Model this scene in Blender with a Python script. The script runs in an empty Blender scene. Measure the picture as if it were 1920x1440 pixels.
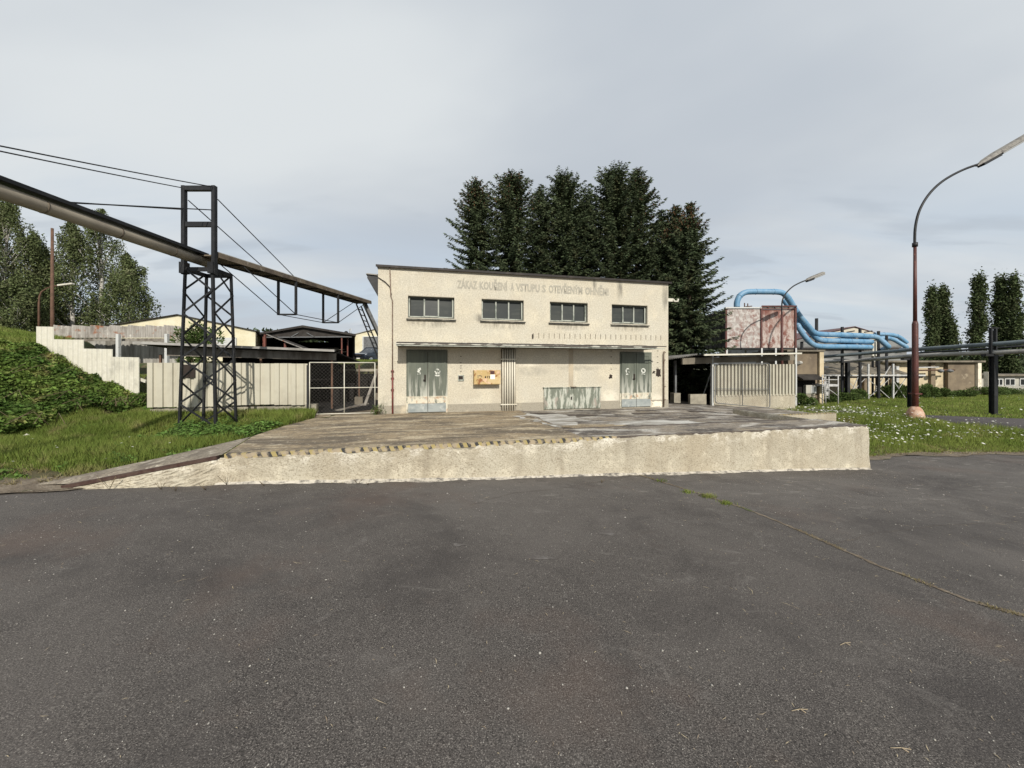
import bpy, math, random
import numpy as np
R = math.radians
S = bpy.context.scene
COL = S.collection
# ------------------------------------------------------------------ camera
F_PX, HOR, CZ = 721.0, 690.0, 1.46            # focal length in photo pixels, horizon row, eye above the dock top (z = 0)
cam = bpy.data.cameras.new("camera"); cam_o = bpy.data.objects.new("camera", cam); COL.objects.link(cam_o)
cam.sensor_fit = 'HORIZONTAL'; cam.sensor_width = 36.0; cam.lens = F_PX/1920*36
cam.shift_y = (HOR-720)/1920.0
cam.clip_start = .05; cam.clip_end = 3000
cam_o.location = (0, 0, CZ); cam_o.rotation_euler = (R(90), 0, 0)
S.camera = cam_o
# ------------------------------------------------------------------ exposure, world, sun
S.view_settings.view_transform = 'Standard'; S.view_settings.look = 'None'
S.view_settings.exposure = 0.08; S.view_settings.gamma = 1.0
S.cycles.use_denoising = True
S.cycles.max_bounces = 6; S.cycles.transparent_max_bounces = 12
TH = R(13.5)                                   # the building is turned 13.5 degrees
CT, ST = math.cos(TH), math.sin(TH)
SUN_EL = R(33)
SUN_DIR = (ST*math.cos(SUN_EL), -CT*math.cos(SUN_EL), math.sin(SUN_EL))   # towards the sun
world = bpy.data.worlds.new("World"); S.world = world; world.use_nodes = True
nt = world.node_tree; N = nt.nodes; L = nt.links
for n in list(N): N.remove(n)
out = N.new('ShaderNodeOutputWorld'); bg = N.new('ShaderNodeBackground'); bg.inputs['Strength'].default_value = .1
sky = N.new('ShaderNodeTexSky'); sky.sky_type = 'NISHITA'; sky.sun_disc = False
sky.sun_elevation = SUN_EL; sky.sun_rotation = math.atan2(SUN_DIR[0], SUN_DIR[1]); sky.dust_density = 1.5
tc = N.new('ShaderNodeTexCoord'); sep = N.new('ShaderNodeSeparateXYZ'); L.new(tc.outputs['Generated'], sep.inputs[0])
def wmath(op, a, b=None, c=None):
    m = N.new('ShaderNodeMath'); m.operation = op
    for i, v in enumerate((a, b, c)):
        if v is None: continue
        if isinstance(v, (int, float)): m.inputs[i].default_value = v
        else: L.new(v, m.inputs[i])
    return m.outputs[0]
zc = wmath('MAXIMUM', sep.outputs['Z'], 0.0)
den = wmath('ADD', zc, .16)
cmb = N.new('ShaderNodeCombineXYZ')
L.new(wmath('DIVIDE', sep.outputs['X'], den), cmb.inputs[0]); L.new(wmath('DIVIDE', sep.outputs['Y'], den), cmb.inputs[1])
def wnoise(sc, det, st=(1,1,1), off=(0,0,0), dist=0.0, rot=0):
    mp = N.new('ShaderNodeMapping'); mp.inputs['Scale'].default_value = st; mp.inputs['Location'].default_value = off
    mp.inputs['Rotation'].default_value = (0,0,rot)
    L.new(cmb.outputs[0], mp.inputs[0]); n = N.new('ShaderNodeTexNoise'); n.inputs['Scale'].default_value = sc
    n.inputs['Detail'].default_value = det; n.inputs['Distortion'].default_value = dist; L.new(mp.outputs[0], n.inputs['Vector'])
    return n.outputs['Fac']
def wramp(v, a, b, c=0., d=1.):
    m = N.new('ShaderNodeMapRange'); m.interpolation_type = 'SMOOTHSTEP'
    m.inputs[1].default_value = a; m.inputs[2].default_value = b; m.inputs[3].default_value = c; m.inputs[4].default_value = d
    L.new(v, m.inputs[0]); return m.outputs[0]
def wmix(f, a, b):
    m = N.new('ShaderNodeMixRGB')
    if isinstance(f, (int, float)): m.inputs[0].default_value = f
    else: L.new(f, m.inputs[0])
    for i, v in ((1, a), (2, b)):
        if isinstance(v, tuple): m.inputs[i].default_value = (*v, 1)
        else: L.new(v, m.inputs[i])
    return m.outputs[0]
streak = wnoise(.55, 6, (1, 3.2, 1), (3.1, 1.7, 0), .4, R(14))
broad = wnoise(.35, 5, (1, 1.6, 1), (7, 2, 0), .3, R(-20))
cl_col = wmix(wramp(broad, .38, .64), (5.0, 5.45, 6.0), (6.9, 7.25, 7.45))
blue = wmix(.72, sky.outputs[0], (5.7, 6.6, 7.55))
cover_low = wramp(streak, .3, .66, .35, 1.0)
high = wramp(sep.outputs['Z'], .1, .42)
cover = wmath('MAXIMUM', cover_low, high)
col = wmix(cover, blue, cl_col)
puff = wnoise(1.3, 7, (1, 2.6, 1), (1.2, 5.4, 0), .2, R(6))
pf = wmath('MULTIPLY', wramp(puff, .56, .68, 0, .5), wmath('SUBTRACT', 1.0, wramp(sep.outputs['Z'], .22, .5)))
col = wmix(pf, col, (4.3, 4.8, 5.4))
L.new(col, bg.inputs['Color']); L.new(bg.outputs[0], out.inputs[0])
sl = bpy.data.lights.new("sun", 'SUN'); sl.energy = 4.3; sl.angle = R(.6); sl.color = (1.0, .94, .84)
so = bpy.data.objects.new("sun", sl); COL.objects.link(so)
from mathutils import Vector, Matrix
so.rotation_euler = Vector(SUN_DIR).to_track_quat('Z', 'Y').to_euler()
so.location = (6, -20, 16)

# ------------------------------------------------------------------ helpers: frames and measured points
OX, OY = -4.25, 12.2                            # left front corner of the building
def UV(u, v, z=0.0): return Vector((OX + CT*u - ST*v, OY + ST*u + CT*v, z))
def toUV(p): dx, dy = p[0]-OX, p[1]-OY; return CT*dx + ST*dy, -ST*dx + CT*dy
def P(px, py, Y): return Vector(((px-960)/F_PX*Y, Y, CZ-(py-HOR)/F_PX*Y))
def G(px, py, z): Y = (CZ-z)*F_PX/(py-HOR); return Vector(((px-960)/F_PX*Y, Y, z))
def FU(px, py, v=0.0):                          # point (u, z) on a plane parallel to the facade
    k = (px-960)/F_PX; ox, oy = OX-ST*v, OY+CT*v
    u = (k*oy-ox)/(CT-k*ST); Y = oy+ST*u
    return u, CZ+(HOR-py)*Y/F_PX

# ------------------------------------------------------------------ materials
def mat(name, base, layers=(), rough=.85, bump=0., bsc=40., metal=0., translucent=0., island=0., spec=.3, bst=(1,1,1), bdist=.01, coat=0.):
    """base colour with noise layers: dict(c, sc, lo, hi, st, zr=(z0,z1) , yr, det, amt, vor)"""
    m = bpy.data.materials.new(name); m.use_nodes = True
    t = m.node_tree; n = t.nodes; l = t.links; b = n['Principled BSDF']
    co = n.new('ShaderNodeTexCoord').outputs['Object']
    cur = n.new('ShaderNodeRGB'); cur.outputs[0].default_value = (*base, 1); cur = cur.outputs[0]
    sepn = None
    for la in layers:
        mp = n.new('ShaderNodeMapping'); mp.inputs['Scale'].default_value = la.get('st', (1,1,1)); l.new(co, mp.inputs[0])
        mp.inputs['Location'].default_value = (la.get('off', 0),)*3
        if la.get('vor'):
            nz = n.new('ShaderNodeTexVoronoi'); nz.inputs['Scale'].default_value = la.get('sc', 5); o_ = nz.outputs['Distance']
        else:
            nz = n.new('ShaderNodeTexNoise'); nz.inputs['Scale'].default_value = la.get('sc', 5)
            nz.inputs['Detail'].default_value = la.get('det', 5); nz.inputs['Roughness'].default_value = la.get('ro', .6)
            nz.inputs['Distortion'].default_value = la.get('dis', 0); o_ = nz.outputs['Fac']
        l.new(mp.outputs[0], nz.inputs['Vector'])
        mr = n.new('ShaderNodeMapRange'); mr.inputs[1].default_value = la.get('lo', .4); mr.inputs[2].default_value = la.get('hi', .6)
        mr.inputs[3].default_value = 0; mr.inputs[4].default_value = la.get('amt', 1.0); l.new(o_, mr.inputs[0]); f = mr.outputs[0]
        for key, ax in (('zr', 'Z'), ('xr', 'X'), ('yr', 'Y')):
            if key in la:
                if sepn is None: sepn = n.new('ShaderNodeSeparateXYZ'); l.new(co, sepn.inputs[0])
                m2 = n.new('ShaderNodeMapRange'); m2.inputs[1].default_value = la[key][0]; m2.inputs[2].default_value = la[key][1]
                l.new(sepn.outputs[ax], m2.inputs[0])
                mm = n.new('ShaderNodeMath'); mm.operation = 'MULTIPLY'; l.new(f, mm.inputs[0]); l.new(m2.outputs[0], mm.inputs[1]); f = mm.outputs[0]
        if 'spots' in la:
            tot = None
            for (cx, cz_, rx_, rz_) in la['spots']:
                mq = n.new('ShaderNodeMapping'); mq.inputs['Scale'].default_value = (1/rx_, 0, 1/rz_); mq.inputs['Location'].default_value = (-cx/rx_, 0, -cz_/rz_); l.new(co, mq.inputs[0])
                vl = n.new('ShaderNodeVectorMath'); vl.operation = 'LENGTH'; l.new(mq.outputs[0], vl.inputs[0])
                ms = n.new('ShaderNodeMapRange'); ms.interpolation_type = 'SMOOTHSTEP'; ms.inputs[1].default_value = 1.25; ms.inputs[2].default_value = .35; l.new(vl.outputs['Value'], ms.inputs[0])
                if tot is None: tot = ms.outputs[0]
                else:
                    mxx = n.new('ShaderNodeMath'); mxx.operation = 'MAXIMUM'; l.new(tot, mxx.inputs[0]); l.new(ms.outputs[0], mxx.inputs[1]); tot = mxx.outputs[0]
            mm = n.new('ShaderNodeMath'); mm.operation = 'MULTIPLY'; l.new(f, mm.inputs[0]); l.new(tot, mm.inputs[1]); f = mm.outputs[0]
        mx = n.new('ShaderNodeMixRGB'); l.new(f, mx.inputs[0]); l.new(cur, mx.inputs[1]); mx.inputs[2].default_value = (*la['c'], 1)
        cur = mx.outputs[0]
    if island:
        ge = n.new('ShaderNodeNewGeometry'); mr = n.new('ShaderNodeMapRange'); l.new(ge.outputs['Random Per Island'], mr.inputs[0])
        mr.inputs[3].default_value = 1-island; mr.inputs[4].default_value = 1+island
        hs = n.new('ShaderNodeHueSaturation'); l.new(mr.outputs[0], hs.inputs['Value']); l.new(cur, hs.inputs['Color'])
        m3 = n.new('ShaderNodeMapRange'); m3.inputs[3].default_value = .485; m3.inputs[4].default_value = .512
        l.new(ge.outputs['Random Per Island'], m3.inputs[0]); l.new(m3.outputs[0], hs.inputs['Hue']); cur = hs.outputs[0]
    l.new(cur, b.inputs['Base Color'])
    b.inputs['Roughness'].default_value = rough; b.inputs['Metallic'].default_value = metal
    b.inputs['Specular IOR Level'].default_value = spec; b.inputs['Coat Weight'].default_value = coat
    if bump:
        mp = n.new('ShaderNodeMapping'); mp.inputs['Scale'].default_value = bst; l.new(co, mp.inputs[0])
        nz = n.new('ShaderNodeTexNoise'); nz.inputs['Scale'].default_value = bsc; nz.inputs['Detail'].default_value = 4; l.new(mp.outputs[0], nz.inputs['Vector'])
        bp = n.new('ShaderNodeBump'); bp.inputs['Strength'].default_value = bump; bp.inputs['Distance'].default_value = bdist
        l.new(nz.outputs['Fac'], bp.inputs['Height']); l.new(bp.outputs[0], b.inputs['Normal'])
    if translucent:
        tr = n.new('ShaderNodeBsdfTranslucent'); l.new(cur, tr.inputs['Color']); mx = n.new('ShaderNodeMixShader')
        mx.inputs[0].default_value = translucent; l.new(b.outputs[0], mx.inputs[1]); l.new(tr.outputs[0], mx.inputs[2])
        l.new(mx.outputs[0], n['Material Output'].inputs['Surface'])
    return m
def lay(c, **k): return dict(c=c, **k)
PLASTER_N = lay((.30, .27, .21), sc=70, lo=.52, hi=.75, amt=.55, det=2)
M = {}
def SP(px, py, rx, rz): q = FU(px, py); return (q[0], q[1], rx, rz)
M['plaster'] = mat('cream_plaster', (.53, .497, .412), [
    lay((.50, .44, .33), sc=.8, lo=.4, hi=.7, amt=.6), lay((.68, .62, .48), sc=1.6, lo=.5, hi=.7, amt=.5, off=4),
    lay((.29, .26, .205), sc=26, lo=.48, hi=.68, amt=.6, det=4), lay((.68, .64, .54), sc=19, lo=.53, hi=.68, amt=.6, det=4, off=11), lay((.42, .37, .29), sc=9, lo=.52, hi=.8, amt=.45, det=6, off=3),
    lay((.30, .28, .23), sc=1.3, st=(2.6, 1, .12), lo=.6, hi=.75, amt=.35, zr=(2.6, 4.6)),
    lay((.35, .30, .24), sc=2.2, lo=.5, hi=.7, amt=.45, zr=(1.1, .1)),
    lay((.17, .16, .135), sc=3, st=(2.5, 1, .35), lo=.30, hi=.62, amt=.95, det=7, spots=[SP(1162, 545, .14, .42), SP(1247, 555, .14, .6), SP(897, 596, .16, .16), SP(1115, 532, .1, .2)]),
    lay((.20, .185, .15), sc=6, st=(1.5, 1, .3), lo=.42, hi=.66, amt=.8, det=7, spots=[SP(808, 606, .8, .16), SP(943, 609, .75, .18), SP(1066, 613, .7, .13), SP(1180, 616, .7, .13)]),
    lay((.36, .335, .28), sc=4, lo=.35, hi=.55, amt=.75, det=7, spots=[SP(1000, 696, .6, .18), SP(1085, 690, .9, .1)]),
    lay((.70, .65, .54), sc=5, lo=.35, hi=.52, amt=.8, det=7, spots=[SP(1144, 745, .38, .28), SP(1232, 752, .35, .3), SP(985, 685, .5, .05)]),
    lay((.27, .25, .20), sc=4, lo=.4, hi=.6, amt=.7, det=7, spots=[SP(900, 768, 2.8, .16), SP(1148, 762, 1.0, .2), SP(722, 760, .35, .3)])], bump=.8, bsc=60, bdist=.012)
M['plinth'] = mat('grey_plinth', (.34, .31, .25), [lay((.22, .2, .16), sc=50, lo=.45, hi=.7), lay((.5, .44, .33), sc=2, lo=.55, hi=.7)], bump=.8, bsc=60)
M['dockwall'] = mat('rough_render', (.45, .412, .325), [
    lay((.38, .325, .235), sc=.7, lo=.42, hi=.66, amt=.75, st=(1, 1, .6)), lay((.72, .66, .52), sc=2.3, lo=.55, hi=.72, amt=.6, off=2),
    lay((.78, .74, .64), sc=3.2, lo=.50, hi=.60, amt=.8, zr=(.50, .78), st=(1, 1, 1.5), off=9),
    lay((.26, .225, .17), sc=1.1, st=(2.4, 1, .25), lo=.50, hi=.74, amt=.6),
    lay((.24, .20, .145), sc=34, lo=.50, hi=.66, amt=.8, det=6)], bump=.9, bsc=42, bdist=.02)
M['rampmat'] = mat('gritty_ramp_concrete', (.26, .225, .175), [lay((.15, .125, .10), sc=3, lo=.42, hi=.6, det=8), lay((.42, .38, .31), sc=5, lo=.54, hi=.66, det=8), lay((.09, .08, .065), sc=30, lo=.5, hi=.66, amt=.8)], bump=.8, bsc=30)
M['white_crumb'] = mat('pale_mortar', (.52, .48, .41), [lay((.13, .12, .11), sc=9, lo=.45, hi=.65)], bump=1, bsc=30, bdist=.02)
M['ochre'] = mat('ochre_concrete', (.30, .235, .15), [
    lay((.12, .098, .072), sc=.9, st=(.55, 1.6, 1), lo=.44, hi=.60, amt=.95, dis=.9, det=8), lay((.52, .44, .31), sc=1.4, st=(.45, 2.0, 1), lo=.52, hi=.62, amt=.8, off=5, dis=.5),
    lay((.62, .56, .44), sc=2.6, st=(.5, 1.6, 1), lo=.62, hi=.7, amt=.8, off=8), lay((.11, .09, .07), sc=5, lo=.48, hi=.62, amt=.65, det=9, ro=.75), lay((.58, .5, .38), sc=11, lo=.58, hi=.68, amt=.7, det=6), lay((.10, .085, .07), sc=30, lo=.5, hi=.66, amt=.7)], bump=.6, bsc=35)
M['greyslab'] = mat('grey_concrete', (.225, .195, .16), [
    lay((.075, .065, .06), sc=1.1, st=(.6, 1.8, 1), lo=.43, hi=.56, amt=.95, dis=.7), lay((.50, .48, .44), sc=1.5, st=(.6, 1.6, 1), lo=.53, hi=.62, amt=.85, off=5, dis=.6),
    lay((.33, .27, .19), sc=2.2, st=(.6, 2, 1), lo=.56, hi=.68, amt=.7, off=9), lay((.42, .38, .32), sc=7, lo=.50, hi=.64, amt=.6, det=9, ro=.75), lay((.08, .07, .06), sc=24, lo=.5, hi=.66, amt=.7)], bump=.6, bsc=35)
M['whitepatch'] = mat('pale_screed', (.50, .49, .46), [lay((.22, .20, .17), sc=2.2, st=(.5, 1.6, 1), lo=.42, hi=.62, dis=.5), lay((.15, .13, .11), sc=22, lo=.55, hi=.7, amt=.7)], bump=.5)
M['darkpatch'] = mat('dark_repair', (.075, .062, .055), [lay((.13, .11, .09), sc=12, lo=.45, hi=.65)])
M['asphalt'] = mat('asphalt', (.074, .0655, .060), [
    lay((.012, .0105, .0095), sc=95, lo=.48, hi=.60, amt=.8, det=4), lay((.25, .228, .205), sc=125, lo=.54, hi=.64, amt=.8, det=3, off=2),
    lay((.125, .112, .102), sc=.30, lo=.42, hi=.62, amt=.45, det=7, ro=.7, dis=.6), lay((.034, .030, .029), sc=.6, lo=.48, hi=.64, amt=.5, off=7, det=8, ro=.7, dis=.5),
    lay((.12, .080, .062), sc=.5, lo=.55, hi=.70, amt=.35, off=21, det=7), lay((.15, .138, .125), sc=.6, st=(1, 1.6, 1), lo=.42, hi=.66, amt=.55, off=13, det=9, ro=.75, dis=1.0, yr=(4.0, 8.0)),
    lay((.20, .185, .17), sc=1.3, st=(1, 1.7, 1), lo=.57, hi=.70, amt=.45, off=3, det=10, ro=.78, dis=1.5),
    lay((.24, .225, .20), sc=2.2, st=(1, 2.2, 1), lo=.58, hi=.66, amt=.6, off=31, det=9, ro=.75, yr=(5.0, 7.4)),
    lay((.36, .33, .30), sc=46, lo=.10, hi=.05, vor=1, amt=.65)], rough=.85, bump=.8, bsc=110, bdist=.006)
M['asphalt2'] = mat('side_asphalt', (.07, .062, .06), [lay((.035, .03, .03), sc=.7, lo=.4, hi=.65), lay((.12, .11, .10), sc=20, lo=.55, hi=.7)])
M['soil'] = mat('soil_ground', (.085, .075, .035), [lay((.15, .115, .07), sc=1.2, lo=.5, hi=.66, amt=.8), lay((.045, .065, .018), sc=2.7, lo=.45, hi=.6, off=4), lay((.05, .04, .03), sc=22, lo=.5, hi=.65, amt=.7)], bump=.8, bsc=20, bdist=.03)
M['dryearth'] = mat('dry_earth', (.19, .155, .115), [lay((.11, .085, .06), sc=2.5, lo=.4, hi=.62), lay((.07, .085, .03), sc=2.0, lo=.58, hi=.68, off=6), lay((.32, .28, .22), sc=26, lo=.6, hi=.68)], bump=1, bsc=24, bdist=.03)
def leafmat(name, c, c2, c3, isl=.4, tr=.25, sc=.5):
    return mat(name, c, [lay(c2, sc=sc, lo=.4, hi=.62), lay(c3, sc=sc*2.7, lo=.55, hi=.7, off=5)], rough=.75, island=isl, translucent=tr, spec=.15)
M['grass'] = leafmat('grass_blades', (.175, .235, .05), (.25, .30, .075), (.35, .32, .14), .45, .42, .6)
M['drygrass'] = leafmat('dry_grass', (.30, .25, .13), (.22, .19, .09), (.4, .34, .2), .35, .2, 1)
M['bramble'] = leafmat('bramble_leaves', (.075, .13, .028), (.17, .24, .055), (.28, .25, .10), .5, .25, .8)
M['weed'] = leafmat('weed_leaves', (.095, .165, .038), (.13, .21, .05), (.08, .13, .03), .5, .3, 1)
M['spruce'] = leafmat('spruce_needles', (.056, .076, .038), (.080, .102, .052), (.105, .10, .052), .5, .05, .5)
M['cones'] = leafmat('spruce_cones', (.12, .06, .03), (.09, .05, .03), (.16, .09, .045), .4, 0, 1)
M['birch'] = leafmat('birch_leaves', (.098, .122, .05), (.135, .158, .07), (.165, .17, .095), .5, .25, .4)
M['poplar'] = leafmat('poplar_leaves', (.054, .074, .030), (.075, .098, .040), (.09, .10, .05), .45, .15, .3)
M['bushleaf'] = leafmat('shrub_leaves', (.07, .105, .03), (.095, .14, .042), (.12, .135, .05), .5, .2, .8)
M['farwood'] = leafmat('distant_leaves', (.045, .065, .03), (.06, .08, .04), (.08, .09, .05), .45, .15, .2)
M['petal'] = mat('white_petals', (.75, .74, .68), translucent=.3, rough=.8)
M['bark'] = mat('brown_bark', (.09, .065, .045), [lay((.04, .03, .02), sc=12, st=(3, 3, .6))], bump=.8)
M['birchbark'] = mat('birch_bark', (.45, .43, .39), [lay((.06, .05, .04), sc=4, st=(1, 1, 2.5), lo=.55, hi=.62)])
M['stem'] = mat('dry_stem', (.13, .10, .06))
M['black'] = mat('black_steel', (.010, .0108, .0125), [lay((.028, .028, .03), sc=5, lo=.5, hi=.7, amt=.8), lay((.10, .045, .025), sc=7, lo=.66, hi=.75, amt=.5)], rough=.55, spec=.4)
M['greysteel'] = mat('grey_steel', (.15, .155, .16), [lay((.07, .07, .07), sc=6, lo=.5, hi=.7)], rough=.5)
M['rustfoot'] = mat('rusty_steel', (.075, .048, .038), [lay((.05, .025, .02), sc=9)], rough=.8)
M['pipeclad'] = mat('beige_cladding', (.33, .29, .225), [lay((.21, .18, .14), sc=1.5, lo=.4, hi=.7), lay((.44, .40, .32), sc=6, lo=.6, hi=.75, amt=.5)], rough=.55, spec=.4)
M['tray'] = mat('weathered_tray', (.16, .13, .095), [lay((.07, .055, .045), sc=2.2, lo=.4, hi=.65), lay((.30, .27, .22), sc=4, lo=.6, hi=.75)], rough=.7)
M['fcement'] = mat('fibre_cement', (.56, .54, .46), [lay((.30, .29, .25), sc=2.5, st=(1, 1, .5), lo=.5, hi=.72, amt=.7), lay((.70, .68, .62), sc=9, lo=.5, hi=.7, amt=.5), lay((.13, .12, .1), sc=3, lo=.72, hi=.78)], bump=.3)
M['fcrust'] = mat('rusty_fibre_sheet', (.36, .34, .31), [lay((.20, .18, .16), sc=3, st=(2, 2, .4), lo=.45, hi=.65), lay((.26, .10, .045), sc=1.6, st=(1, 1, 1.2), lo=.55, hi=.62, amt=.9), lay((.5, .48, .44), sc=5, lo=.6, hi=.7)], bump=.3)
M['greysheet'] = mat('grey_sheet', (.38, .365, .335), [lay((.15, .14, .12), sc=1.5, st=(2, 2, .3), lo=.4, hi=.65)], bump=.2)
M['fence'] = mat('beige_sheet_metal', (.47, .445, .36), [lay((.38, .35, .28), sc=1.2, lo=.45, hi=.7), lay((.29, .26, .2), sc=1.6, st=(5, 5, .3), lo=.58, hi=.75, amt=.55), lay((.24, .2, .14), sc=4, lo=.6, hi=.75, amt=.6, zr=(.65, .32))], rough=.5, spec=.4)
M['concrete'] = mat('old_concrete', (.36, .33, .26), [lay((.22, .2, .16), sc=2, lo=.4, hi=.65), lay((.18, .16, .13), sc=26, lo=.55, hi=.7, amt=.6)], bump=.6)
M['darkconc'] = mat('stained_concrete_and_rib_shade', (.20, .175, .135), [lay((.10, .088, .07), sc=1.3, st=(1, 1, .5), lo=.4, hi=.65), lay((.30, .27, .22), sc=3, lo=.6, hi=.7)], bump=.4)
M['rooftop'] = mat('roof_sheet', (.36, .35, .33), [lay((.2, .19, .17), sc=1.5, lo=.4, hi=.65)], rough=.7)
M['darkroof'] = mat('dark_roof', (.028, .024, .022), [lay((.05, .045, .04), sc=2, lo=.4, hi=.65)])
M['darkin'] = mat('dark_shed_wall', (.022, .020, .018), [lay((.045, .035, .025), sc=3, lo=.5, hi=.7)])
M['void'] = mat('dark_interior_shade', (.008, .007, .0065), [lay((.016, .014, .011), sc=2, lo=.5, hi=.7)])  # near-black, the shade of open interiors put into the colour
M['redsteel'] = mat('red_painted_steel', (.17, .06, .045), [lay((.09, .045, .035), sc=5, lo=.45, hi=.65)], rough=.6)
M['redpipe'] = mat('red_brown_paint', (.105, .035, .028), [lay((.05, .022, .02), sc=3, st=(1, 1, .4), lo=.45, hi=.65), lay((.2, .09, .06), sc=14, lo=.62, hi=.7)], rough=.5, spec=.4)
M['redconduit'] = mat('red_conduit', (.20, .05, .045), [lay((.11, .05, .04), sc=9, lo=.45, hi=.6)], rough=.6)
M['browntube'] = mat('brown_conduit', (.19, .15, .115), [lay((.12, .07, .05), sc=9, lo=.45, hi=.6)], rough=.6)
M['doorgreen'] = mat('peeling_green_paint', (.125, .137, .110), [
    lay((.090, .103, .085), sc=1.6, st=(1.5, 1, .4), lo=.4, hi=.65), lay((.17, .19, .15), sc=3, st=(3, 1, .3), lo=.5, hi=.7, amt=.6),
    lay((.50, .50, .44), sc=1.9, st=(4.5, 1, .42), lo=.49, hi=.56, zr=(1.35, .35), amt=1.0, det=6),
    lay((.60, .56, .45), sc=5, st=(1.5, 1, 1), lo=.36, hi=.50, zr=(.56, .52), amt=.95), lay((.40, .22, .12), sc=6, lo=.54, hi=.62, zr=(.56, .5), amt=.7)], rough=.6)
M['kick'] = mat('pale_blue_kickplate', (.31, .335, .325), [lay((.23, .255, .255), sc=3, st=(1, 1, 2), lo=.45, hi=.65), lay((.42, .44, .42), sc=6, lo=.58, hi=.7)], rough=.5)
M['cabgreen'] = mat('flaking_green_paint', (.16, .175, .14), [lay((.44, .45, .39), sc=2.6, st=(3.6, 1, .7), lo=.47, hi=.55, det=7), lay((.33, .29, .25), sc=2.0, st=(3, 1, .8), lo=.57, hi=.64, off=4), lay((.16, .18, .15), sc=9, st=(3, 1, .6), lo=.58, hi=.66, off=9)], rough=.7)
M['symbol'] = mat('worn_white_paint', (.60, .61, .56), [lay((.13, .145, .118), sc=14, lo=.47, hi=.55, det=4)], rough=.7)
M['lettering'] = mat('faded_grey_lettering', (.35, .33, .28), [lay((.50, .46, .36), sc=3.2, lo=.5, hi=.7, amt=.4), lay((.50, .46, .36), sc=22, lo=.52, hi=.64, amt=.4), lay((.30, .27, .21), sc=60, lo=.5, hi=.7, amt=.5)], bump=.8, bsc=60)
M['oldbare'] = mat('bare_render', (.42, .385, .30), [lay((.60, .53, .385), sc=3, lo=.45, hi=.6), lay((.30, .27, .21), sc=45, lo=.5, hi=.7, amt=.6)], bump=.8, bsc=60)
M['repair'] = mat('brown_wall_repair', (.40, .35, .27), [lay((.50, .43, .32), sc=3, lo=.45, hi=.6), lay((.30, .25, .18), sc=45, lo=.5, hi=.7, amt=.6)], bump=.6, bsc=60)
M['patchwhite'] = mat('pale_repair', (.74, .68, .56), [lay((.55, .49, .38), sc=5, lo=.5, hi=.65)], bump=.8, bsc=60)
M['stain'] = mat('dark_water_stain', (.30, .275, .22), [lay((.52, .46, .345), sc=3, st=(2, 1, .6), lo=.45, hi=.6, amt=.8), lay((.18, .16, .13), sc=45, lo=.5, hi=.7, amt=.6)], bump=.8, bsc=60)
M['frame'] = mat('green_grey_frame', (.085, .095, .085), [lay((.22, .23, .2), sc=5, st=(1, 1, .6), lo=.56, hi=.66), lay((.07, .075, .07), sc=7, lo=.6, hi=.7)], rough=.6)
M['framelight'] = mat('worn_pale_frame', (.36, .375, .33), [lay((.16, .18, .155), sc=6, st=(1, 1, .5), lo=.5, hi=.62)], rough=.6)
M['sill'] = mat('stained_sill', (.05, .05, .045), [lay((.18, .17, .14), sc=4, lo=.5, hi=.65)], rough=.8)
M['glass'] = mat('dusty_wired_glass', (.038, .044, .042), [lay((.055, .060, .055), sc=1.2, st=(1, 1, 9), lo=.4, hi=.6), lay((.035, .04, .04), sc=2, lo=.4, hi=.6, off=4)], rough=.45, spec=.25)
M['darkglass'] = mat('dark_window_glass', (.02, .022, .025), rough=.1, spec=.6)
M['coping'] = mat('dark_coping', (.022, .018, .016), [lay((.05, .04, .035), sc=4, lo=.5, hi=.7)], rough=.6)
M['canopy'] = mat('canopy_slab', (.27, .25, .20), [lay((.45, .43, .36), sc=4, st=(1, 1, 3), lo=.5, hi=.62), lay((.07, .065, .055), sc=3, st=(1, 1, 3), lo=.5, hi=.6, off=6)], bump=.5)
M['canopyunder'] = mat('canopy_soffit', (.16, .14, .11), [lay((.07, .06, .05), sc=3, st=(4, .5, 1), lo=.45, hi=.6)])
M['flash'] = mat('flaking_metal_edge', (.13, .115, .10), [lay((.5, .49, .43), sc=3, st=(1, 1, 4), lo=.5, hi=.6)], rough=.6)
M['whitepipe'] = mat('cream_gas_pipe', (.62, .585, .49), [lay((.45, .4, .3), sc=4, st=(1, 1, .3), lo=.55, hi=.7), lay((.3, .14, .07), sc=5, lo=.68, hi=.72)], rough=.5, spec=.4)
M['darkgap'] = mat('dirty_backing', (.10, .085, .065), [lay((.2, .17, .13), sc=4)])
M['yellowbox'] = mat('rusty_yellow_enamel', (.47, .34, .15), [lay((.55, .43, .24), sc=3, lo=.45, hi=.65), lay((.24, .10, .035), sc=4.3, lo=.56, hi=.63, det=7, off=3), lay((.64, .44, .33), sc=6, lo=.58, hi=.66, amt=.7, off=7)], rough=.55)
M['paper'] = mat('white_notice', (.78, .77, .68), rough=.8)
M['ink'] = mat('dark_marking', (.03, .022, .018), rough=.8)
M['hazard'] = None
M['whitemetal'] = mat('white_galvanised', (.52, .53, .52), [lay((.28, .22, .17), sc=7, lo=.6, hi=.7)], rough=.5)
M['wire'] = mat('grey_wire', (.15, .14, .125), rough=.6)
M['blue'] = mat('blue_cladding', (.11, .255, .41), [lay((.19, .32, .45), sc=2.2, lo=.4, hi=.65), lay((.09, .19, .32), sc=5, st=(.4, 1, 1), lo=.58, hi=.7)], rough=.5, spec=.4)
M['blueworn'] = mat('worn_blue_cladding', (.25, .33, .39), [lay((.13, .26, .40), sc=2.5, lo=.45, hi=.6), lay((.32, .31, .27), sc=6, lo=.56, hi=.64, off=3)], rough=.6)
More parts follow.
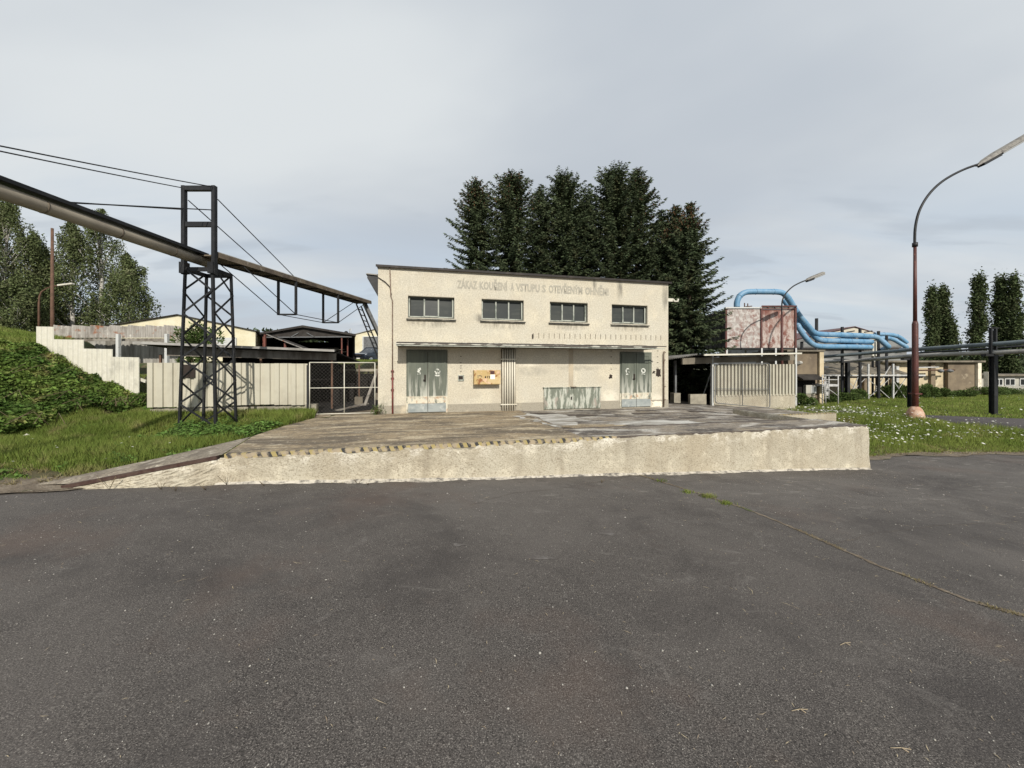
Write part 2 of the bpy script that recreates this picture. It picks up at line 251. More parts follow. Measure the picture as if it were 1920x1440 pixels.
M['tank'] = mat('peeling_rusty_panel', (.17, .062, .048), [
    lay((.24, .13, .105), sc=1.2, lo=.4, hi=.6), lay((.52, .48, .44), sc=3.0, st=(1, 1, .7), lo=.44, hi=.54, det=9, ro=.78, amt=.75, zr=(5.6, 3.8)), 
    lay((.52, .48, .44), sc=3.6, st=(1.3, 1, .45), lo=.50, hi=.60, det=9, ro=.78, amt=.7, off=6)], rough=.8)
M['tankpale'] = mat('whitish_peeling_panel', (.36, .33, .31), [lay((.20, .09, .075), sc=1.1, lo=.48, hi=.60, det=9, ro=.75, amt=.8), lay((.22, .10, .08), sc=2.8, st=(1.2, 1, .4), lo=.50, hi=.60, det=9, ro=.8, amt=.7, off=4), lay((.52, .50, .47), sc=5, lo=.48, hi=.58, det=8, amt=.8, off=8)], rough=.8)
M['tankgrey'] = mat('grey_weathered_board', (.14, .135, .12), [lay((.06, .06, .055), sc=2, st=(2, 2, .4), lo=.4, hi=.6), lay((.28, .27, .25), sc=2, lo=.6, hi=.7)])
M['hallyellow'] = mat('pale_yellow_render', (.68, .64, .48), [lay((.58, .52, .35), sc=1, lo=.4, hi=.65)], rough=.9)
M['beigewall'] = mat('beige_render', (.55, .46, .31), [lay((.36, .30, .2), sc=.8, lo=.45, hi=.7), lay((.2, .14, .09), sc=3, lo=.66, hi=.7), lay((.66, .58, .42), sc=2, lo=.5, hi=.7, off=5)], bump=.3)
M['brownwall'] = mat('brown_stain_and_shade_wall', (.22, .175, .12), [lay((.14, .11, .08), sc=.8, lo=.4, hi=.6), lay((.3, .25, .18), sc=2, lo=.6, hi=.7)], bump=.3)
M['greyhall'] = mat('grey_hall_wall', (.22, .225, .22), [lay((.12, .12, .12), sc=.5, st=(1, 1, 3), lo=.45, hi=.6)])
M['gable'] = mat('beige_gable', (.50, .46, .38))
M['galv'] = mat('galvanised_tube', (.50, .50, .49), [lay((.28, .27, .26), sc=5, lo=.5, hi=.7), lay((.3, .12, .06), sc=4, lo=.66, hi=.72)], rough=.45, spec=.5)
M['greypipe'] = mat('weathered_pipe_cladding', (.40, .385, .35), [lay((.24, .23, .21), sc=1.2, lo=.4, hi=.65)], rough=.5, spec=.4)
M['darkpipe'] = mat('grey_green_pipe', (.15, .18, .19), [lay((.09, .11, .12), sc=1.2, lo=.4, hi=.65)], rough=.45, spec=.4)
M['rusttube'] = mat('rusty_tube', (.14, .08, .055), [lay((.1, .06, .04), sc=4)])
M['bungalow'] = mat('bungalow_render', (.44, .43, .38), [lay((.3, .29, .26), sc=.6, lo=.45, hi=.65)])
M['lampgrey'] = mat('lamp_housing_grey', (.20, .19, .17), [lay((.09, .08, .075), sc=8, lo=.5, hi=.65)], rough=.5)
M['diffuser'] = mat('milky_diffuser', (.30, .30, .29), rough=.3)
M['lampbase'] = mat('stained_concrete_base', (.42, .25, .17), [lay((.55, .42, .33), sc=5, lo=.45, hi=.65), lay((.25, .12, .08), sc=8, lo=.55, hi=.7)], bump=.5)
M['carblue'] = mat('dark_blue_car_paint', (.028, .036, .05), rough=.2, metal=.5, coat=.6)
M['carglass'] = mat('car_glass', (.03, .036, .045), rough=.05, spec=.8)
M['chrome'] = mat('chrome_trim', (.6, .6, .62), rough=.15, metal=1)
M['lens'] = mat('headlight_lens', (.6, .63, .66), rough=.15)
M['rubber'] = mat('tyre_rubber', (.02, .02, .02), rough=.8)
M['stone'] = mat('pale_pebble', (.30, .285, .26), island=.35)
M['twig'] = mat('pale_twig', (.38, .31, .21), island=.3)
M['timber'] = mat('grey_timber', (.26, .24, .21), [lay((.14, .12, .1), sc=4, st=(1, 1, .3))])
def hazard_mat():
    m = bpy.data.materials.new('hazard_striping'); m.use_nodes = True; t = m.node_tree; n = t.nodes; l = t.links; b = n['Principled BSDF']
    co = n.new('ShaderNodeTexCoord').outputs['Object']; s = n.new('ShaderNodeSeparateXYZ'); l.new(co, s.inputs[0])
    a = n.new('ShaderNodeMath'); a.operation = 'MULTIPLY_ADD'; a.inputs[1].default_value = .45; l.new(s.outputs['Z'], a.inputs[0]); l.new(s.outputs['X'], a.inputs[2])
    d = n.new('ShaderNodeMath'); d.operation = 'MULTIPLY'; d.inputs[1].default_value = 1/.150; l.new(a.outputs[0], d.inputs[0])
    fr = n.new('ShaderNodeMath'); fr.operation = 'FRACT'; l.new(d.outputs[0], fr.inputs[0])
    g = n.new('ShaderNodeMath'); g.operation = 'GREATER_THAN'; g.inputs[1].default_value = .52; l.new(fr.outputs[0], g.inputs[0])
    mx = n.new('ShaderNodeMixRGB'); l.new(g.outputs[0], mx.inputs[0]); mx.inputs[1].default_value = (.33, .265, .11, 1); mx.inputs[2].default_value = (.035, .035, .035, 1)
    nz = n.new('ShaderNodeTexNoise'); nz.inputs['Scale'].default_value = 9; nz.inputs['Detail'].default_value = 6; l.new(co, nz.inputs['Vector'])
    mr = n.new('ShaderNodeMapRange'); mr.inputs[1].default_value = .44; mr.inputs[2].default_value = .58; mr.inputs[4].default_value = .9; l.new(nz.outputs['Fac'], mr.inputs[0])
    m2 = n.new('ShaderNodeMixRGB'); l.new(mr.outputs[0], m2.inputs[0]); l.new(mx.outputs[0], m2.inputs[1]); m2.inputs[2].default_value = (.34, .28, .2, 1)
    l.new(m2.outputs[0], b.inputs['Base Color']); b.inputs['Roughness'].default_value = .8
    return m
M['hazard'] = hazard_mat()

# ------------------------------------------------------------------ object helpers
FR = {}
def root(name, label, cat, loc=(0,0,0), rot=0.0, group=None):
    o = bpy.data.objects.new(name, None); COL.objects.link(o); o.empty_display_size = .2
    o.location = loc; o.rotation_euler = (0,0,rot); o['label'] = label; o['category'] = cat
    if group: o['group'] = group
    FR[o.name] = (Vector(loc), rot); return o
def rootUV(name, label, cat, u, v, z=0, group=None):
    return root(name, label, cat, UV(u, v, z), TH, group)
def tag(o, label, cat, group=None, kind=None):
    if label: o['label'] = label
    if cat: o['category'] = cat
    if group: o['group'] = group
    if kind: o['kind'] = kind
    return o
def frame_of(o):
    while o is not None:
        if o.name in FR: return FR[o.name]
        o = o.parent
    return (Vector((0,0,0)), 0.0)
class MB:
    """collects faces (world coordinates, or facade coordinates u,v,z with uv=True) and links them as one mesh object"""
    def __init__(s, uv=False): s.v = []; s.f = []; s.sm = []; s.uv = uv
    def add(s, vs, fs, smooth=False):
        n = len(s.v)
        for p in vs: s.v.append(UV(*p) if s.uv else Vector(p))
        for f in fs: s.f.append([n+i for i in f]); s.sm.append(smooth)
        return s
    def box(s, x0, x1, y0, y1, z0, z1):
        return s.add([(x0,y0,z0),(x1,y0,z0),(x1,y1,z0),(x0,y1,z0),(x0,y0,z1),(x1,y0,z1),(x1,y1,z1),(x0,y1,z1)],
                     [(0,3,2,1),(4,5,6,7),(0,1,5,4),(1,2,6,5),(2,3,7,6),(3,0,4,7)])
    def beam(s, a, b, w, h=None, up=(0,0,1)):
        a, b = Vector(a), Vector(b); h = h or w; d = (b-a).normalized(); up = Vector(up)
        if abs(d.dot(up)) > .98: up = Vector((0,1,0))
        r = d.cross(up).normalized()*(w/2); q = r.cross(d).normalized()*(h/2)
        vs = [a-r-q, a+r-q, a+r+q, a-r+q, b-r-q, b+r-q, b+r+q, b-r+q]
        return s.add([tuple(p) for p in vs], [(0,1,2,3)[::-1],(4,5,6,7),(0,1,5,4)[::-1],(1,2,6,5)[::-1],(2,3,7,6)[::-1],(3,0,4,7)[::-1]])
    def angle(s, a, b, w, t=.012, flip=1):          # L profile
        a, b = Vector(a), Vector(b); d = (b-a).normalized(); up = Vector((0,0,1))
        if abs(d.dot(up)) > .9: up = Vector((0,1,0))
        r = d.cross(up).normalized()*flip; q = r.cross(d).normalized()
        s.beam(a+q*w/2, b+q*w/2, t, w, q); s.beam(a+r*(w/2+t), b+r*(w/2+t), w, t, q); return s
    def tube(s, pts, r, n=10, caps=True):
        pts = [Vector(p) for p in pts]; rs = r if isinstance(r, (list, tuple)) else [r]*len(pts)
        vs = []; fs = []; prev = None
        for i, p in enumerate(pts):
            d = ((pts[min(i+1, len(pts)-1)]-pts[max(i-1, 0)])).normalized()
            if prev is None:
                a = Vector((0,0,1)) if abs(d.z) < .9 else Vector((1,0,0)); x = d.cross(a).normalized()
            else: x = (prev-d*prev.dot(d)).normalized()
            prev = x; y = d.cross(x)
            for k in range(n):
                t_ = 2*math.pi*k/n; vs.append(tuple(p + (x*math.cos(t_)+y*math.sin(t_))*rs[i]))
        for i in range(len(pts)-1):
            for k in range(n): a0 = i*n+k; a1 = i*n+(k+1)%n; fs.append((a0, a1, a1+n, a0+n))
        s.add(vs, fs, True)
        if caps:
            m = len(s.v)-len(vs); s.f.append([m+k for k in range(n)][::-1]); s.sm.append(False)
            s.f.append([m+(len(pts)-1)*n+k for k in range(n)]); s.sm.append(False)
        return s
    def prism(s, poly, axis, a, b):
        """poly of 2-D points; axis 'y': points are (x,z) swept y a..b; 'z': (x,y); 'x': (y,z)"""
        n = len(poly)
        mk = {'y': lambda p, t: (p[0], t, p[1]), 'z': lambda p, t: (p[0], p[1], t), 'x': lambda p, t: (t, p[0], p[1])}[axis]
        vs = [mk(p, a) for p in poly]+[mk(p, b) for p in poly]
        fs = [tuple(range(n)), tuple(range(2*n-1, n-1, -1))]+[(i, i+n, (i+1)%n+n, (i+1)%n) for i in range(n)]
        return s.add(vs, fs)
    def lathe(s, c, prof, n=16):
        c = Vector(c); vs = []; fs = []
        for (r, z) in prof:
            for k in range(n): t_ = 2*math.pi*k/n; vs.append((c.x+r*math.cos(t_), c.y+r*math.sin(t_), c.z+z))
        for i in range(len(prof)-1):
            for k in range(n): a0 = i*n+k; a1 = i*n+(k+1)%n; fs.append((a0, a1, a1+n, a0+n))
        s.add(vs, fs, True); m = len(s.v)-len(vs)
        s.f.append([m+k for k in range(n)][::-1]); s.sm.append(False); s.f.append([m+(len(prof)-1)*n+k for k in range(n)]); s.sm.append(False)
        return s
    def build(s, name, m, parent=None, bevel=0):
        loc, rot = frame_of(parent) if parent else (Vector((0,0,0)), 0.0)
        me = bpy.data.meshes.new(name); c_, s_ = math.cos(-rot), math.sin(-rot)
        vs = []
        for p in s.v:
            q = p-loc; vs.append((q.x*c_-q.y*s_, q.x*s_+q.y*c_, q.z))
        me.from_pydata(vs, [], s.f); me.polygons.foreach_set('use_smooth', s.sm)
        me.materials.append(M[m]); me.update()
        import bmesh
        bm = bmesh.new(); bm.from_mesh(me); bmesh.ops.recalc_face_normals(bm, faces=bm.faces); bm.to_mesh(me); bm.free()
        o = bpy.data.objects.new(name, me); COL.objects.link(o)
        if parent: o.parent = parent
        if bevel:
            md = o.modifiers.new('bevel', 'BEVEL'); md.width = bevel; md.segments = 2; md.limit_method = 'ANGLE'; md.angle_limit = R(40)
        return o
def nmesh(name, verts, nper, m, parent=None, faces=None, smooth=False):
    """fast mesh from numpy: verts (N*nper,3), every nper consecutive verts form a face"""
    loc, rot = frame_of(parent) if parent else (Vector((0,0,0)), 0.0)
    v = np.asarray(verts, dtype=np.float64).reshape(-1, 3)-np.array(loc)
    if rot: c_, s_ = math.cos(-rot), math.sin(-rot); v = np.stack([v[:,0]*c_-v[:,1]*s_, v[:,0]*s_+v[:,1]*c_, v[:,2]], 1)
    me = bpy.data.meshes.new(name); nv = len(v); me.vertices.add(nv); me.vertices.foreach_set('co', v.astype(np.float32).ravel())
    idx = np.arange(nv) if faces is None else np.asarray(faces).ravel(); nf = len(idx)//nper
    me.loops.add(len(idx)); me.loops.foreach_set('vertex_index', idx.astype(np.int32))
    me.polygons.add(nf); me.polygons.foreach_set('loop_start', (np.arange(nf)*nper).astype(np.int32)); me.polygons.foreach_set('loop_total', np.full(nf, nper, dtype=np.int32))
    if smooth: me.polygons.foreach_set('use_smooth', np.ones(nf, dtype=bool))
    me.materials.append(M[m]); me.update(calc_edges=True); me.validate()
    o = bpy.data.objects.new(name, me); COL.objects.link(o)
    if parent: o.parent = parent
    return o
def leaves(pos, dirs, ln, wd, rng, sag=0.0):
    """diamond leaves: pos (N,3), dirs (N,3) unit; ln, wd arrays or scalars -> verts (N*4,3)"""
    n = len(pos); ln = np.broadcast_to(ln, n)[:, None]; wd = np.broadcast_to(wd, n)[:, None]
    d = dirs/np.maximum(np.linalg.norm(dirs, axis=1, keepdims=True), 1e-6)
    r = rng.normal(size=(n, 3)); s = np.cross(d, r); s /= np.maximum(np.linalg.norm(s, axis=1, keepdims=True), 1e-6)
    out_ = np.empty((n, 4, 3)); out_[:, 0] = pos; out_[:, 1] = pos+d*ln*.45+s*wd/2; out_[:, 2] = pos+d*ln+np.array([0, 0, -sag])*ln; out_[:, 3] = pos+d*ln*.45-s*wd/2
    return out_.reshape(-1, 3)
def smooth01(t): t = np.clip(t, 0, 1); return t*t*(3-2*t)
def vnoise(x, y, seed=0):
    """cheap smooth noise in -1..1 from summed sines"""
    r = np.random.default_rng(seed); o = 0
    for i in range(5):
        a, b, c, k = r.uniform(0, 6.28), r.uniform(0, 6.28), r.uniform(0, 6.28), 1.0+.9*i
        o = o+np.sin((x*math.cos(a)+y*math.sin(a))*k+b+1.3*np.sin(y*k*.6+c))/(1+.6*i)
    return o/2.6
# ------------------------------------------------------------------ terrain
def asph(x, y):
    x = np.asarray(x, float); y = np.asarray(y, float)
    xc = np.minimum(x, 9.0); yc = np.clip(y, -4, 10)
    return -.0369*np.maximum(xc, -14)-.0261*yc-.5-.012*np.clip(x-9, 0, 20)+.012*vnoise(x*.5, y*.5, 3)*smooth01((y-2)/3)
EDGE = [(-60, 4.6), (-14, 5.2), (-9, 5.45), (-7.57, 5.68), (-6.6, 5.98), (-5.3, 7.9), (9.0, 10.6), (9.97, 10.86), (11.7, 11.4), (15.6, 11.75), (22, 11.9), (60, 12)]
def edge(x): return np.interp(x, [e[0] for e in EDGE], [e[1] for e in EDGE])
def bankh(x, y):
    toe = -11.0-.27*(12.5-np.clip(y, 4, 14)); s = toe-x
    h = 1.75*smooth01(s/4.4)+.16*np.clip(s-3.2, 0, 9)*smooth01((y-7)/4); k = smooth01((y-12.7)/.9)*(1-smooth01((-15.6-x-(y-12.7)*.55)/1.5))
    return h*(1-k)+np.minimum(h, 1.15)*k
def gz(x, y):
    x = np.asarray(x, float); y = np.asarray(y, float)
    base = -.72*smooth01((x-5.8)/4.6)
    base = base-.25*smooth01((-5.6-x)/1.2)*(1-smooth01((y-9.4)/1.6))
    bank = bankh(x, y)
    terr = 1.85*smooth01((y-17.6)/3.6)*smooth01((1-x)/5)
    tgt = base+np.maximum(bank, terr)
    t = smooth01((y-edge(x)+.05)/np.where(x > 5, 4.2, 2.6))
    z = asph(x, y)*(1-t)+tgt*t+.02*vnoise(x*1.7, y*1.7, 5)*t
    dx, dy = x-OX, y-OY; u = CT*dx+ST*dy; v = -ST*dx+CT*dy
    nf = smooth01((u-11.6)/.6)*(1-smooth01((u-16.9)/1.4))*smooth01((v+6.6)/1)*(1-smooth01((v+1.15)/.15))
    return z*(1-nf)+np.minimum(z, -1.02)*nf
def grid_obj(name, xs, ys, zf, m, keep=None):
    X, Y = np.meshgrid(xs, ys); Z = zf(X, Y); v = np.stack([X.ravel(), Y.ravel(), Z.ravel()], 1)
    nx = len(xs); ny = len(ys); i, j = np.meshgrid(np.arange(nx-1), np.arange(ny-1)); a = (j*nx+i).ravel()
    f = np.stack([a, a+1, a+nx+1, a+nx], 1)
    if keep is not None:
        c = v[f].mean(1); f = f[keep(c[:, 0], c[:, 1])]
    return nmesh(name, v, 4, m, faces=f, smooth=True)
xs = np.concatenate([[-1500, -500, -150, -60, -35], np.arange(-24, 30, .35), [32, 40, 60, 150, 500, 1500]])
ys = np.concatenate([[-300, -60, -12], np.arange(-4, 26, .3), [28, 32, 38, 50, 80, 150, 400, 1500]])
def zground(X, Y):
    z = gz(X, Y); dx, dy = X-OX, Y-OY; u = CT*dx+ST*dy; v = -ST*dx+CT*dy
    z = z-.75*((u > -1.2) & (u < 16.7) & (v > -4.9) & (v < 8.5) & ((u < 11.9) | (v > -.7)))*1.0
    return np.where((Y < edge(X)) & (np.abs(X) < 30), z-.05, z-.004)
tag(grid_obj('ground', xs, ys, zground, 'soil'), 'sloping ground under the grass, brambles and buildings', 'ground', kind='structure')
# asphalt yard: rows follow the verge edge
ax = np.arange(-40, 42, .5); rows = []
tt = np.linspace(0, 1, 60)
AX, T = np.meshgrid(ax, tt)
wob = .07*np.sin(AX*3.1)+.05*np.sin(AX*7.7+1)+.03*np.sin(AX*17.)
AE = np.where((AX > -5.3) & (AX < 9.2), edge(AX)+2.3, edge(AX)+wob*(AX > 9.2)+wob*(AX < -6.4)); AY = -12+(AE+12)*T
v = np.stack([AX.ravel(), AY.ravel(), asph(AX, AY).ravel()], 1); nx = len(ax); i, j = np.meshgrid(np.arange(nx-1), np.arange(59)); a = (j*nx+i).ravel()
tag(nmesh('yard_asphalt', v, 4, 'asphalt', faces=np.stack([a, a+1, a+nx+1, a+nx], 1), smooth=True), 'worn dark grey asphalt yard in the foreground', 'asphalt yard', kind='structure')
# dry earth strips along the verge edges
def strip(name, pts_in, pts_out, m, dz=.012, lift=0.0):
    vs = []; fs = []
    for (a, b) in zip(pts_in, pts_out):
        for t in (0, .33, .66, 1):
            x = a[0]*(1-t)+b[0]*t; y = a[1]*(1-t)+b[1]*t; vs.append((x, y, max(float(gz(x, y)), float(asph(x, y)) if y < edge(x)+.1 else -9)+dz))
    for i in range(len(pts_in)-1):
        for k in range(3): a = i*4+k; fs.append((a, a+1, a+5, a+4))
    mb = MB(); mb.add(vs, fs, True); return mb.build(name, m)
rng = np.random.default_rng(1)
xr = np.arange(9.6, 26, .35)
tag(strip('verge_soil', [(x, edge(x)-.12+.12*math.sin(x*2.3)+.06*math.sin(x*7)) for x in xr], [(x, edge(x)+.55+.25*math.sin(x*1.7)) for x in xr], 'dryearth'), 'strip of dry soil along the flower verge', 'soil', kind='structure')
xl = np.arange(-16, -6.0, .3)
tag(strip('verge_soil', [(x, edge(x)-.1+.08*math.sin(x*2.9)) for x in xl], [(x, edge(x)+.5+.2*math.sin(x*1.3)) for x in xl], 'dryearth', dz=.02), 'strip of bare soil at the foot of the left verge', 'soil', kind='structure')
# side road
RN = [(8.5, 24.5), (12, 20.2), (14.7, 17.75), (16.3, 15.7), (18.9, 14.2), (24, 12.9), (40, 12.2)]
RF = [(10.5, 26), (13.6, 22), (16.2, 19.6), (18.6, 17.75), (21.8, 16.45), (27, 15.6), (42, 15.0)]
vs = []; fs = []
for (a, b) in zip(RN, RF):
    for t in (0, .5, 1): x = a[0]*(1-t)+b[0]*t; y = a[1]*(1-t)+b[1]*t; vs.append((x, y, float(gz(x, y))+.03))
for i in range(len(RN)-1):
    for k in (0, 1): a = i*3+k; fs.append((a, a+1, a+4, a+3))
mb = MB(); mb.add(vs, fs, True); tag(mb.build('side_road', 'asphalt2'), 'narrow asphalt road behind the flower verge', 'road', kind='structure')
def road_d(x, y):
    n = np.interp(x, [p[0] for p in RN], [p[1] for p in RN]); f = np.interp(x, [p[0] for p in RF], [p[1] for p in RF])
    return (y > n-.05) & (y < f+.05) & (x > 8)

# ------------------------------------------------------------------ loading dock
DV = -5.42; DU0, DU1 = -1.91, 12.37
dock = rootUV('loading_dock', 'long low loading dock with rough beige front wall and hazard striped edge before the building', 'loading dock', 5, DV, -.8)
def dz(u, v):
    if v <= -4.2: return 0.0
    return -.035*min(1, max(0, (u-4.6)/.3))-.08*min(1, max(0, (u-5)/6))*(1-min(1, max(0, (v+1.5)/1.5)))-.36*min(1, max(0, (u-10.6)/6.4))
us = np.concatenate([np.arange(DU0, 12.3, .28), [DU1]])
def uvgrid(name, u0, u1, v0, v1, m, du=.3, dv=.3, dzz=0.0, zf=dz, parent=dock, left=None, noise=.004):
    U_ = np.linspace(u0, u1, max(2, int((u1-u0)/du)+1)); V_ = np.linspace(v0, v1, max(2, int((v1-v0)/dv)+1)); vs = []; fs = []
    for vv in V_:
        for uu in U_:
            if left and uu < left(vv): uu = left(vv)
            vs.append((uu, vv, zf(uu, vv)+dzz+noise*math.sin(uu*4.1+vv*3)*math.sin(vv*5.3+uu)))
    n = len(U_)
    for j in range(len(V_)-1):
        for i in range(n-1): a = j*n+i; fs.append((a, a+1, a+n+1, a+n))
    mb = MB(True); mb.add(vs, fs, True); return mb.build(name, m, parent)
leftb = lambda v: -1.93-.25*min(1, max(0, (v+5.42)/1.8))+.33*min(1, max(0, (v+3.4)/3))
uvgrid('ochre_slab', -2.3, 4.62, DV, .02, 'ochre', left=leftb)
uvgrid('ochre_slab', -2.1, 0, .02, 1.6, 'ochre')
# the front beam, the lower slab behind it and the extension to the right shed
uvgrid('front_beam', 4.62, DU1, DV, -4.2, 'greyslab')
sb = MB(True); sb.box(4.62, DU1, -4.25, -4.2, -.35, -.004); sb.build('beam_back_face', 'darkpatch', dock)
uvgrid('grey_slab', 4.62, DU1, -4.19, .02, 'greyslab')
uvgrid('grey_slab', 10.35, DU1, .02, 9.0, 'greyslab')
uvgrid('rear_slab', DU1, 17.1, -1.15, 9.0, 'greyslab')
# repairs lying on the slab
def blob(name, cu, cv, ru, rv, m, seed, dzz=.006, n=22):
    r = random.Random(seed); pts = []
    for k in range(n):
        t_ = 2*math.pi*k/n; q = 1+r.uniform(-.22, .22); pts.append((cu+ru*q*math.cos(t_), cv+rv*q*math.sin(t_)))
    vs = [(cu, cv, dz(cu, cv)+dzz+.004)]+[(p[0], p[1], dz(*p)+dzz) for p in pts]
    mb = MB(True); mb.add(vs, [(0, 1+k, 1+(k+1)%n) for k in range(n)]); return mb.build(name, m, dock)
blob('screed_patch', 5.1, -1.9, .95, 1.0, 'whitepatch', 3); blob('screed_patch', 4.9, -3.1, .55, .9, 'whitepatch', 5)
blob('screed_patch', 7.6, -3.3, 1.6, .45, 'whitepatch', 7)
blob('ochre_patch', 5.6, -3.75, 1.0, .32, 'ochre', 8, .012)
for q in ((5.2, -.9, .45, .13), (6.3, -1.5, .5, .14), (8.8, -1.3, .6, .14), (9.1, -.7, .4, .1), (11.2, -1.0, .6, .15), (7.0, -.35, .5, .06), (12.0, -2.2, .6, .12), (9.6, -2.5, .5, .1)):
    mb = MB(True); cu, cv, ru, rv = q
    mb.add([(cu-ru, cv-rv, dz(cu-ru, cv-rv)+.013), (cu+ru, cv-rv*.8, dz(cu+ru, cv-rv)+.013), (cu+ru*.9, cv+rv, dz(cu+ru, cv+rv)+.013), (cu-ru*.95, cv+rv*1.1, dz(cu-ru, cv+rv)+.013)], [(0, 1, 2, 3)])
    mb.build('dark_cutout', 'darkpatch', dock)
# front wall: rough, subdivided, its top edge chipped
rr = random.Random(11)
def chip(u): return .075+.02*math.sin(u*3.7)+.018*math.sin(u*9.1+1)+.014*math.sin(u*23)+rr.uniform(-.012, .012)-(.045 if u > 4.9 else 0)
U_ = np.arange(DU0-.06, DU1+.02, .06); nz_ = 14; vs = []; fs = []
for iu, u in enumerate(U_):
    top = -max(.02, chip(u)); p = UV(u, DV-.07); bot = float(asph(p.x, p.y))-.05
    for k in range(nz_):
        t_ = k/(nz_-1); z = top*(1-t_)+bot*t_; off = .02*math.sin(u*1.3+z*2)+.008*math.sin(u*7+z*9)+rr.uniform(-.006, .006)
        vs.append((u, DV-.06-off*.6-(.03*t_**6), z))
    if iu == 0: WALL0 = list(vs)
    vs.append((u, DV-.015, top+.012))
m_ = nz_+1
for iu in range(len(U_)-1):
    for k in range(nz_-1): a = iu*m_+k; fs.append((a, a+m_, a+m_+1, a+1))
    a = iu*m_; fs.append((a+nz_, a+m_+nz_, a+m_, a))
mb = MB(True); mb.add(vs, fs); mb.build('front_wall', 'dockwall', dock)
MB(True).box(DU0-.005, DU1-.01, DV-.012, DV+.2, -1.2, -.006).build('edge_core', 'concrete', dock)
# right end wall
mb = MB(True); mb.box(DU1-.03, DU1+.005, DV-.02, -1.15, -1.3, -.03); mb.build('end_wall', 'dockwall', dock)
mb = MB(True); mb.box(DU1+.05, 17.1, -1.21, -1.15, -1.2, -.50); mb.box(DU1+.05, 17.1, -1.215, -1.15, -.50, -.29); mb.build('rear_curb', 'dockwall', dock)
mb = MB(True)
for k in range(14):
    a, b = DU1+.1+k*.33, DU1+.1+k*.33+.30
    mb.box(a, b, -1.225, -1.05, -.31, -.285-.0)
mb.build('rear_hazard_strip', 'hazard', dock)
# hazard strip: painted steel angle, chipped
mb = MB(True)
mb.box(DU0, 5.35, DV-.024, DV-.013, -.070, .004); mb.box(DU0, 5.35, DV-.024, DV+.045, .004, .012); mb.build('hazard_strip', 'hazard', dock)
mb = MB(True); mb.box(5.35, DU1, DV-.019, DV+.012, -.03, .005); mb.build('edge_angle', 'darkpatch', dock)
# steel edge of the step behind the front beam
mb = MB(True); mb.box(4.64, 11.9, -4.22, -4.12, -.02, .006); mb.build('step_edge', 'darkpatch', dock)
# pale mortar line at the foot
mb = MB(True); vs = []; fs = []
U2 = np.arange(DU0-.1, DU1, .09)
for u in U2:
    w = .05+.05*math.sin(u*1.1)+.03*math.sin(u*5)+rr.uniform(-.035, .035); w = max(.012, w); p = UV(u, DV-.1); p2 = UV(u, DV-.1-w)
    vs += [(u, DV-.05, float(asph(p.x, p.y))+.045), (u, DV-.09-w*.4, float(asph(p.x, p.y))+.02), (u, DV-.1-w, float(asph(p2.x, p2.y))+.002)]
for i in range(len(U2)-1):
    for k in (0, 1): a = i*3+k; fs.append((a, a+1, a+4, a+3))
mb.add(vs, fs); mb.build('foot_mortar', 'white_crumb', dock)
# ramp at the left end
RA = [(-1.95, DV, .0), (-4.0, -5.45, -.34), (-4.55, -5.30, -.36), (-3.15, -4.85, -.12), (-2.2, -3.6, -.004)]
mb = MB(True); mb.add([(u, v, z+.004) for u, v, z in RA], [(0, 1, 2, 3), (0, 3, 4)]); mb.build('ramp', 'rampmat', dock)
mb = MB(True)
a, b = Vector((-1.99, DV-.045, -.03)), Vector((-4.05, -5.475, -.37)); mb.beam(a, b, .10, .055); mb.build('ramp_rail', 'rustfoot', dock)
vs = []; fs = []
for i in range(30):
    t_ = i/29; p = a.lerp(b, t_); w = UV(p.x, p.y); bo = float(asph(w.x, w.y))-.03
    for k in range(14):
        s_ = k/13
        if i == 0: vs.append(WALL0[k]); continue
        vs.append((p.x, p.y-.03-.05*s_-rr.uniform(0, .03), (p.z-.035)*(1-s_)+bo*s_))
for i in range(29):
    for k in range(13): q = i*14+k; fs.append((q, q+14, q+15, q+1))
mb = MB(True); mb.add(vs, fs); mb.build('ramp_side', 'dockwall', dock)
# dry earth apron left of the ramp
mb = MB(True); q = [(-4.0, -5.6), (-5.7, -6.0), (-6.4, -5.6), (-4.8, -4.95), (-3.3, -4.65), (-2.3, -3.4), (-2.15, -3.5), (-3.1, -4.88)]
vs = []
for (u, v) in q:
    w = UV(u, v); vs.append((u, v, max(float(gz(w.x, w.y)), float(asph(w.x, w.y)))+.025))
mb.add(vs, [(0, 1, 2, 3), (0, 3, 4, 7), (7, 4, 5, 6)]); o = mb.build('bare_earth', 'dryearth'); tag(o, 'bare stony earth beside the dock ramp', 'earth', kind='structure')
# ------------------------------------------------------------------ main building
BW = FU(1253, 762)[0]; BH = 4.68
bld = rootUV('factory_building', 'two storey cream rendered building with four strip windows and green doors', 'building', 0, 0, 0)
def rect(x0, y0, x1, y1, x2, y2, x3, y3):        # photo corners: top-left, top-right, bottom-right, bottom-left -> u0,u1,z0,z1
    a = FU(x0, y0); b = FU(x1, y1); c = FU(x2, y2); d = FU(x3, y3)
    return (a[0]+d[0])/2, (b[0]+c[0])/2, (d[1]+c[1])/2, (a[1]+b[1])/2
WIN = [rect(765, 554, 852, 558, 852, 598.5, 765, 595), rect(903, 560.5, 982, 563.5, 982, 602, 903, 599.5),
       rect(1031, 566.5, 1102, 569, 1102, 605.5, 1031, 603), rect(1147, 571, 1214, 574, 1214, 608, 1147, 606)]
wz0 = sum(w[2] for w in WIN)/4; wz1 = sum(w[3] for w in WIN)/4
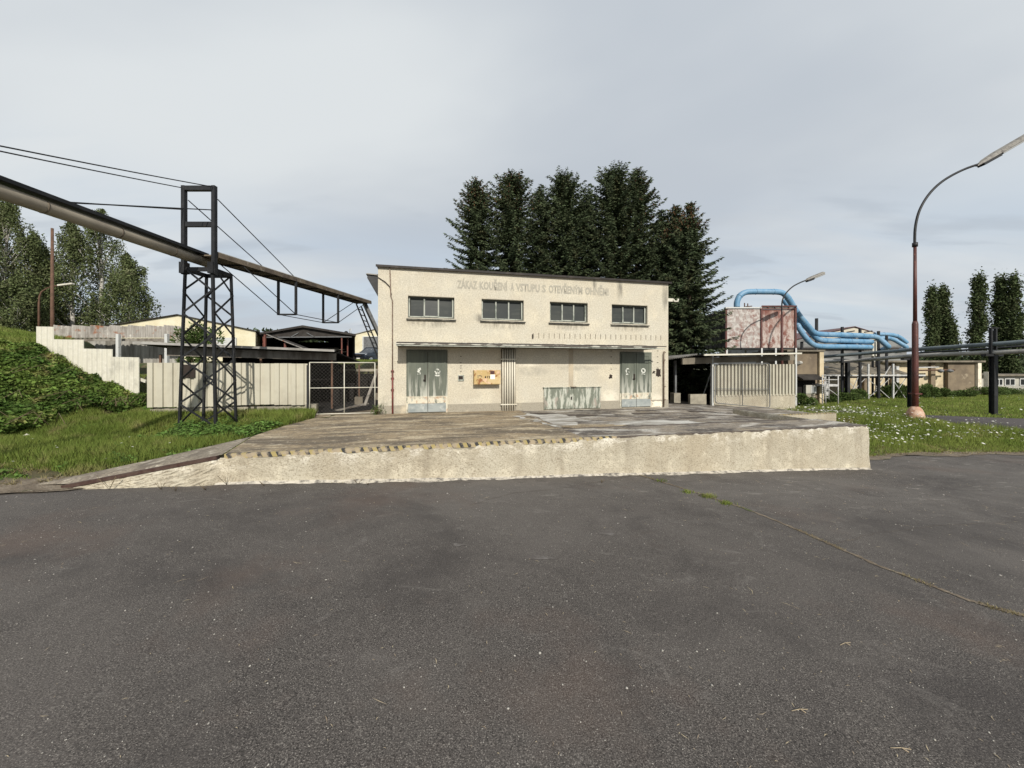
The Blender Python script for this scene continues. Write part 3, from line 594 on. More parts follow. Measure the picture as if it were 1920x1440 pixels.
# wall with real openings: columns between the windows
cuts = [0]+[c for w in WIN for c in (w[0], w[1])]+[BW]
mb = MB(True)
TW = .32
mb.box(0, BW, 0, TW, .26, wz0); mb.box(0, BW, 0, TW, wz1, BH)
for i in range(0, len(cuts), 2): mb.box(cuts[i], cuts[i+1], 0, TW, wz0, wz1)
mb.box(0, TW, TW, 9.5, 0, BH); mb.box(BW-TW, BW, TW, 9.5, 0, BH); mb.box(TW, BW-TW, 9.18, 9.5, 0, BH)
mb.build('wall', 'plaster', bld)
mb = MB(True); mb.box(-.0, BW, -.012, TW, -.2, .26); mb.build('plinth', 'plinth', bld)
mb = MB(True); mb.prism([(-.04, BH+.001), (BW+.05, BH+.001), (BW+.05, BH+.04), (-.04, BH+.04)], 'y', -.07, 9.56); mb.build('roof', 'coping', bld)
mb = MB(True); mb.box(-.06, BW+.09, -.10, -.07, BH-.025, BH+.045); mb.build('roof_edge', 'coping', bld)
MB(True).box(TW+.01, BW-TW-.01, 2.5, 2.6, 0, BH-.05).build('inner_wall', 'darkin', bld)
for k, (u0, u1, z0, z1) in enumerate(WIN):
    z0, z1 = wz0, wz1; W = u1-u0
    f = MB(True); fd = .045
    for (a, b, c, d) in ((u0, u1, z1-.05, z1), (u0, u1, z0, z0+.07)): f.box(a, b, .12, .18, c, d)
    for a in (u0, u1-.06): f.box(a, a+.06, .12, .18, z0+.07, z1-.05)
    fo = f.build('window', 'frame', bld); fo['category'] = ''; del fo['category']
    mu = MB(True); iw = (W-.12)/3
    for q in (1, 2): mu.box(u0+.06+iw*q-.022, u0+.06+iw*q+.022, .105, .17, z0+.07, z1-.05)
    mu.box(u0+.02, u0+.06, .1, .12, z0+.03, z1-.03); mu.box(u1-.07, u1-.03, .1, .12, z0+.03, z1-.03)
    mu.box(u0+.03, u1-.03, .1, .12, z0+.03, z0+.065); mu.build('mullion', 'framelight', fo)
    for q in range(3):
        a = u0+.06+iw*q+.02; b = u0+.06+iw*(q+1)-.02; tilt = .035 if q == 1 and k != 1 else 0
        g = MB(True); g.add([(a, .15-tilt, z0+.07), (b, .15-tilt, z0+.07), (b, .155, z1-.05), (a, .155, z1-.05), (a, .165-tilt, z0+.07), (b, .165-tilt, z0+.07), (b, .17, z1-.05), (a, .17, z1-.05)],
              [(0,1,2,3),(7,6,5,4),(0,4,5,1),(3,2,6,7)]); g.build('pane', 'glass', fo)
        if tilt:
            g = MB(True); g.box(a, b, .085, .12, z0+.045, z0+.085); g.build('sash_bar', 'framelight', fo)
    s_ = MB(True); s_.prism([(-.075, z0-.075), (-.075, z0-.045), (.14, z0+.005), (.14, z0-.06)], 'x', u0-.05, u1+.05); s_.build('sill', 'sill', fo)
    r_ = MB(True); r_.box(u0-.0, u1+.0, -.006, .10, z1-.001, z1+.02); r_.build('lintel_edge', 'plinth', fo)
# canopy
CU0, CU1 = .60, 9.45; CZt = 2.25; CP = -.80
MB(True).prism([(0, CZt-.10), (CP, CZt-.085), (CP, CZt-.015), (0, CZt)], 'x', CU0, CU1).build('canopy', 'canopy', bld)
cpa = [c for c in bld.children if c.name.startswith('canopy')][0]
MB(True).box(CU0-.02, CU1+.02, CP-.03, CP-.003, CZt-.075, CZt-.04).build('drip_edge', 'flash', cpa)
MB(True).box(CU0-.01, CU1+.32, CP-.018, CP-.003, CZt-.12, CZt-.095).build('edge_rail', 'framelight', cpa)
MB(True).box(CU0, CU1+.38, CP-.03, CP+.03, CZt-.038, CZt-.012).build('gutter_strip', 'coping', cpa)
MB(True).box(CU0-.02, CU1+.1, -.03, -.003, CZt+.002, CZt+.055).build('wall_flashing', 'flash', cpa)
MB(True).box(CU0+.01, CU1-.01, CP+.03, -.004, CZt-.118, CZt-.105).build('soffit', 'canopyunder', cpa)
# little iron hooks in a row above the canopy
hk = None
for k in range(26):
    px = 1000+k*9.85-(k**2)*.012; u, z = FU(px, 626+k*.18)
    if u > BW-.1: break
    if hk is None:
        hk = MB(True).box(u-.005, u+.005, -.018, -.002, z-.15, z+.03).build('iron_hook', 'darkgap', bld); base_u = u; base_z = z; h0 = hk
    else:
        c = h0.copy(); COL.objects.link(c); c.parent = bld; c.location = (u-base_u, 0, z-base_z)
MB(True).box(*[q for q in (FU(998.5, 630)[0]-.02, FU(998.5, 630)[0]+.025)], -.03, -.002, FU(998.5, 630)[1]-.09, FU(998.5, 630)[1]+.06).build('iron_bracket', 'ink', bld)
# double doors
def door(px0, px1, split, ztop, syms):
    u0 = FU(px0, 700)[0]; u1 = FU(px1, 700)[0]; us_ = FU(split, 700)[0]; z1 = ztop
    fr = MB(True); fr.box(u0, u0+.05, -.03, -.002+.0, .0, z1); fr.box(u1-.05, u1, -.03, -.002, .0, z1); fr.box(u0+.05, u1-.05, -.03, -.002, z1-.05, z1)
    fo = fr.build('door', 'doorgreen', bld)
    for (a, b) in ((u0+.055, us_-.008), (us_+.008, u1-.055)):
        lf = MB(True); lf.box(a, b, -.045, -.018, .31, z1-.06)
        lf.box(a+.0, a+.075, -.058, -.045, .31, z1-.06); lf.box(b-.075, b, -.058, -.045, .31, z1-.06)
        lf.box(a+.075, b-.075, -.056, -.045, z1-.16, z1-.06); lf.box(a+.075, b-.075, -.056, -.045, .50, .54)
        lf.build('leaf', 'doorgreen', fo)
        MB(True).box(a, b, -.06, -.02, .03, .305).build('kickplate', 'kick', fo)
    MB(True).box(us_-.008, us_+.008, -.03, -.02, .04, z1-.06).build('gap_seal', 'ink', fo)
    h = MB(True); h.box(us_-.11, us_-.06, -.075, -.058, 1.02, 1.24)
    h.box(us_-.15, us_-.07, -.11, -.09, 1.06, 1.085); h.box(us_-.09, us_-.07, -.11, -.075, 1.06, 1.085); h.build('handle', 'ink', fo)
    for (px, py, kind) in syms:
        u, z = FU(px, py, -.05); s_ = MB(True); y = -.0605
        if kind == 0:      # ragged square
            s_.add([(u-.07, y, z+.11), (u-.03, y, z+.10), (u+.0, y, z+.07), (u+.03, y, z+.11), (u+.075, y, z+.11), (u+.07, y, z-.03), (u+.055, y, z-.1), (u+.03, y, z-.11), (u+.015, y, z-.02), (u-.0, y, z-.10), (u-.03, y, z-.11), (u-.045, y, z-.08)], [(0, 1, 2, 8, 9, 10, 11), (2, 3, 4, 5, 6, 7, 8)])
        else:              # warning disc over a bar
            n = 18; vs = [(u+.095*math.cos(2*math.pi*k/n), y, z+.04+.095*math.sin(2*math.pi*k/n)) for k in range(n)]+[(u+.045*math.cos(2*math.pi*k/n), y, z+.04+.045*math.sin(2*math.pi*k/n)) for k in range(n)]
            s_.add(vs, [(k, (k+1)%n, n+(k+1)%n, n+k) for k in range(n) if kind != 2 or k not in (12, 13, 14)])
            s_.box(u-.075, u+.075, y-.0005, y+.001, z-.115, z-.065)
            if kind == 1: s_.add([(u-.03, y-.0005, z+.01), (u+.03, y-.0005, z+.01), (u, y-.0005, z+.065)], [(0, 1, 2)])
        s_.build('warning_symbol', 'symbol', fo)
    return fo
door(762, 839, 802, 2.05, [(785, 696, 0), (820, 699, 1)])
door(1162, 1221, 1191.5, 2.05, [(1177, 697, 2), (1206, 697, 3)])
# downpipes, conduit
u = FU(735, 600)[0]
mb = MB(True)
def tubeuv(mbx, pts, r, n=8):
    was = mbx.uv; mbx.uv = False; mbx.tube([UV(*p) for p in pts], r, n); mbx.uv = was; return mbx
u1 = FU(736, 700)[0]
tubeuv(mb, [(FU(731, 500)[0], -.03, BH), (FU(733, 540)[0], -.03, 3.75), (FU(736, 545)[0], -.03, 3.6), (u1, -.03, 2.4), (u1, -.03, 1.35)], .018); mb.build('conduit', 'browntube', bld)
mb = MB(True); tubeuv(mb, [(u1, -.035, 1.4), (u1+.005, -.035, .0)], .03)
for z in (1.35, 1.12, .75): mb.box(u1-.05, u1+.05, -.07, -.01, z, z+.03)
mb.build('conduit', 'redconduit', bld)
mb = MB(True); tubeuv(mb, [(FU(709, 517)[0], -.02, 4.33), (FU(722, 523)[0], -.04, 4.2), (FU(731, 532)[0], -.03, 4.05), (FU(734, 542)[0], -.03, 3.8)], .013); mb.build('cable', 'ink', bld)
ud = FU(1243, 700)[0]
mb = MB(True); tubeuv(mb, [(ud+.07, -.03, 2.05), (ud+.02, -.06, 2.08), (ud, -.05, 1.98), (ud, -.05, .0)], .028, 8)
for z in (1.75, .75, .25): mb.box(ud, ud+.09, -.05, -.005, z, z+.03)
mb.build('downpipe', 'browntube', bld)
# repairs and marks on the wall
def wallpatch(name, px0, py0, px1, py1, m, d=.004, rag=0, seed=0):
    a = FU(px0, py0); b = FU(px1, py1); r = random.Random(seed); mb = MB(True); u0, u1 = a[0], b[0]; z0, z1 = min(a[1], b[1]), max(a[1], b[1])
    n = 7; pts = []
    for k in range(n): pts.append((u0+(u1-u0)*k/(n-1), z0+r.uniform(-rag, rag)))
    for k in range(4): pts.append((u1+r.uniform(-rag, rag), z0+(z1-z0)*(k+.5)/4))
    for k in range(n): pts.append((u1-(u1-u0)*k/(n-1), z1+r.uniform(-rag, rag)))
    for k in range(4): pts.append((u0+r.uniform(-rag, rag), z1-(z1-z0)*(k+.5)/4))
    cu, cz = (u0+u1)/2, (z0+z1)/2
    mb.add([(cu, -d, cz)]+[(p[0], -d, p[1]) for p in pts], [(0, 1+k, 1+(k+1)%len(pts)) for k in range(len(pts))]); return mb.build(name, m, bld)
wallpatch('vertical_repair', 1066, 652, 1075, 728, 'repair', .005)
wallpatch('bare_patch', 1222, 752, 1240, 763, 'patchwhite', .016, .03, 5)
for (x0, y0, x1, y1) in ((1142, 702, 1148, 709), (1230, 692, 1239, 706), (1224, 696, 1228, 700)): wallpatch('hole', x0, y0, x1, y1, 'ink', .004, .03, x0)
for (px, pys) in ((1146, (658, 669, 681, 692)), (1233, (658, 669, 680, 690)), (864, (668, 680, 686, 690, 697))):
    for py in pys: wallpatch('fixing_mark', px-1.5, py-.5, px+1.5, py+.6, 'ink', .004)
mb = MB(True); a = FU(858.5, 705); b = FU(870, 711); mb.box(a[0], b[0], -.03, -.002, b[1]-.06, a[1]+.03); mb.build('junction_box', 'framelight', bld)
mb = MB(True); mb.box(a[0]+.02, b[0]-.04, -.032, -.03, b[1], a[1]); mb.build('junction_opening', 'ink', bld)
# roof overflow spout at the right corner, side canopy at the left
mb = MB(True); mb.box(BW, BW+.30, .1, .24, 4.02, 4.14); tubeuv(mb, [(BW+.3, .1, 4.1), (BW+.3, .05, 4.02), (BW+.45, .05, 4.02), (BW+.48, .06, 4.12)], .035, 8); mb.build('overflow_spout', 'fcement', bld)
mb = MB(True); mb.prism([(-.36, 4.36), (-.33, 4.46), (0, 4.44), (0, 3.75)], 'y', .25, 8.5); mb.build('side_gutter', 'black', bld)
mb = MB(True); mb.prism([(-.39, 4.47), (-.36, 4.50), (0, 4.48), (0, 4.445)], 'y', .2, 8.6); mb.build('side_gutter_lid', 'rooftop', bld)
# faded lettering
def text_obj(name, body, u0, u1, z0, zcap, y, m, parent, bold=.012):
    cu = bpy.data.curves.new('lettering', 'FONT'); cu.body = body; cu.size = 1; cu.offset = bold; cu.resolution_u = 2
    ob = bpy.data.objects.new('tmp', cu); COL.objects.link(ob)
    me = bpy.data.meshes.new_from_object(ob.evaluated_get(bpy.context.evaluated_depsgraph_get())); bpy.data.objects.remove(ob)
    n = len(me.vertices); c = np.empty(n*3); me.vertices.foreach_get('co', c); c = c.reshape(-1, 3)
    x0, x1 = c[:, 0].min(), c[:, 0].max(); cap = .70
    loc, rot = frame_of(parent); out_ = []
    for p in c:
        w = UV(u0+(p[0]-x0)/(x1-x0)*(u1-u0), y, z0+p[1]/cap*(zcap-z0)); q = w-loc; out_.append((q.x*CT+q.y*ST, -q.x*ST+q.y*CT, q.z))
    me.vertices.foreach_set('co', np.array(out_).ravel()); me.materials.clear(); me.materials.append(M[m]); me.update()
    o = bpy.data.objects.new(name, me); COL.objects.link(o); o.parent = parent; return o
for (word, a, b) in (('Z\u00c1KAZ', 857, 895), ('KOU\u0158EN\u00cd', 899, 952), ('A', 957, 964), ('VSTUPU', 967, 1012), ('S', 1016, 1023.5), ('OTEV\u0158EN\u00ddM', 1028.5, 1092), ('OHN\u011aM!', 1097, 1141)):
    ua, ub = FU(a, 540)[0], FU(b, 540)[0]; px = (a+b)/2; yb = 540.5+(px-870)*.0500; yt = yb-12.3+(px-870)*.003
    text_obj('lettering', word, ua, ub, FU(px, yb)[1], FU(px, yt)[1]+.03, -.004, 'lettering', bld, .042)

# things fixed to or leaning on the facade
def tm(o): return o
u0, u1, z0, z1 = rect(887, 693.5, 936, 694.5, 936, 720.5, 887, 720.5)
yb = rootUV('meter_cabinet', 'rusty yellow double door wall cabinet with dark marks and a white notice', 'cabinet', (u0+u1)/2, 0, z0)
MB(True).box(u0, u1, -.235, -.003, z0, z1).build('cabinet_body', 'yellowbox', yb, .008)
um = (u0+u1)/2+.0
for (a, b) in ((u0+.02, um-.006), (um+.006, u1-.015)): MB(True).box(a, b, -.25, -.236, z0+.015, z1-.015).build('door_leaf', 'yellowbox', yb, .004)
fx = lambda px, py: FU(px, py, -.25)
a = fx(919.3, 702.2); b = fx(928, 711); MB(True).box(a[0], b[0], -.256, -.2515, b[1], a[1]).build('notice', 'paper', yb)
a = fx(921, 695.5); b = fx(926.5, 701.7); MB(True).box(a[0]-.03, b[0], -.2535, -.2512, b[1], a[1]).build('sticker', 'redpipe', yb)
mb = MB(True)
for (xa, ya, xb, ybb) in ((895.8, 703.2, 896.8, 709), (898.3, 703.5, 901.5, 704.3), (901, 704.3, 901.8, 706.5), (898.2, 703.5, 899, 706), (902.8, 703.8, 903.5, 708), (908.8, 706.3, 911.4, 708.8), (909.8, 705, 911.4, 706.3), (913.3, 705, 914.4, 708.6), (914.4, 706.3, 916, 707.3), (915.8, 704.8, 918.5, 705.8), (916.4, 708.2, 918.8, 709.4), (917.4, 705.8, 918.6, 708.2)):
    a = fx(xa, ya); b = fx(xb, ybb); mb.box(a[0], b[0], -.2535, -.2512, b[1], a[1])
mb.build('worn_marking', 'ink', yb)
# six gas pipes
u0 = FU(940.5, 700)[0]; u1 = FU(965.5, 700)[0]
gp = rootUV('pipe_bundle', 'six parallel cream vertical pipes clamped to the facade in its middle', 'pipes', (u0+u1)/2, 0, 0)
MB(True).box(u0-.02, u1+.02, -.02, -.003, .03, 2.12).build('backing_plate', 'darkgap', gp)
for k in range(6):
    uu = u0+.03+(u1-u0-.06)*k/5; mb = MB(True); tubeuv(mb, [(uu, -.065, .0), (uu, -.065, 2.10)], .031, 10); mb.build('pipe', 'whitepipe', gp)
for z in (.20, 1.74):
    mb = MB(True); mb.box(u0-.05, u1+.05, -.10, -.085, z, z+.035); mb.box(u0-.03, u0-.01, -.085, -.02, z, z+.035); mb.box(u1+.01, u1+.03, -.085, -.02, z, z+.035); mb.build('clamp', 'whitepipe', gp)
# flat double leaved hatch in the wall
a = FU(1020, 729, -.05); b = FU(1126, 768, -.05); z1 = .76
ht = MB(True).box(a[0], b[0], -.05, -.014, .01, z1).build('wall_hatch', 'cabgreen', bld); ht['label'] = 'low wide double hatch with flaking green paint between the doors'
um = FU(1074.5, 740, -.05)[0]
for (c, d) in ((a[0]+.03, um-.008), (um+.008, b[0]-.03)):
    mb = MB(True); mb.box(c, d, -.066, -.051, .03, z1-.03)
    for k in range(5): x = c+(d-c)*(k+.5)/5; mb.box(x-.055, x+.055, -.074, -.066, .08, z1-.09)
    mb.build('leaf', 'cabgreen', ht, .003)
MB(True).box(a[0]-.03, b[0]+.03, -.085, -.004, z1+.001, z1+.022).build('hatch_top', 'cabgreen', ht)
MB(True).box(um-.10, um-.06, -.10, -.075, .34, .44).build('handle', 'ink', ht)
MB(True).box(um-.10, um+.10, -.14, -.004, z1+.024, z1+.04).build('hatch_cover_plate', 'darkgap', ht)

# ------------------------------------------------------------------ corrugated sheet helper
def corr(u0, u1, v, z0, z1, pitch=.25, depth=.035, trap=True, along='u', v1=None, th=.004):
    """trapezoid or wavy sheet; returns faces in a facade frame MB"""
    n = max(2, int(round((u1-u0)/pitch))); prof = []
    for k in range(n):
        b = u0+(u1-u0)*k/n; w = (u1-u0)/n
        if trap: prof += [(b, 0), (b+w*.52, 0), (b+w*.57, depth), (b+w*.95, depth)]
        else: prof += [(b+w*t, depth*.5*(1-math.cos(2*math.pi*t))) for t in (0, .125, .25, .375, .5, .625, .75, .875)]
    prof.append((u1, 0)); return prof
def sheet(mb, prof, v, z0, z1, z0b=None, z1b=None, th=.006):
    """vertical sheet in facade frame, corrugation in v"""
    n = len(prof); ua, ub = prof[0][0], prof[-1][0]; vs = []
    for (u, d) in prof:
        t = (u-ua)/(ub-ua); a = z0 if z0b is None else z0*(1-t)+z0b*t; b = z1 if z1b is None else z1*(1-t)+z1b*t
        vs += [(u, v+d, a), (u, v+d, b), (u, v+d+th, a), (u, v+d+th, b)]
    fs = []
    for i in range(n-1):
        q = i*4; fs += [(q, q+4, q+5, q+1), (q+2, q+3, q+7, q+6), (q+1, q+5, q+7, q+3), (q, q+2, q+6, q+4)]
    fs += [(0, 1, 3, 2), (4*n-4, 4*n-2, 4*n-1, 4*n-3)]
    mb.add(vs, fs); return mb

# ------------------------------------------------------------------ left fence of beige sheet metal + gate
fl = FU(277, 700, .3)[0]; fr_ = FU(576, 700, .3)[0]
fence = rootUV('sheet_metal_fence', 'long beige corrugated sheet fence behind the black lattice tower', 'fence', (fl+fr_)/2, .3, 0)
pxs = [277, 333, 380, 425, 478, 515, 547, 577]
for i in range(len(pxs)-1):
    a, b = FU(pxs[i], 700, .3)[0], FU(pxs[i+1], 700, .3)[0]; mb = MB(True)
    sheet(mb, corr(a, b, 0, 0, 0, .235, .045), .27+.006*(i % 2), .33+.02*math.sin(i*5), 1.60+.015*math.sin(i*3.1)+(0 if i > 3 else .01)); mb.build('panel', 'fence', fence)
mb = MB(True); mb.box(fl+.02, fr_+.25, .36, .56, -.4, .28); mb.build('footing', 'concrete', fence)
mb = MB(True)
for z in (.5, 1.45): mb.box(fl, fr_, .335, .37, z, z+.05)
for k in range(6): x = fl+.1+(fr_-fl-.2)*k/5; mb.box(x-.03, x+.03, .40, .46, -.2, 1.6)
mb.build('fence_rail', 'rustfoot', fence)
mb = MB(True); x = FU(354, 690, .27)[0]; mb.box(x-.17, x+.17, .235, .262, 1.18, 1.56); mb.build('dark_plate', 'ink', fence)
# chain link panel builder
def mesh_wires(mb, u0, u1, v, z0, z1, s=.075, r=.0032):
    W, H = u1-u0, z1-z0; n = int((W+H)/s)
    for k in range(1, n+1):
        c = k*s
        for sg in (0, 1):
            x0 = max(0, c-H); y0 = c-x0; x1 = min(W, c); y1 = c-x1
            if x1-x0 < .01: continue
            A = (x0, y0); B = (x1, y1)
            if sg: A = (W-x0, y0); B = (W-x1, y1)
            mb.beam(UV(u0+A[0], v+sg*.004, z0+A[1]), UV(u0+B[0], v+sg*.004, z0+B[1]), r*.9)
g0 = FU(580.5, 700, .12)[0]; g1 = FU(703, 700, .12)[0]
gate = rootUV('chain_link_gate', 'closed white framed chain link gate between the sheet fence and the building', 'gate', (g0+g1)/2, .12, 0)
mb = MB()
for (a, b) in (((g0, 0, .03), (g0, 0, 1.63)), ((g1, 0, .03), (g1, 0, 1.63)), ((g0, 0, .03), (g1, 0, .03)), ((g0, 0, 1.63), (g1, 0, 1.63)), ((g0, 0, .84), (g1+.12, 0, .84)), (((g0+g1)/2+.04, 0, .03), ((g0+g1)/2+.04, 0, 1.63))):
    mb.tube([UV(a[0], .12, a[2]), UV(b[0], .12, b[2])], .015, 8)
mb.build('gate_frame', 'fcement', gate)
mb = MB(); mesh_wires(mb, g0, g1, .13, .04, 1.62, .11, .0028); mb.build('wire_mesh', 'wire', gate)
gp1 = rootUV('gate_post', 'white post beside the building corner holding the gate', 'post', g1+.17, .12, 0)
MB(True).box(g1+.13, g1+.19, .09, .15, -.05, 1.42).build('post', 'whitemetal', gp1)
gp2 = rootUV('gate_post', 'dark post at the right end of the sheet fence with a concrete block', 'post', g0-.08, .2, 0)
MB(True).box(g0-.1, g0-.05, .17, .22, -.05, 1.55).build('post', 'black', gp2); MB(True).box(g0-.16, g0+.16, .24, .48, -.05, .33).build('concrete_block', 'concrete', gp2)

# ------------------------------------------------------------------ left open shed
sh = rootUV('open_storage_shed', 'low open shed with flat pale edged roof behind the sheet fence', 'shed', -4.4, 4, 0)
SR = -1.62; SLf = -7.3
def rz(u, v): return 2.03+.19*(SR-u)/(SR-SLf)*1.0-.048*(v-1.5)
mb = MB(True); vs = [(u, v, rz(u, v)+dzq) for dzq in (0, .05) for (u, v) in ((SLf, 1.5), (SR, 1.5), (SR, 7.8), (SLf, 7.8))]
mb.add(vs, [(0, 3, 2, 1), (4, 5, 6, 7), (0, 1, 5, 4), (1, 2, 6, 5), (2, 3, 7, 6), (3, 0, 4, 7)]); mb.build('roof', 'darkroof', sh)
mb = MB(True); mb.add([(SLf-.05, 1.44, rz(SLf, 1.5)-.01), (SR+.05, 1.44, rz(SR, 1.5)-.01), (SR+.05, 1.44, rz(SR, 1.5)+.065), (SLf-.05, 1.44, rz(SLf, 1.5)+.065),
        (SLf-.05, 1.49, rz(SLf, 1.5)-.01), (SR+.05, 1.49, rz(SR, 1.5)-.01), (SR+.05, 1.75, rz(SR, 1.7)+.07), (SLf-.05, 1.75, rz(SLf, 1.7)+.07)], [(0, 1, 2, 3), (2, 6, 7, 3), (1, 5, 6, 2), (0, 3, 7, 4), (0, 4, 5, 1)]); mb.build('gutter', 'rooftop', sh)
mb = MB(True)
mb.add([(SLf+.6, 1.9, rz(SLf, 1.9)-.34), (SR, 1.9, rz(SR, 1.9)-.28), (SR, 1.9, rz(SR, 1.9)-.03), (SLf+.6, 1.9, rz(SLf, 1.9)-.05), (SLf+.6, 2.02, rz(SLf, 1.9)-.34), (SR, 2.02, rz(SR, 1.9)-.28), (SR, 2.02, rz(SR, 1.9)-.03), (SLf+.6, 2.02, rz(SLf, 1.9)-.05)], [(0, 1, 2, 3), (7, 6, 5, 4), (0, 4, 5, 1), (1, 5, 6, 2), (0, 3, 7, 4)])
mb.build('beam', 'timber', sh)
for u in (-6.9, -4.0, -1.75):
    mb = MB(True); mb.box(u-.03, u+.03, 1.93, 1.99, -.1, 1.9); mb.build('post', 'rusttube', sh)
for (u, v) in ((-1.05, 3.4), (-.55, 5.6), (-1.9, 4.6)):
    mb = MB(True); mb.box(u-.025, u+.025, v-.025, v+.025, -.1, 1.6); po = mb.build('post', 'rusttube', sh)
    MB(True).box(u-.15, u+.15, v-.15, v+.15, -.1, .32).build('footing', 'darkconc', po)
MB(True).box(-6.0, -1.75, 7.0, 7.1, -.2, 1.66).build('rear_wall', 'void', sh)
MB(True).box(-5.6, -1.75, 3.0, 3.05, 1.0, 1.85).build('shade_sheet', 'void', sh)  # near-black sheet, paints the darkness between fence top and beam
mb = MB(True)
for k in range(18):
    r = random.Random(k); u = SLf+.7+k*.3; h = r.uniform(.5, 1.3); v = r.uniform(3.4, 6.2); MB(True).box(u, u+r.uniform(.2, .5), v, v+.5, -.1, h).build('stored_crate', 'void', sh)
# lower pit wall, rail and props seen through the gate
mb = MB(True); mb.add([(-3.6, .62, .022), (-1.0, .62, .022), (-.35, 1.3, .022), (-.02, 1.0, .022), (-.02, 6.6, .022), (-3.6, 6.6, .022)], [(0, 1, 2, 3, 4, 5)]); tag(mb.build('dark_yard', 'void'), 'floor coloured near-black for the shade behind the chain link gate', 'ground', kind='structure')  # the dark interior behind the gate is painted into this floor
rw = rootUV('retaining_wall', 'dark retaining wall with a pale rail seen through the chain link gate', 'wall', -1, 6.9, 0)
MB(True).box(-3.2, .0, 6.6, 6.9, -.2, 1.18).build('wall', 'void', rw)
MB(True).box(-3.2, -.1, 6.5, 6.62, 1.30, 1.42).build('rail', 'concrete', rw)
mb = MB(True)
for u in (-2.9, -2.0, -1.1, -.3): mb.box(u-.04, u+.04, 6.6, 6.68, 1.1, 1.32)
mb.build('rail_posts', 'darkin', rw)
lp = rootUV('leaning_plank', 'grey plank leaning behind the chain link gate', 'plank', -.45, 2.2, 0)
mb = MB(); mb.beam(UV(-.62, 1.7, .12), UV(-.28, 2.6, 1.38), .10, .03); mb.build('plank', 'timber', lp)
lp2 = rootUV('lying_plank', 'grey plank lying on the ground behind the gate', 'plank', -1.2, 1.5, 0)
mb = MB(); mb.beam(UV(-1.45, 1.1, .03), UV(-.55, 1.9, .18), .16, .04); mb.build('plank', 'timber', lp2)

# ------------------------------------------------------------------ stepped white fence on the bank, world aligned
wf = root('stepped_fence', 'stepped white fibre cement fence descending the bramble bank', 'fence', (-13.6, 12.4, float(gz(-13.6, 12.4))))
for i, (xa, xb, yt) in enumerate(((68, 101, 612), (100, 157, 636), (155, 211, 653.5), (207, 261, 669))):
    Y = 12.55-.05*i; X0 = (xa-960)/F_PX*Y; X1 = (xb-960)/F_PX*Y; zt = CZ+(HOR-yt)*Y/F_PX; n = max(3, int(round((X1-X0)/.165)))
    prof = []
    for k in range(n):
        w = (X1-X0)/n
        for t in (0, .17, .33, .5, .67, .83): prof.append((X0+w*(k+t), .035*(.5-.5*math.cos(2*math.pi*t))))
    prof.append((X1, 0)); vs = []
    zb = float(min(gz(X0, Y), gz(X1, Y)))-.3
    for (x, d) in prof: vs += [(x, Y+d, zb), (x, Y+d, zt-(x-X0)*.02), (x, Y+d+.01, zb), (x, Y+d+.01, zt-(x-X0)*.02)]
    fs = []
    for q in range(len(prof)-1): a = q*4; fs += [(a, a+4, a+5, a+1), (a+2, a+3, a+7, a+6), (a+1, a+5, a+7, a+3)]
    fs += [(0, 1, 3, 2), (len(vs)-4, len(vs)-2, len(vs)-1, len(vs)-3)]
    mb = MB(); mb.add(vs, fs, False); mb.build('panel', 'fcement', wf)
mb = MB(); mb.beam((-12.15, 12.5, 1.12), (-11.85, 12.45, 1.02), .04, .09); mb.build('broken_rail', 'fcement', wf)
# raised rusty screen with posts behind
Y = 17.0; X0 = (100-960)/F_PX*Y; X1 = (342-960)/F_PX*Y
rs = root('raised_screen', 'rust stained corrugated sheet screen raised on white posts behind the stepped fence', 'fence', ((X0+X1)/2, Y, float(gz((X0+X1)/2, Y))))
def wsheet(name, X0, X1, Y, z0, z1, m, parent, pitch=.15, dep=.05, dz1=0., jag=0.):
    n = int((X1-X0)/pitch); vs = []; fs = []; prof = []; r = random.Random(5)
    for k in range(n*6+1): x = X0+(X1-X0)*k/(n*6); prof.append((x, dep*(.5-.5*math.cos(2*math.pi*k/6))))
    for (x, d) in prof:
        t = (x-X0)/(X1-X0); st_ = jag*(math.floor(t*7)/7-t+.07); vs += [(x, Y+d, z0+dz1*t), (x, Y+d, z1+dz1*t+st_+.012*math.cos(x*40)), (x, Y+d+.012, z0+dz1*t), (x, Y+d+.012, z1+dz1*t+st_)]
    for q in range(len(prof)-1): a = q*4; fs += [(a, a+4, a+5, a+1), (a+2, a+3, a+7, a+6), (a+1, a+5, a+7, a+3)]
    mb = MB(); mb.add(vs, fs); return mb.build(name, m, parent)
wsheet('sheet', X0, X1, Y, 2.80, 3.33, 'fcrust', rs, .20, .08, -.0, .5)
Y2 = 18.2; wsheet('rear_sheet', (152-960)/F_PX*Y2, (345-960)/F_PX*Y2, Y2, 1.7, 2.78, 'greysheet', rs, .18, .03)
for px in (222, 313):
    x = (px-960)/F_PX*16.8; mb = MB(); mb.box(x-.06, x+.06, 16.74, 16.86, float(gz(x, 16.8))-.2, 2.95); mb.build('post', 'whitemetal', rs)
MB().box(X0+.2, X1, Y+.08, Y+.16, 2.66, 2.78).build('rail', 'timber', rs)
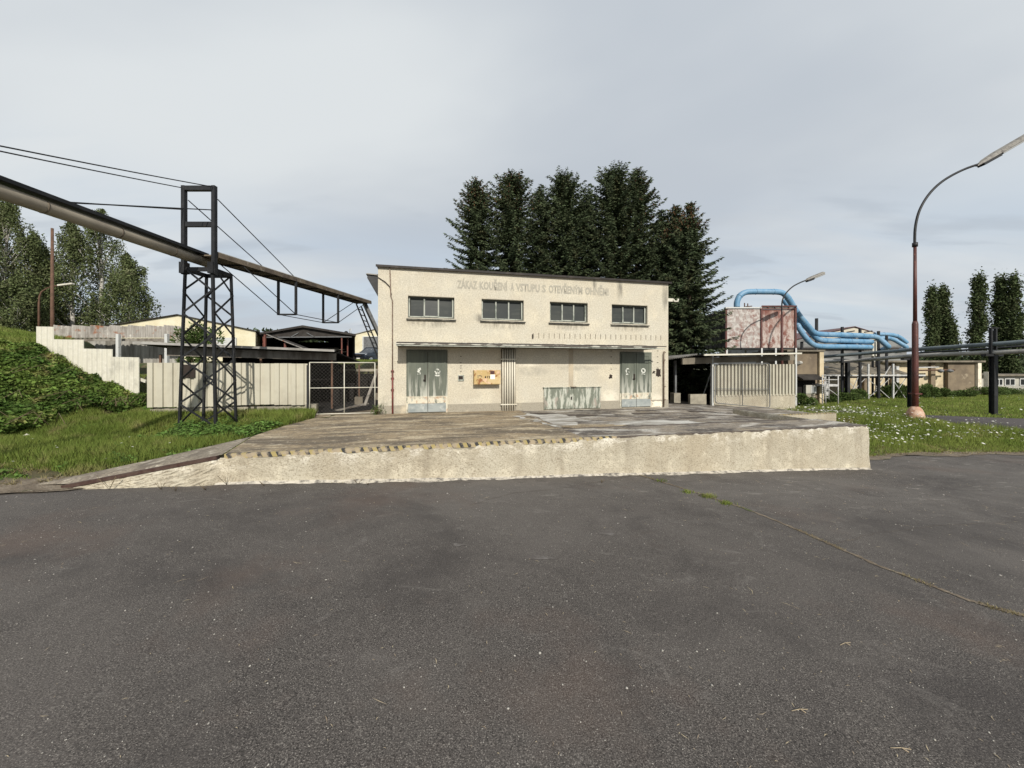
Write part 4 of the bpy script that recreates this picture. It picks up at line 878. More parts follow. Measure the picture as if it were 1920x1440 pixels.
# ------------------------------------------------------------------ black lattice tower and pipe bridge
zt0 = float(gz(-8, 10))
tw = root('lattice_tower', 'black steel lattice tower with an open portal on top carrying the pipe bridge', 'lattice tower', (-7.9, 10.05, zt0))
ZB, ZL = -.45, 3.98
LEG = {'a': ((-8.39, 9.68), (-8.24, 9.70)), 'b': ((-7.45, 9.68), (-7.55, 9.70)), 'c': ((-7.46, 10.42), (-7.60, 10.40)), 'd': ((-8.37, 10.42), (-8.26, 10.40))}
def lp_(k, z): (x0, y0), (x1, y1) = LEG[k]; t = (z-ZB)/(ZL-ZB); return Vector((x0*(1-t)+x1*t, y0*(1-t)+y1*t, z))
for k in 'abcd':
    mb = MB(); mb.beam(lp_(k, ZB), lp_(k, ZL), .064 if k == 'b' else .052, .055, (0, 1, 0)); mb.build('leg', 'black', tw)
    mb = MB(); mb.beam(lp_(k, ZB-.05), lp_(k, .02), .08, .08, (0, 1, 0)); mb.build('leg_foot', 'rustfoot' if k == 'd' else 'black', tw)
NP = 7; zz = [ZB+.45+(ZL-ZB-.45)*i/NP for i in range(NP+1)]
for (k1, k2, ph) in (('a', 'b', 0), ('b', 'c', 0), ('c', 'd', 0), ('d', 'a', 0)):
    for i in range(NP):
        p, q = (k1, k2) if (i+ph) % 2 else (k2, k1)
        mb = MB(); o_ = Vector((0, -.04 if k1 == 'a' else .04 if k1 == 'c' else 0, 0)); o_.x = .04 if k1 == 'b' else -.04 if k1 == 'd' else 0
        mb.beam(lp_(p, zz[i])+o_, lp_(q, zz[i+1])+o_, .047, .012, o_ if o_.length else (0, 1, 0)); mb.build('diagonal_brace', 'black', tw)
for (k1, k2) in (('a', 'b'), ('b', 'c'), ('c', 'd'), ('d', 'a')):
    mb = MB(); mb.beam(lp_(k1, ZL-.03), lp_(k2, ZL-.03), .06, .10); mb.build('top_beam', 'black', tw)
for x in (-8.27, -7.51):
    mb = MB(); mb.box(x-.043, x+.043, 9.65, 9.75, 3.82, 6.05); mb.build('portal_post', 'black', tw)
MB().box(-8.218, -7.562, 9.645, 9.755, 5.93, 6.04).build('portal_beam', 'black', tw)
MB().box(-8.218, -7.562, 9.66, 9.74, 5.02, 5.14).build('portal_beam', 'black', tw)
for (xa_, xb_) in ((-8.33, -8.20), (-7.62, -7.48)): mb = MB(); mb.box(xa_, xb_, 9.61, 9.79, 3.84, 4.12); mb.build('gusset', 'black', tw)

br = root('pipe_bridge', 'elevated pipe bridge with beige clad pipe running through the lattice tower portal', 'pipe bridge', (-7.9, 10.05, zt0))
mb = MB(); mb.tube([(-7.93, y, 4.19) for y in (-1.5, 2, 5, 8, 10.0)], .115, 16); pipe = mb.build('clad_pipe', 'pipeclad', br)
for y in np.arange(.3, 9.9, 1.24):
    mb = MB(); mb.tube([(-7.93, y-.012, 4.19), (-7.93, y+.012, 4.19)], .1195, 16); mb.build('cladding_band', 'tray', pipe)
MB().box(-8.02, -7.80, -1.5, 9.9, 4.335, 4.40).build('cable_tray', 'black', br)
mb = MB()
for y in np.arange(.5, 10, 1.9): mb.box(-8.06, -8.03, y, y+.04, 4.05, 4.36); mb.box(-7.83, -7.80, y, y+.04, 4.05, 4.34); mb.box(-8.06, -7.80, y, y+.04, 4.04, 4.06)
mb.build('hanger', 'black', br) if False else None
def BC(y, off=0): return -7.75+.18*(y-10.05)+off
HWD = .285
mb = MB(); a, b = (BC(10), 10.0, 0), (BC(16.9), 16.9, 0)
for (z0, z1, w, m_, nm) in ((4.30, 4.335, HWD, 'tray', 'deck'), ):
    mb = MB(); mb.add([(BC(9.75)-w, 9.75, z0), (BC(9.75)+w, 9.75, z0), (BC(16.95)+w, 16.95, z0), (BC(16.95)-w, 16.95, z0), (BC(9.75)-w, 9.75, z1), (BC(9.75)+w, 9.75, z1), (BC(16.95)+w, 16.95, z1), (BC(16.95)-w, 16.95, z1)],
       [(0,3,2,1),(4,5,6,7),(0,1,5,4),(1,2,6,5),(2,3,7,6),(3,0,4,7)]); mb.build(nm, m_, br)
for s_ in (-1, 1):
    mb = MB(); mb.beam((BC(9.8, s_*(HWD+.018)), 9.8, 4.335), (BC(16.95, s_*(HWD+.018)), 16.95, 4.335), .034, .12); mb.build('side_channel', 'black' if s_ < 0 else 'tray', br)
mb = MB(); mb.beam((BC(9.8, HWD-.05), 9.8, 4.41), (BC(16.95, HWD-.05), 16.95, 4.41), .16, .02); mb.build('top_sheet', 'greypipe', br)
mb = MB(); mb.tube([(BC(y, .02), y, 4.36) for y in (10, 13, 16.9)], .05, 8); mb.build('inner_pipe', 'pipeclad', br)
mb = MB()
for y in np.arange(10.6, 16.8, .62): mb.beam((BC(y, -HWD), y, 4.285), (BC(y, HWD), y, 4.285), .05, .03)
mb.build('crossbars', 'darkin', br)
FRM = [(12.5, 3.20), (14.67, 3.19)]
for (y, zb) in FRM:
    mb = MB()
    for s_ in (-1, 1): mb.beam((BC(y, s_*HWD), y, zb-.02), (BC(y, s_*HWD), y, 4.36), .07, .05, (0, 1, 0))
    mb.beam((BC(y, -HWD), y, zb), (BC(y, HWD), y, zb), .05, .05); mb.build('queen_post_frame', 'black', br)
for s_ in (-1, 1):
    pts = [(BC(10.5, s_*HWD), 10.5, 4.28)]+[(BC(y, s_*HWD), y, zb) for y, zb in FRM]+[(BC(16.6, s_*HWD), 16.6, 4.28)]
    mb = MB()
    for i in range(3): mb.tube([pts[i], pts[i+1]], .013, 6)
    mb.build('truss_rod', 'black', br)
# descending end with rungs
A = Vector((BC(16.95), 16.95, 4.30)); B = Vector((-5.75, 17.5, 1.9))
mb = MB()
for y_ in (-.26, .26): mb.beam(A+Vector((-.25, y_, -.06)), B+Vector((-.25, y_, 0)), .05, .05)
mb.build('end_rail', 'black', br)
mb = MB()
for k in range(1, 10): p = A.lerp(B, k/10)+Vector((-.25, 0, -.03)); mb.beam(p+Vector((0, -.26, 0)), p+Vector((0, .26, 0)), .03, .03)
mb.build('end_rungs', 'black', br)
mb = MB(); mb.beam(A+Vector((0, 0, .02)), B+Vector((.15, 0, .1)), .34, .12); mb.build('end_duct', 'greysteel', br)

def cable(label, pts, r=.011, sag=0):
    a = Vector(pts[0]); o = root('cable', label, 'cable', tuple(a)); pp = []
    for i in range(len(pts)-1):
        p, q = Vector(pts[i]), Vector(pts[i+1])
        for k in range(9): t = k/8; w = p.lerp(q, t); w.z -= sag*4*t*(1-t); pp.append(w) if (k < 8 or i == len(pts)-2) else None
    mb = MB(); mb.tube(pp, r, 6); mb.build('strand', 'black', o)
cable('upper of the two stay cables running left from the tower top, to its right post', [(-7.51, 9.63, 6.0), (-7.72, 4.4, 4.38)], .012, .02)
cable('lower of the two stay cables running left from the tower top, to its left post', [(-8.30, 9.63, 5.98), (-8.05, 4.3, 4.38)], .012, .02)
cable('stay cable from the right portal post down to the bridge frame', [(-7.47, 9.76, 5.74), (BC(12.5, HWD), 12.5, 4.37)], .013)
cable('stay cable from the left portal post down to the far edge of the bridge deck', [(-8.22, 9.76, 5.72), (BC(12.4, -HWD), 12.4, 4.35)], .013)
cable('nearly level thin rod from the bridge to the right portal post', [(-7.54, 9.63, 5.42), (-7.84, 6.9, 4.42)], .014)
cable('nearly level thin rod from the bridge to the left portal post', [(-8.25, 9.63, 5.43), (-8.0, 6.85, 4.42)], .014)
cable('thin sagging wire hanging below the beige pipe of the bridge', [P(-60, 348, 5.7), P(0, 370, 6.0), P(140, 413, 7.2), P(344, 486, 9.6)], .007)

# ------------------------------------------------------------------ halls on the upper terrace at the left
def gable_hall(nm, label, pts, Y0, Y1, m, zb, cat='hall', roofm='darkroof', skew=0.0):
    """pts: photo pixels of left eave, peak, right eave on the front plane"""
    w = [P(px, py, Y0) for px, py in pts]; c = w[1]
    o = root(nm, label, cat, (c.x, Y0, zb))
    mb = MB(); mb.prism([(w[0].x, zb-.3), (w[2].x, zb-.3), (w[2].x, w[2].z), (w[1].x, w[1].z), (w[0].x, w[0].z)], 'y', Y0, Y1)
    for i_, q_ in enumerate(mb.v):
        if q_.y > Y0+.5: q_.x += skew
    mb.build('wall', m, o)
    mb = MB(); t = .07; e = .2; sl = (w[1].z-w[0].z)/(w[1].x-w[0].x); sr = (w[1].z-w[2].z)/(w[2].x-w[1].x)
    mb.prism([(w[0].x-e, w[0].z-e*sl+.01), (w[1].x, w[1].z+.01), (w[2].x+e, w[2].z-e*sr+.01), (w[2].x+e, w[2].z-e*sr+t), (w[1].x, w[1].z+t), (w[0].x-e, w[0].z-e*sl+t)], 'y', Y0-.15, Y1+.2)
    for q_ in mb.v:
        if q_.y > Y0+.5: q_.x += skew
    mb.build('roof', roofm, o)
    return o, w
h1, w1 = gable_hall('storage_hall', 'long pale yellow hall with shallow gable behind the lattice tower', [(178, 616), (335, 591), (479, 621)], 28, 36, 'hallyellow', 2.05, skew=-4)
a = P(405, 633, 27.97); b = P(444, 652, 27.97)
MB().box(a.x, b.x, 27.9, 27.99, b.z, a.z).build('window', 'whitemetal', h1)
# flattened lean-to with red posts, then the open hall
oh = root('open_hall', 'dark open sided hall with low gable roof and red steel posts', 'hall', P(575, 655, 29).to_tuple()[:2]+(2.05,))
pk = [P(486, 628, 29), P(568, 613.5, 29), P(662, 629.5, 29)]
mb = MB(); t = .22
mb.prism([(pk[0].x-.2, pk[0].z-.04), (pk[1].x, pk[1].z-.04), (pk[2].x+.2, pk[2].z-.04), (pk[2].x+.2, pk[2].z+.1), (pk[1].x, pk[1].z+.12), (pk[0].x-.2, pk[0].z+.1)], 'y', 28.7, 41)
for q_ in mb.v: q_.x += -5.4*(q_.y-29)/12
mb.build('roof', 'darkroof', oh)
MB().prism([(pk[0].x, pk[0].z-.14), (pk[2].x, pk[2].z-.10), (pk[2].x, pk[2].z-.05), (pk[1].x, pk[1].z-.05), (pk[0].x, pk[0].z-.05)], 'y', 28.95, 29.03).build('gable_boarding', 'darkroof', oh)
for px in (494, 641, 652):
    Yp = 29 if px != 652 else 29.8; c = P(px, 640, Yp); mb = MB(); mb.box(c.x-.04, c.x+.04, Yp-.04, Yp+.04, 1.7, 4.0); mb.build('post', 'redsteel', oh)
mb = MB(); a = P(497, 632.5, 28.9); b = P(660, 631.5, 28.9); mb.beam(a, b, .05, .07); mb.build('tie_beam', 'greysteel', oh)
mb = MB()
for (x0, y0, x1, y1) in ((545, 632, 560, 624), (590, 632, 575, 624)): mb.beam(P(x0, y0, 28.9), P(x1, y1, 28.9), .05)
mb.build('truss_struts', 'greysteel', oh)
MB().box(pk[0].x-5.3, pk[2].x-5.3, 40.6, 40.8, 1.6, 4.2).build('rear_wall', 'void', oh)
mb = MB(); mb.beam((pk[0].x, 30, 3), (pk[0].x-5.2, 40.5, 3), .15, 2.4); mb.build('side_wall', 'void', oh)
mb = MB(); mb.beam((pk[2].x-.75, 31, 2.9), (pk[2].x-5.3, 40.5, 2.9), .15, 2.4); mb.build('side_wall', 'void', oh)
mb = MB()
for k in range(26):
    r = random.Random(k+70); c = P(r.uniform(520, 638), 650, r.uniform(31, 36)); h = r.uniform(.3, 1.1); mb.box(c.x-.5, c.x+.5, c.y, c.y+.5, 2.0, 2.0+h)
mb.build('stored_goods', 'darkin', oh)
mb = MB()
for k in range(30):
    r = random.Random(k+170); c = P(r.uniform(575, 636), 650, r.uniform(30, 32)); z = 2.05+r.uniform(.2, 1.0); mb.beam((c.x-.5, c.y, z), (c.x+.6, c.y+r.uniform(-.3, .3), z+r.uniform(-.1, .1)), .05)
mb.build('stacked_bars', 'timber', oh)
lt = root('lean_to_roof', 'low lean-to with thin white sloping roof edge beside the open hall', 'lean-to', P(520, 650, 26).to_tuple()[:2]+(2.0,))
a = P(500, 628, 27.6); b = P(572, 656, 24.2)
mb = MB(); mb.add([tuple(a+Vector((0, 0, .0))), tuple(b), tuple(b+Vector((-.7, 2.6, .0))), tuple(a+Vector((-.7, 2.6, 0))), tuple(a+Vector((0, 0, .07))), tuple(b+Vector((0, 0, .07))), tuple(b+Vector((-.7, 2.6, .07))), tuple(a+Vector((-.7, 2.6, .07)))],
    [(0,3,2,1),(4,5,6,7),(0,1,5,4),(1,2,6,5),(2,3,7,6),(3,0,4,7)]); mb.build('roof', 'darkroof', lt)
mb = MB(); mb.beam(a+Vector((0, -.04, .04)), b+Vector((0, -.04, .04)), .02, .045); mb.build('roof_edge', 'fcrust', lt)
for px, Yp in ((497, 28), (535, 26.2)):
    c = P(px, 640, Yp); mb = MB(); mb.box(c.x-.06, c.x+.06, Yp-.06, Yp+.06, 1.7, CZ+(HOR-(628+(px-500)*.39))*Yp/F_PX-.02); mb.build('post', 'redsteel', lt)
h3, w3 = gable_hall('garage_hall', 'pale yellow hall with dark grey roller door behind the dark car', [(658, 629), (722, 613), (790, 630)], 46, 56, 'hallyellow', 1.85, roofm='rooftop')
a = P(682, 632, 45.93); b = P(712, 665, 45.93); rd = MB().box(a.x, b.x+.8, 45.93, 45.99, 1.7, a.z).build('roller_door', 'greysteel', h3)
MB().box(a.x-.15, a.x-.01, 45.88, 45.99, 1.7, a.z+.1).build('door_frame', 'whitemetal', h3)
MB().box(a.x-.01, b.x+.9, 45.88, 45.99, a.z+.0, a.z+.1).build('door_lintel', 'whitemetal', h3)
vt = root('roof_ventilator', 'small round roof ventilator and bent pipe beside the open hall roof', 'ventilator', P(649, 625, 31).to_tuple()[:2]+(4.1,))
c = P(649, 624, 31); mb = MB(); mb.lathe(c+Vector((0, 0, -.3)), [(.06, -.2), (.06, .1), (.16, .15), (.18, .3), (.1, .42), (.02, .45)], 12); mb.build('cowl', 'black', vt)
mb = MB(); q = [P(655, 628, 31), P(655, 618, 31), P(658, 616, 31), P(658, 626, 31)]; mb.tube(q, .03, 6); mb.build('pipe', 'whitemetal', vt)

# car ------------------------------------------------------------------
cw = P(678, 673, 38.5); zc_ = 2.02
car = root('parked_car', 'dark blue suv parked on the terrace, half hidden by the building corner', 'car', (cw.x+.4, 40.6, zc_), R(-90-20))
CF = (Vector((cw.x+.4, 40.6, zc_)), R(-90-20))
def carp(x, y, z): c_, s_ = math.cos(CF[1]), math.sin(CF[1]); return (CF[0].x+x*c_-y*s_, CF[0].y+x*s_+y*c_, CF[0].z+z)
def loft(secs, m, name, parent, bevel=.0):
    """secs: list of (x, [(y,z)...]) half sections mirrored"""
    mb = MB(); vs = []; n = None
    for x, hs in secs:
        ring = [(y, z) for y, z in hs]+[(-y, z) for y, z in hs[::-1]]; n = len(ring); vs += [carp(x if not isinstance(x, tuple) else x[0], y, z) for y, z in ring]
    fs = []
    for i in range(len(secs)-1):
        for k in range(n): a = i*n+k; b = i*n+(k+1) % n; fs.append((a, b, b+n, a+n))
    fs += [tuple(range(n))[::-1], tuple((len(secs)-1)*n+k for k in range(n))]
    mb.add(vs, fs, False); return mb.build(name, m, parent, bevel)
def body_sec(w, zl, zm, zh): return [(w*.92, zl), (w, zl+.12), (w, zm), (w*.93, zh)]
body = loft([(2.22, body_sec(.70, .42, .55, .74)), (2.15, body_sec(.84, .28, .60, .86)), (1.7, body_sec(.90, .24, .70, .98)), (.95, body_sec(.92, .24, .80, 1.06)), (-.8, body_sec(.92, .24, .82, 1.08)), (-1.9, body_sec(.90, .26, .82, 1.06)), (-2.2, body_sec(.82, .34, .80, 1.0))], 'carblue', 'body', car, .04)
loft([(1.0, [(.82, 1.04), (.80, 1.07)]), (.30, [(.80, 1.06), (.62, 1.60)]), (-.3, [(.80, 1.06), (.63, 1.67)]), (-1.3, [(.80, 1.06), (.61, 1.63)]), (-2.05, [(.78, 1.04), (.66, 1.14)])], 'carglass', 'windows', body, .02)
loft([(.32, [(.60, 1.585), (.56, 1.63)]), (-.3, [(.64, 1.66), (.58, 1.71)]), (-1.35, [(.62, 1.62), (.56, 1.67)])], 'carblue', 'roof', body, .01)
mb = MB()
for s_ in (-1, 1): mb.beam(carp(1.0, s_*.81, 1.05), carp(.30, s_*.63, 1.62), .06); mb.beam(carp(-.35, s_*.81, 1.06), carp(-.35, s_*.635, 1.66), .07)
mb.build('pillar', 'carblue', body)
for s_ in (-1, 1):
    mb = MB(); mb.add([carp(2.16, s_*.50, .72), carp(2.06, s_*.84, .78), carp(1.9, s_*.89, .86), carp(2.10, s_*.52, .83), carp(2.22, s_*.50, .72), carp(2.12, s_*.86, .78), carp(1.95, s_*.915, .86), carp(2.16, s_*.52, .83)], [(0,1,2,3),(7,6,5,4),(0,4,5,1),(1,5,6,2),(2,6,7,3),(3,7,4,0)]); mb.build('headlight', 'lens', car)
    mb = MB(); mb.beam(carp(.75, s_*.92, 1.08), carp(.75, s_*1.06, 1.10), .14, .12); mb.build('mirror', 'carblue', car)
mb = MB(); mb.beam(carp(2.22, -.46, .70), carp(2.22, .46, .70), .03, .17); mb.build('grille', 'chrome', car)
mb = MB()
for s_ in (-1, 1): mb.beam(carp(2.245, s_*.05, .70), carp(2.245, s_*.38, .70), .02, .10)
mb.build('grille_opening', 'ink', car)
mb = MB(); mb.beam(carp(2.215, -.6, .42), carp(2.215, .6, .42), .06, .13); mb.build('bumper_intake', 'rubber', car)
mb = MB(); mb.beam(carp(2.27, -.26, .40), carp(2.27, .26, .40), .015, .11); mb.build('number_plate', 'paper', car)
mb = MB()
for y_ in (-.25, .28): mb.beam(carp(.62, y_-.09, 1.30), carp(.62, y_+.09, 1.30), .01, .12)
mb.build('windscreen_papers', 'paper', car)
for x_ in (1.38, -1.35):
    for s_ in (-1, 1):
        mb = MB(); mb.tube([carp(x_, s_*.72, .33), carp(x_, s_*.935, .33)], .33, 20); wh = mb.build('wheel', 'rubber', car)
        mb = MB(); mb.tube([carp(x_, s_*.90, .33), carp(x_, s_*.945, .33)], .2, 16); mb.build('rim', 'chrome', wh)

# ------------------------------------------------------------------ poles and lamps at the left
c = P(98, 612, 25); rp = root('rusty_pole', 'tall thin rust red pole in front of the birches', 'pole', (c.x, c.y, float(gz(c.x, c.y))))
MB().tube([(c.x, c.y, float(gz(c.x, c.y))-.2), (c.x, c.y, 5), (c.x, c.y, CZ+(HOR-428)*25/F_PX)], [.10, .09, .07], 10).build('pole', 'rusttube', rp)
c = P(73, 612, 27); zb = float(gz(c.x, c.y)); ll = root('street_lamp', 'small curved lamp with white head among the birches', 'street lamp', (c.x, c.y, zb), group='street lamps')
MB().tube([(c.x, c.y, zb-.2)]+[P(px, py, 27) for px, py in ((73, 570), (74, 556), (78, 547), (87, 541), (98, 537), (112, 535))], [.07, .06, .05, .045, .04, .04, .04], 8).build('pole', 'rusttube', ll)
mb = MB(); mb.beam(P(110, 535.3, 27), P(137, 532, 27), .22, .12); mb.build('lamp_head', 'fcement', ll, .02)

# ------------------------------------------------------------------ right shed with panel wall
rs2 = root('open_shed', 'open shed with corrugated roof and pale ribbed front wall right of the building', 'shed', (9.2, 17.3, -.15), TH)
def toUVz(p): u, v = toUV(p); return u, v, p[2]
a = toUVz(G(1337, 757.5, -.17)); WV = a[1]; WU0 = a[0]
# right end on the same v plane
WU1 = FU(1492, 700, WV)[0]
zt_ = (FU(1340, 682.5, WV)[1]+FU(1490, 683.5, WV)[1])/2; zb_ = (FU(1340, 742.5, WV)[1]+FU(1490, 742.0, WV)[1])/2
n = 22
for i in range(6):
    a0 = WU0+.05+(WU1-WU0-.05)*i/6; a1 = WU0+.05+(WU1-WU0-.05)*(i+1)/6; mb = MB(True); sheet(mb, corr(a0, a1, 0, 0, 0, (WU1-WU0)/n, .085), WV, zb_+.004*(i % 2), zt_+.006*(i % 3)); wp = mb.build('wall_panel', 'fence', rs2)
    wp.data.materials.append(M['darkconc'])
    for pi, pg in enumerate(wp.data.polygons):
        if pi < (len(wp.data.polygons)-2) and (pi//4) % 4 == 2: pg.material_index = 1  # rib valleys get a darker colour, recess shade painted in
MB(True).box(WU0+.05, WU1-.02, WV+.03, WV+.25, -.75, zb_+.06).build('wall_base', 'dockwall', rs2)
mb = MB(True); mb.box(WU0-.06, WU0+.02, WV-.02, WV+.08, -.3, 2.05); mb.build('post', 'whitemetal', rs2)
mb = MB(True); mb.box(WU1-.0, WU1+.035, WV+.05, WV+.1, -.6, 2.0); mb.build('post', 'concrete', rs2)
# roof: plane from front edge, high at the wall line, falling to the left
ztr = FU(1322, 664, WV-.6); zte = FU(1495, 661, WV-.6); ztl = FU(1256, 673, WV-.1)
ru0 = ztl[0]; ru1 = ztr[0]; ru2 = zte[0]+.25
mb = MB(True); nn = 26; prof = []
def roofz(u): return ztl[1]+(ztr[1]-ztl[1])*(u-ru0)/(ru1-ru0) if u < ru1 else ztr[1]+(zte[1]-ztr[1])*(u-ru1)/(ru2-ru1)
for k in range(nn*4+1):
    u = ru0-1.0+(ru1-ru0+1.0)*k/(nn*4); prof.append((u, roofz(u)+(.03 if (k//2) % 2 else -.02)))
vs = []
for (u, z) in prof: vs += [(u, WV-.15, z), (u, WV-.15, z+.012), (u, WV+6, z-.1), (u, WV+6, z-.088)]
fs = []
for q in range(len(prof)-1): b = q*4; fs += [(b, b+4, b+5, b+1), (b+1, b+5, b+7, b+3), (b, b+2, b+6, b+4)]
mb.add(vs, fs); mb.build('corrugated_roof', 'rooftop', rs2)
mb = MB(True); mb.prism([(ru1-.05, ztr[1]-.07), (ru2, zte[1]-.07), (ru2, zte[1]), (ru1-.05, ztr[1])], 'y', WV-.62, WV-.55); mb.build('gutter', 'fcement', rs2)
mb = MB(True); mb.prism([(ru1-.03, ztr[1]-.06), (ru2, zte[1]-.06), (ru2, zte[1]-.01), (ru1-.03, ztr[1]-.01)], 'y', WV-.55, WV+6); mb.build('roof', 'darkroof', rs2)
mb = MB(True); mb.prism([(WU0-1.6, ztr[1]-.44), (WU1-.1, zte[1]-.34), (WU1-.1, zte[1]-.10), (WU0-1.6, ztr[1]-.16)], 'y', WV-.02, WV+.1); mb.build('beam', 'darkconc', rs2)
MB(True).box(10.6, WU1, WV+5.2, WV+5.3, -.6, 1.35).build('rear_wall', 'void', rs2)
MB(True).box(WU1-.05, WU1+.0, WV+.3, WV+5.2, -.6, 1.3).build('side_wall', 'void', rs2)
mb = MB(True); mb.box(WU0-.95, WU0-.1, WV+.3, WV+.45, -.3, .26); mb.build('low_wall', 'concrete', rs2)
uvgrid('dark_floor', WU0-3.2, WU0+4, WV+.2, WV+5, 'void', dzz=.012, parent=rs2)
u_, _ = FU(1266, 700, WV+.8); mb = MB(True); mb.box(u_-.045, u_+.045, WV+.75, WV+.85, .1, 1.8); po = mb.build('post', 'greysteel', rs2)
MB(True).box(u_-.16, u_+.18, WV+.66, WV+.96, -.3, .30).build('footing', 'concrete', po)
pr = root('leaning_pipe', 'thin pale tube leaning in the dark opening of the right shed', 'tube', UV(WU0-1.2, WV+.9, .2).to_tuple())
a = FU(1319, 740, WV+.9); b = FU(1334, 695, WV+.9); MB(True).beam(UV(0, 0, 0)*0+Vector((a[0], WV+.9, a[1])), Vector((b[0], WV+.9, b[1])), .035).build('tube', 'whitemetal', pr)
# gate leaf leaning against the wall
a0, a1 = FU(1341, 700, WV-.12)[0], FU(1443.5, 700, WV-.12)[0]
gl = rootUV('open_gate_leaf', 'grey framed chain link gate leaf standing open against the ribbed wall', 'gate', (a0+a1)/2, WV-.12, -.2)
zt1 = FU(1345, 681, WV-.12)[1]; zt2 = FU(1440, 681, WV-.12)[1]; zl1 = FU(1341, 756, WV-.12)[1]; zl2 = FU(1443, 764.5, WV-.12)[1]
mb = MB(); c = .12
pts = [(a0+c, zt1), (a1-c, zt1), (a1-.03, zt1-.04), (a1, zt1-c), (a1, zl2+c), (a1-.03, zl2+.04), (a1-c, zl2), (a0+c, zl1), (a0+.03, zl1+.04), (a0, zl1+c), (a0, zt1-c), (a0+.03, zt1-.04), (a0+c, zt1)]
mb.tube([UV(p[0], WV-.12, p[1]) for p in pts], .020, 8)
mb.tube([UV(a0, WV-.12, .52), UV(a1, WV-.12, .47)], .016, 6); mb.tube([UV((a0+a1)/2-.03, WV-.12, zt1), UV((a0+a1)/2-.03, WV-.12, (zl1+zl2)/2)], .014, 6)
mb.build('gate_frame', 'greysteel', gl)
mb = MB(); mesh_wires(mb, a0+.01, a1-.01, WV-.11, (zl1+zl2)/2+.05, zt1, .11); mb.build('wire_mesh', 'greysteel', gl)

# ------------------------------------------------------------------ rusty panel clad tank on stilts
def gzf(x, y): return float(gz(x, y))
ty = 22.0; tk = root('panel_clad_tank', 'boxy tank clad in peeling rusty panels raised on posts behind the right shed', 'tank', (14.2, 22, -.7))
x0, x1, x2 = (1361-960)/F_PX*ty, (1427-960)/F_PX*ty, (1491-960)/F_PX*ty; zt = CZ+(HOR-577)*ty/F_PX; zb = CZ+(HOR-652)*ty/F_PX
MB().box(x0+.05, x1-.04, ty, ty+.05, zb, zt-.05).build('front_panel', 'tankpale', tk); MB().box(x1+.04, x2-.04, ty, ty+.05, zb, zt-.10).build('front_panel', 'tank', tk)
MB().box(x0+.1, x2-.05, ty+.06, ty+3.2, zb+.02, zt-.12).build('tank_body', 'tankgrey', tk)
mb = MB()
for k in range(7): y = ty+.15+k*.48; mb.box(x0+.055, x0+.09, y, y+.40, zb+.05-.1*(k % 2), zt-.1)
mb.build('side_boards', 'tankgrey', tk)
for x in (x0, x1, x2): MB().box(x-.05, x+.045, ty-.06, ty+.055, -.9, zt+.02).build('corner_post', 'redpipe', tk)
for x in (x0+.02, x1, x1+.8, x2): MB().box(x-.05+.005, x+.05, ty-.075, ty-.062, -.85, zb-.02).build('leg', 'whitemetal', tk)
for x in (x0+.6, x1+.9): MB().box(x, x+.1, ty+3.0, ty+3.1, -.9, zb+.02).build('leg', 'whitemetal', tk)
MB().box(x0-.05, x1, ty-.07, ty+.05, zt-.045, zt+.03).build('top_rail', 'whitemetal', tk)
mb = MB(); mb.box(x1, x2+.05, ty-.07, ty-.04, zt+.05, zt+.12); mb.box(x1, x2+.05, ty-.07, ty-.04, zt-.10, zt-.04)
for k in range(6): x = x1+(x2-x1)*k/5; mb.box(x-.02, x+.02, ty-.065, ty-.04, zt-.06, zt+.06)
mb.build('top_guard', 'redpipe', tk)
MB().box(x1+.05, x2, ty+.0, ty+.03, zt-.06, zt+.06).build('guard_sheet', 'greysheet', tk)
MB().box(x0, x2, ty-.03, ty+.06, zb-.10, zb-.02).build('bottom_beam', 'black', tk)
mb = MB(); mb.tube([P(1396, 577, ty+.5), P(1396, 568, ty+.5)], .03, 6); mb.tube([P(1402, 577, ty+.5), P(1402, 569, ty+.5)], .03, 6); mb.tube([P(1398, 575, ty+.5), P(1410, 574, ty+.5)], .03, 6); mb.build('valve_pipes', 'rusttube', tk)

# ------------------------------------------------------------------ blue clad pipes
def sm(pts, n=5):
    pts = [Vector(p) for p in pts]; o = []
    for i in range(len(pts)-1):
        p0 = pts[max(i-1, 0)]; p1 = pts[i]; p2 = pts[i+1]; p3 = pts[min(i+2, len(pts)-1)]
        for k in range(n):
            t = k/n; o.append(.5*((2*p1)+(-p0+p2)*t+(2*p0-5*p1+4*p2-p3)*t*t+(-p0+3*p1-3*p2+p3)*t**3))
    o.append(pts[-1]); return o
def bpipe(label, pts, r, m='blue', bands=(), group='blue clad pipes', mw=None):
    w = [P(*p) for p in pts]; c = w[len(w)//2]; o = root('clad_pipe', label, 'pipe', (c.x, c.y, gzf(c.x, c.y)), group=group)
    s = sm(w); mb = MB(); mb.tube(s, r, 14); po = mb.build('cladding', m, o)
    L_ = [0]
    for i in range(len(s)-1): L_.append(L_[-1]+(s[i+1]-s[i]).length)
    d = .7
    while d < L_[-1]:
        i = max(k for k in range(len(L_)) if L_[k] <= d); i = min(i, len(s)-2); t = (d-L_[i])/(L_[i+1]-L_[i]+1e-6); p = s[i].lerp(s[i+1], t); dr = (s[i+1]-s[i]).normalized()
        MB().tube([p-dr*.02, p+dr*.02], r*1.07, 14).build('cladding_band', 'blueworn' if m == 'greypipe' else 'blue', o); d += 1.05
    return o
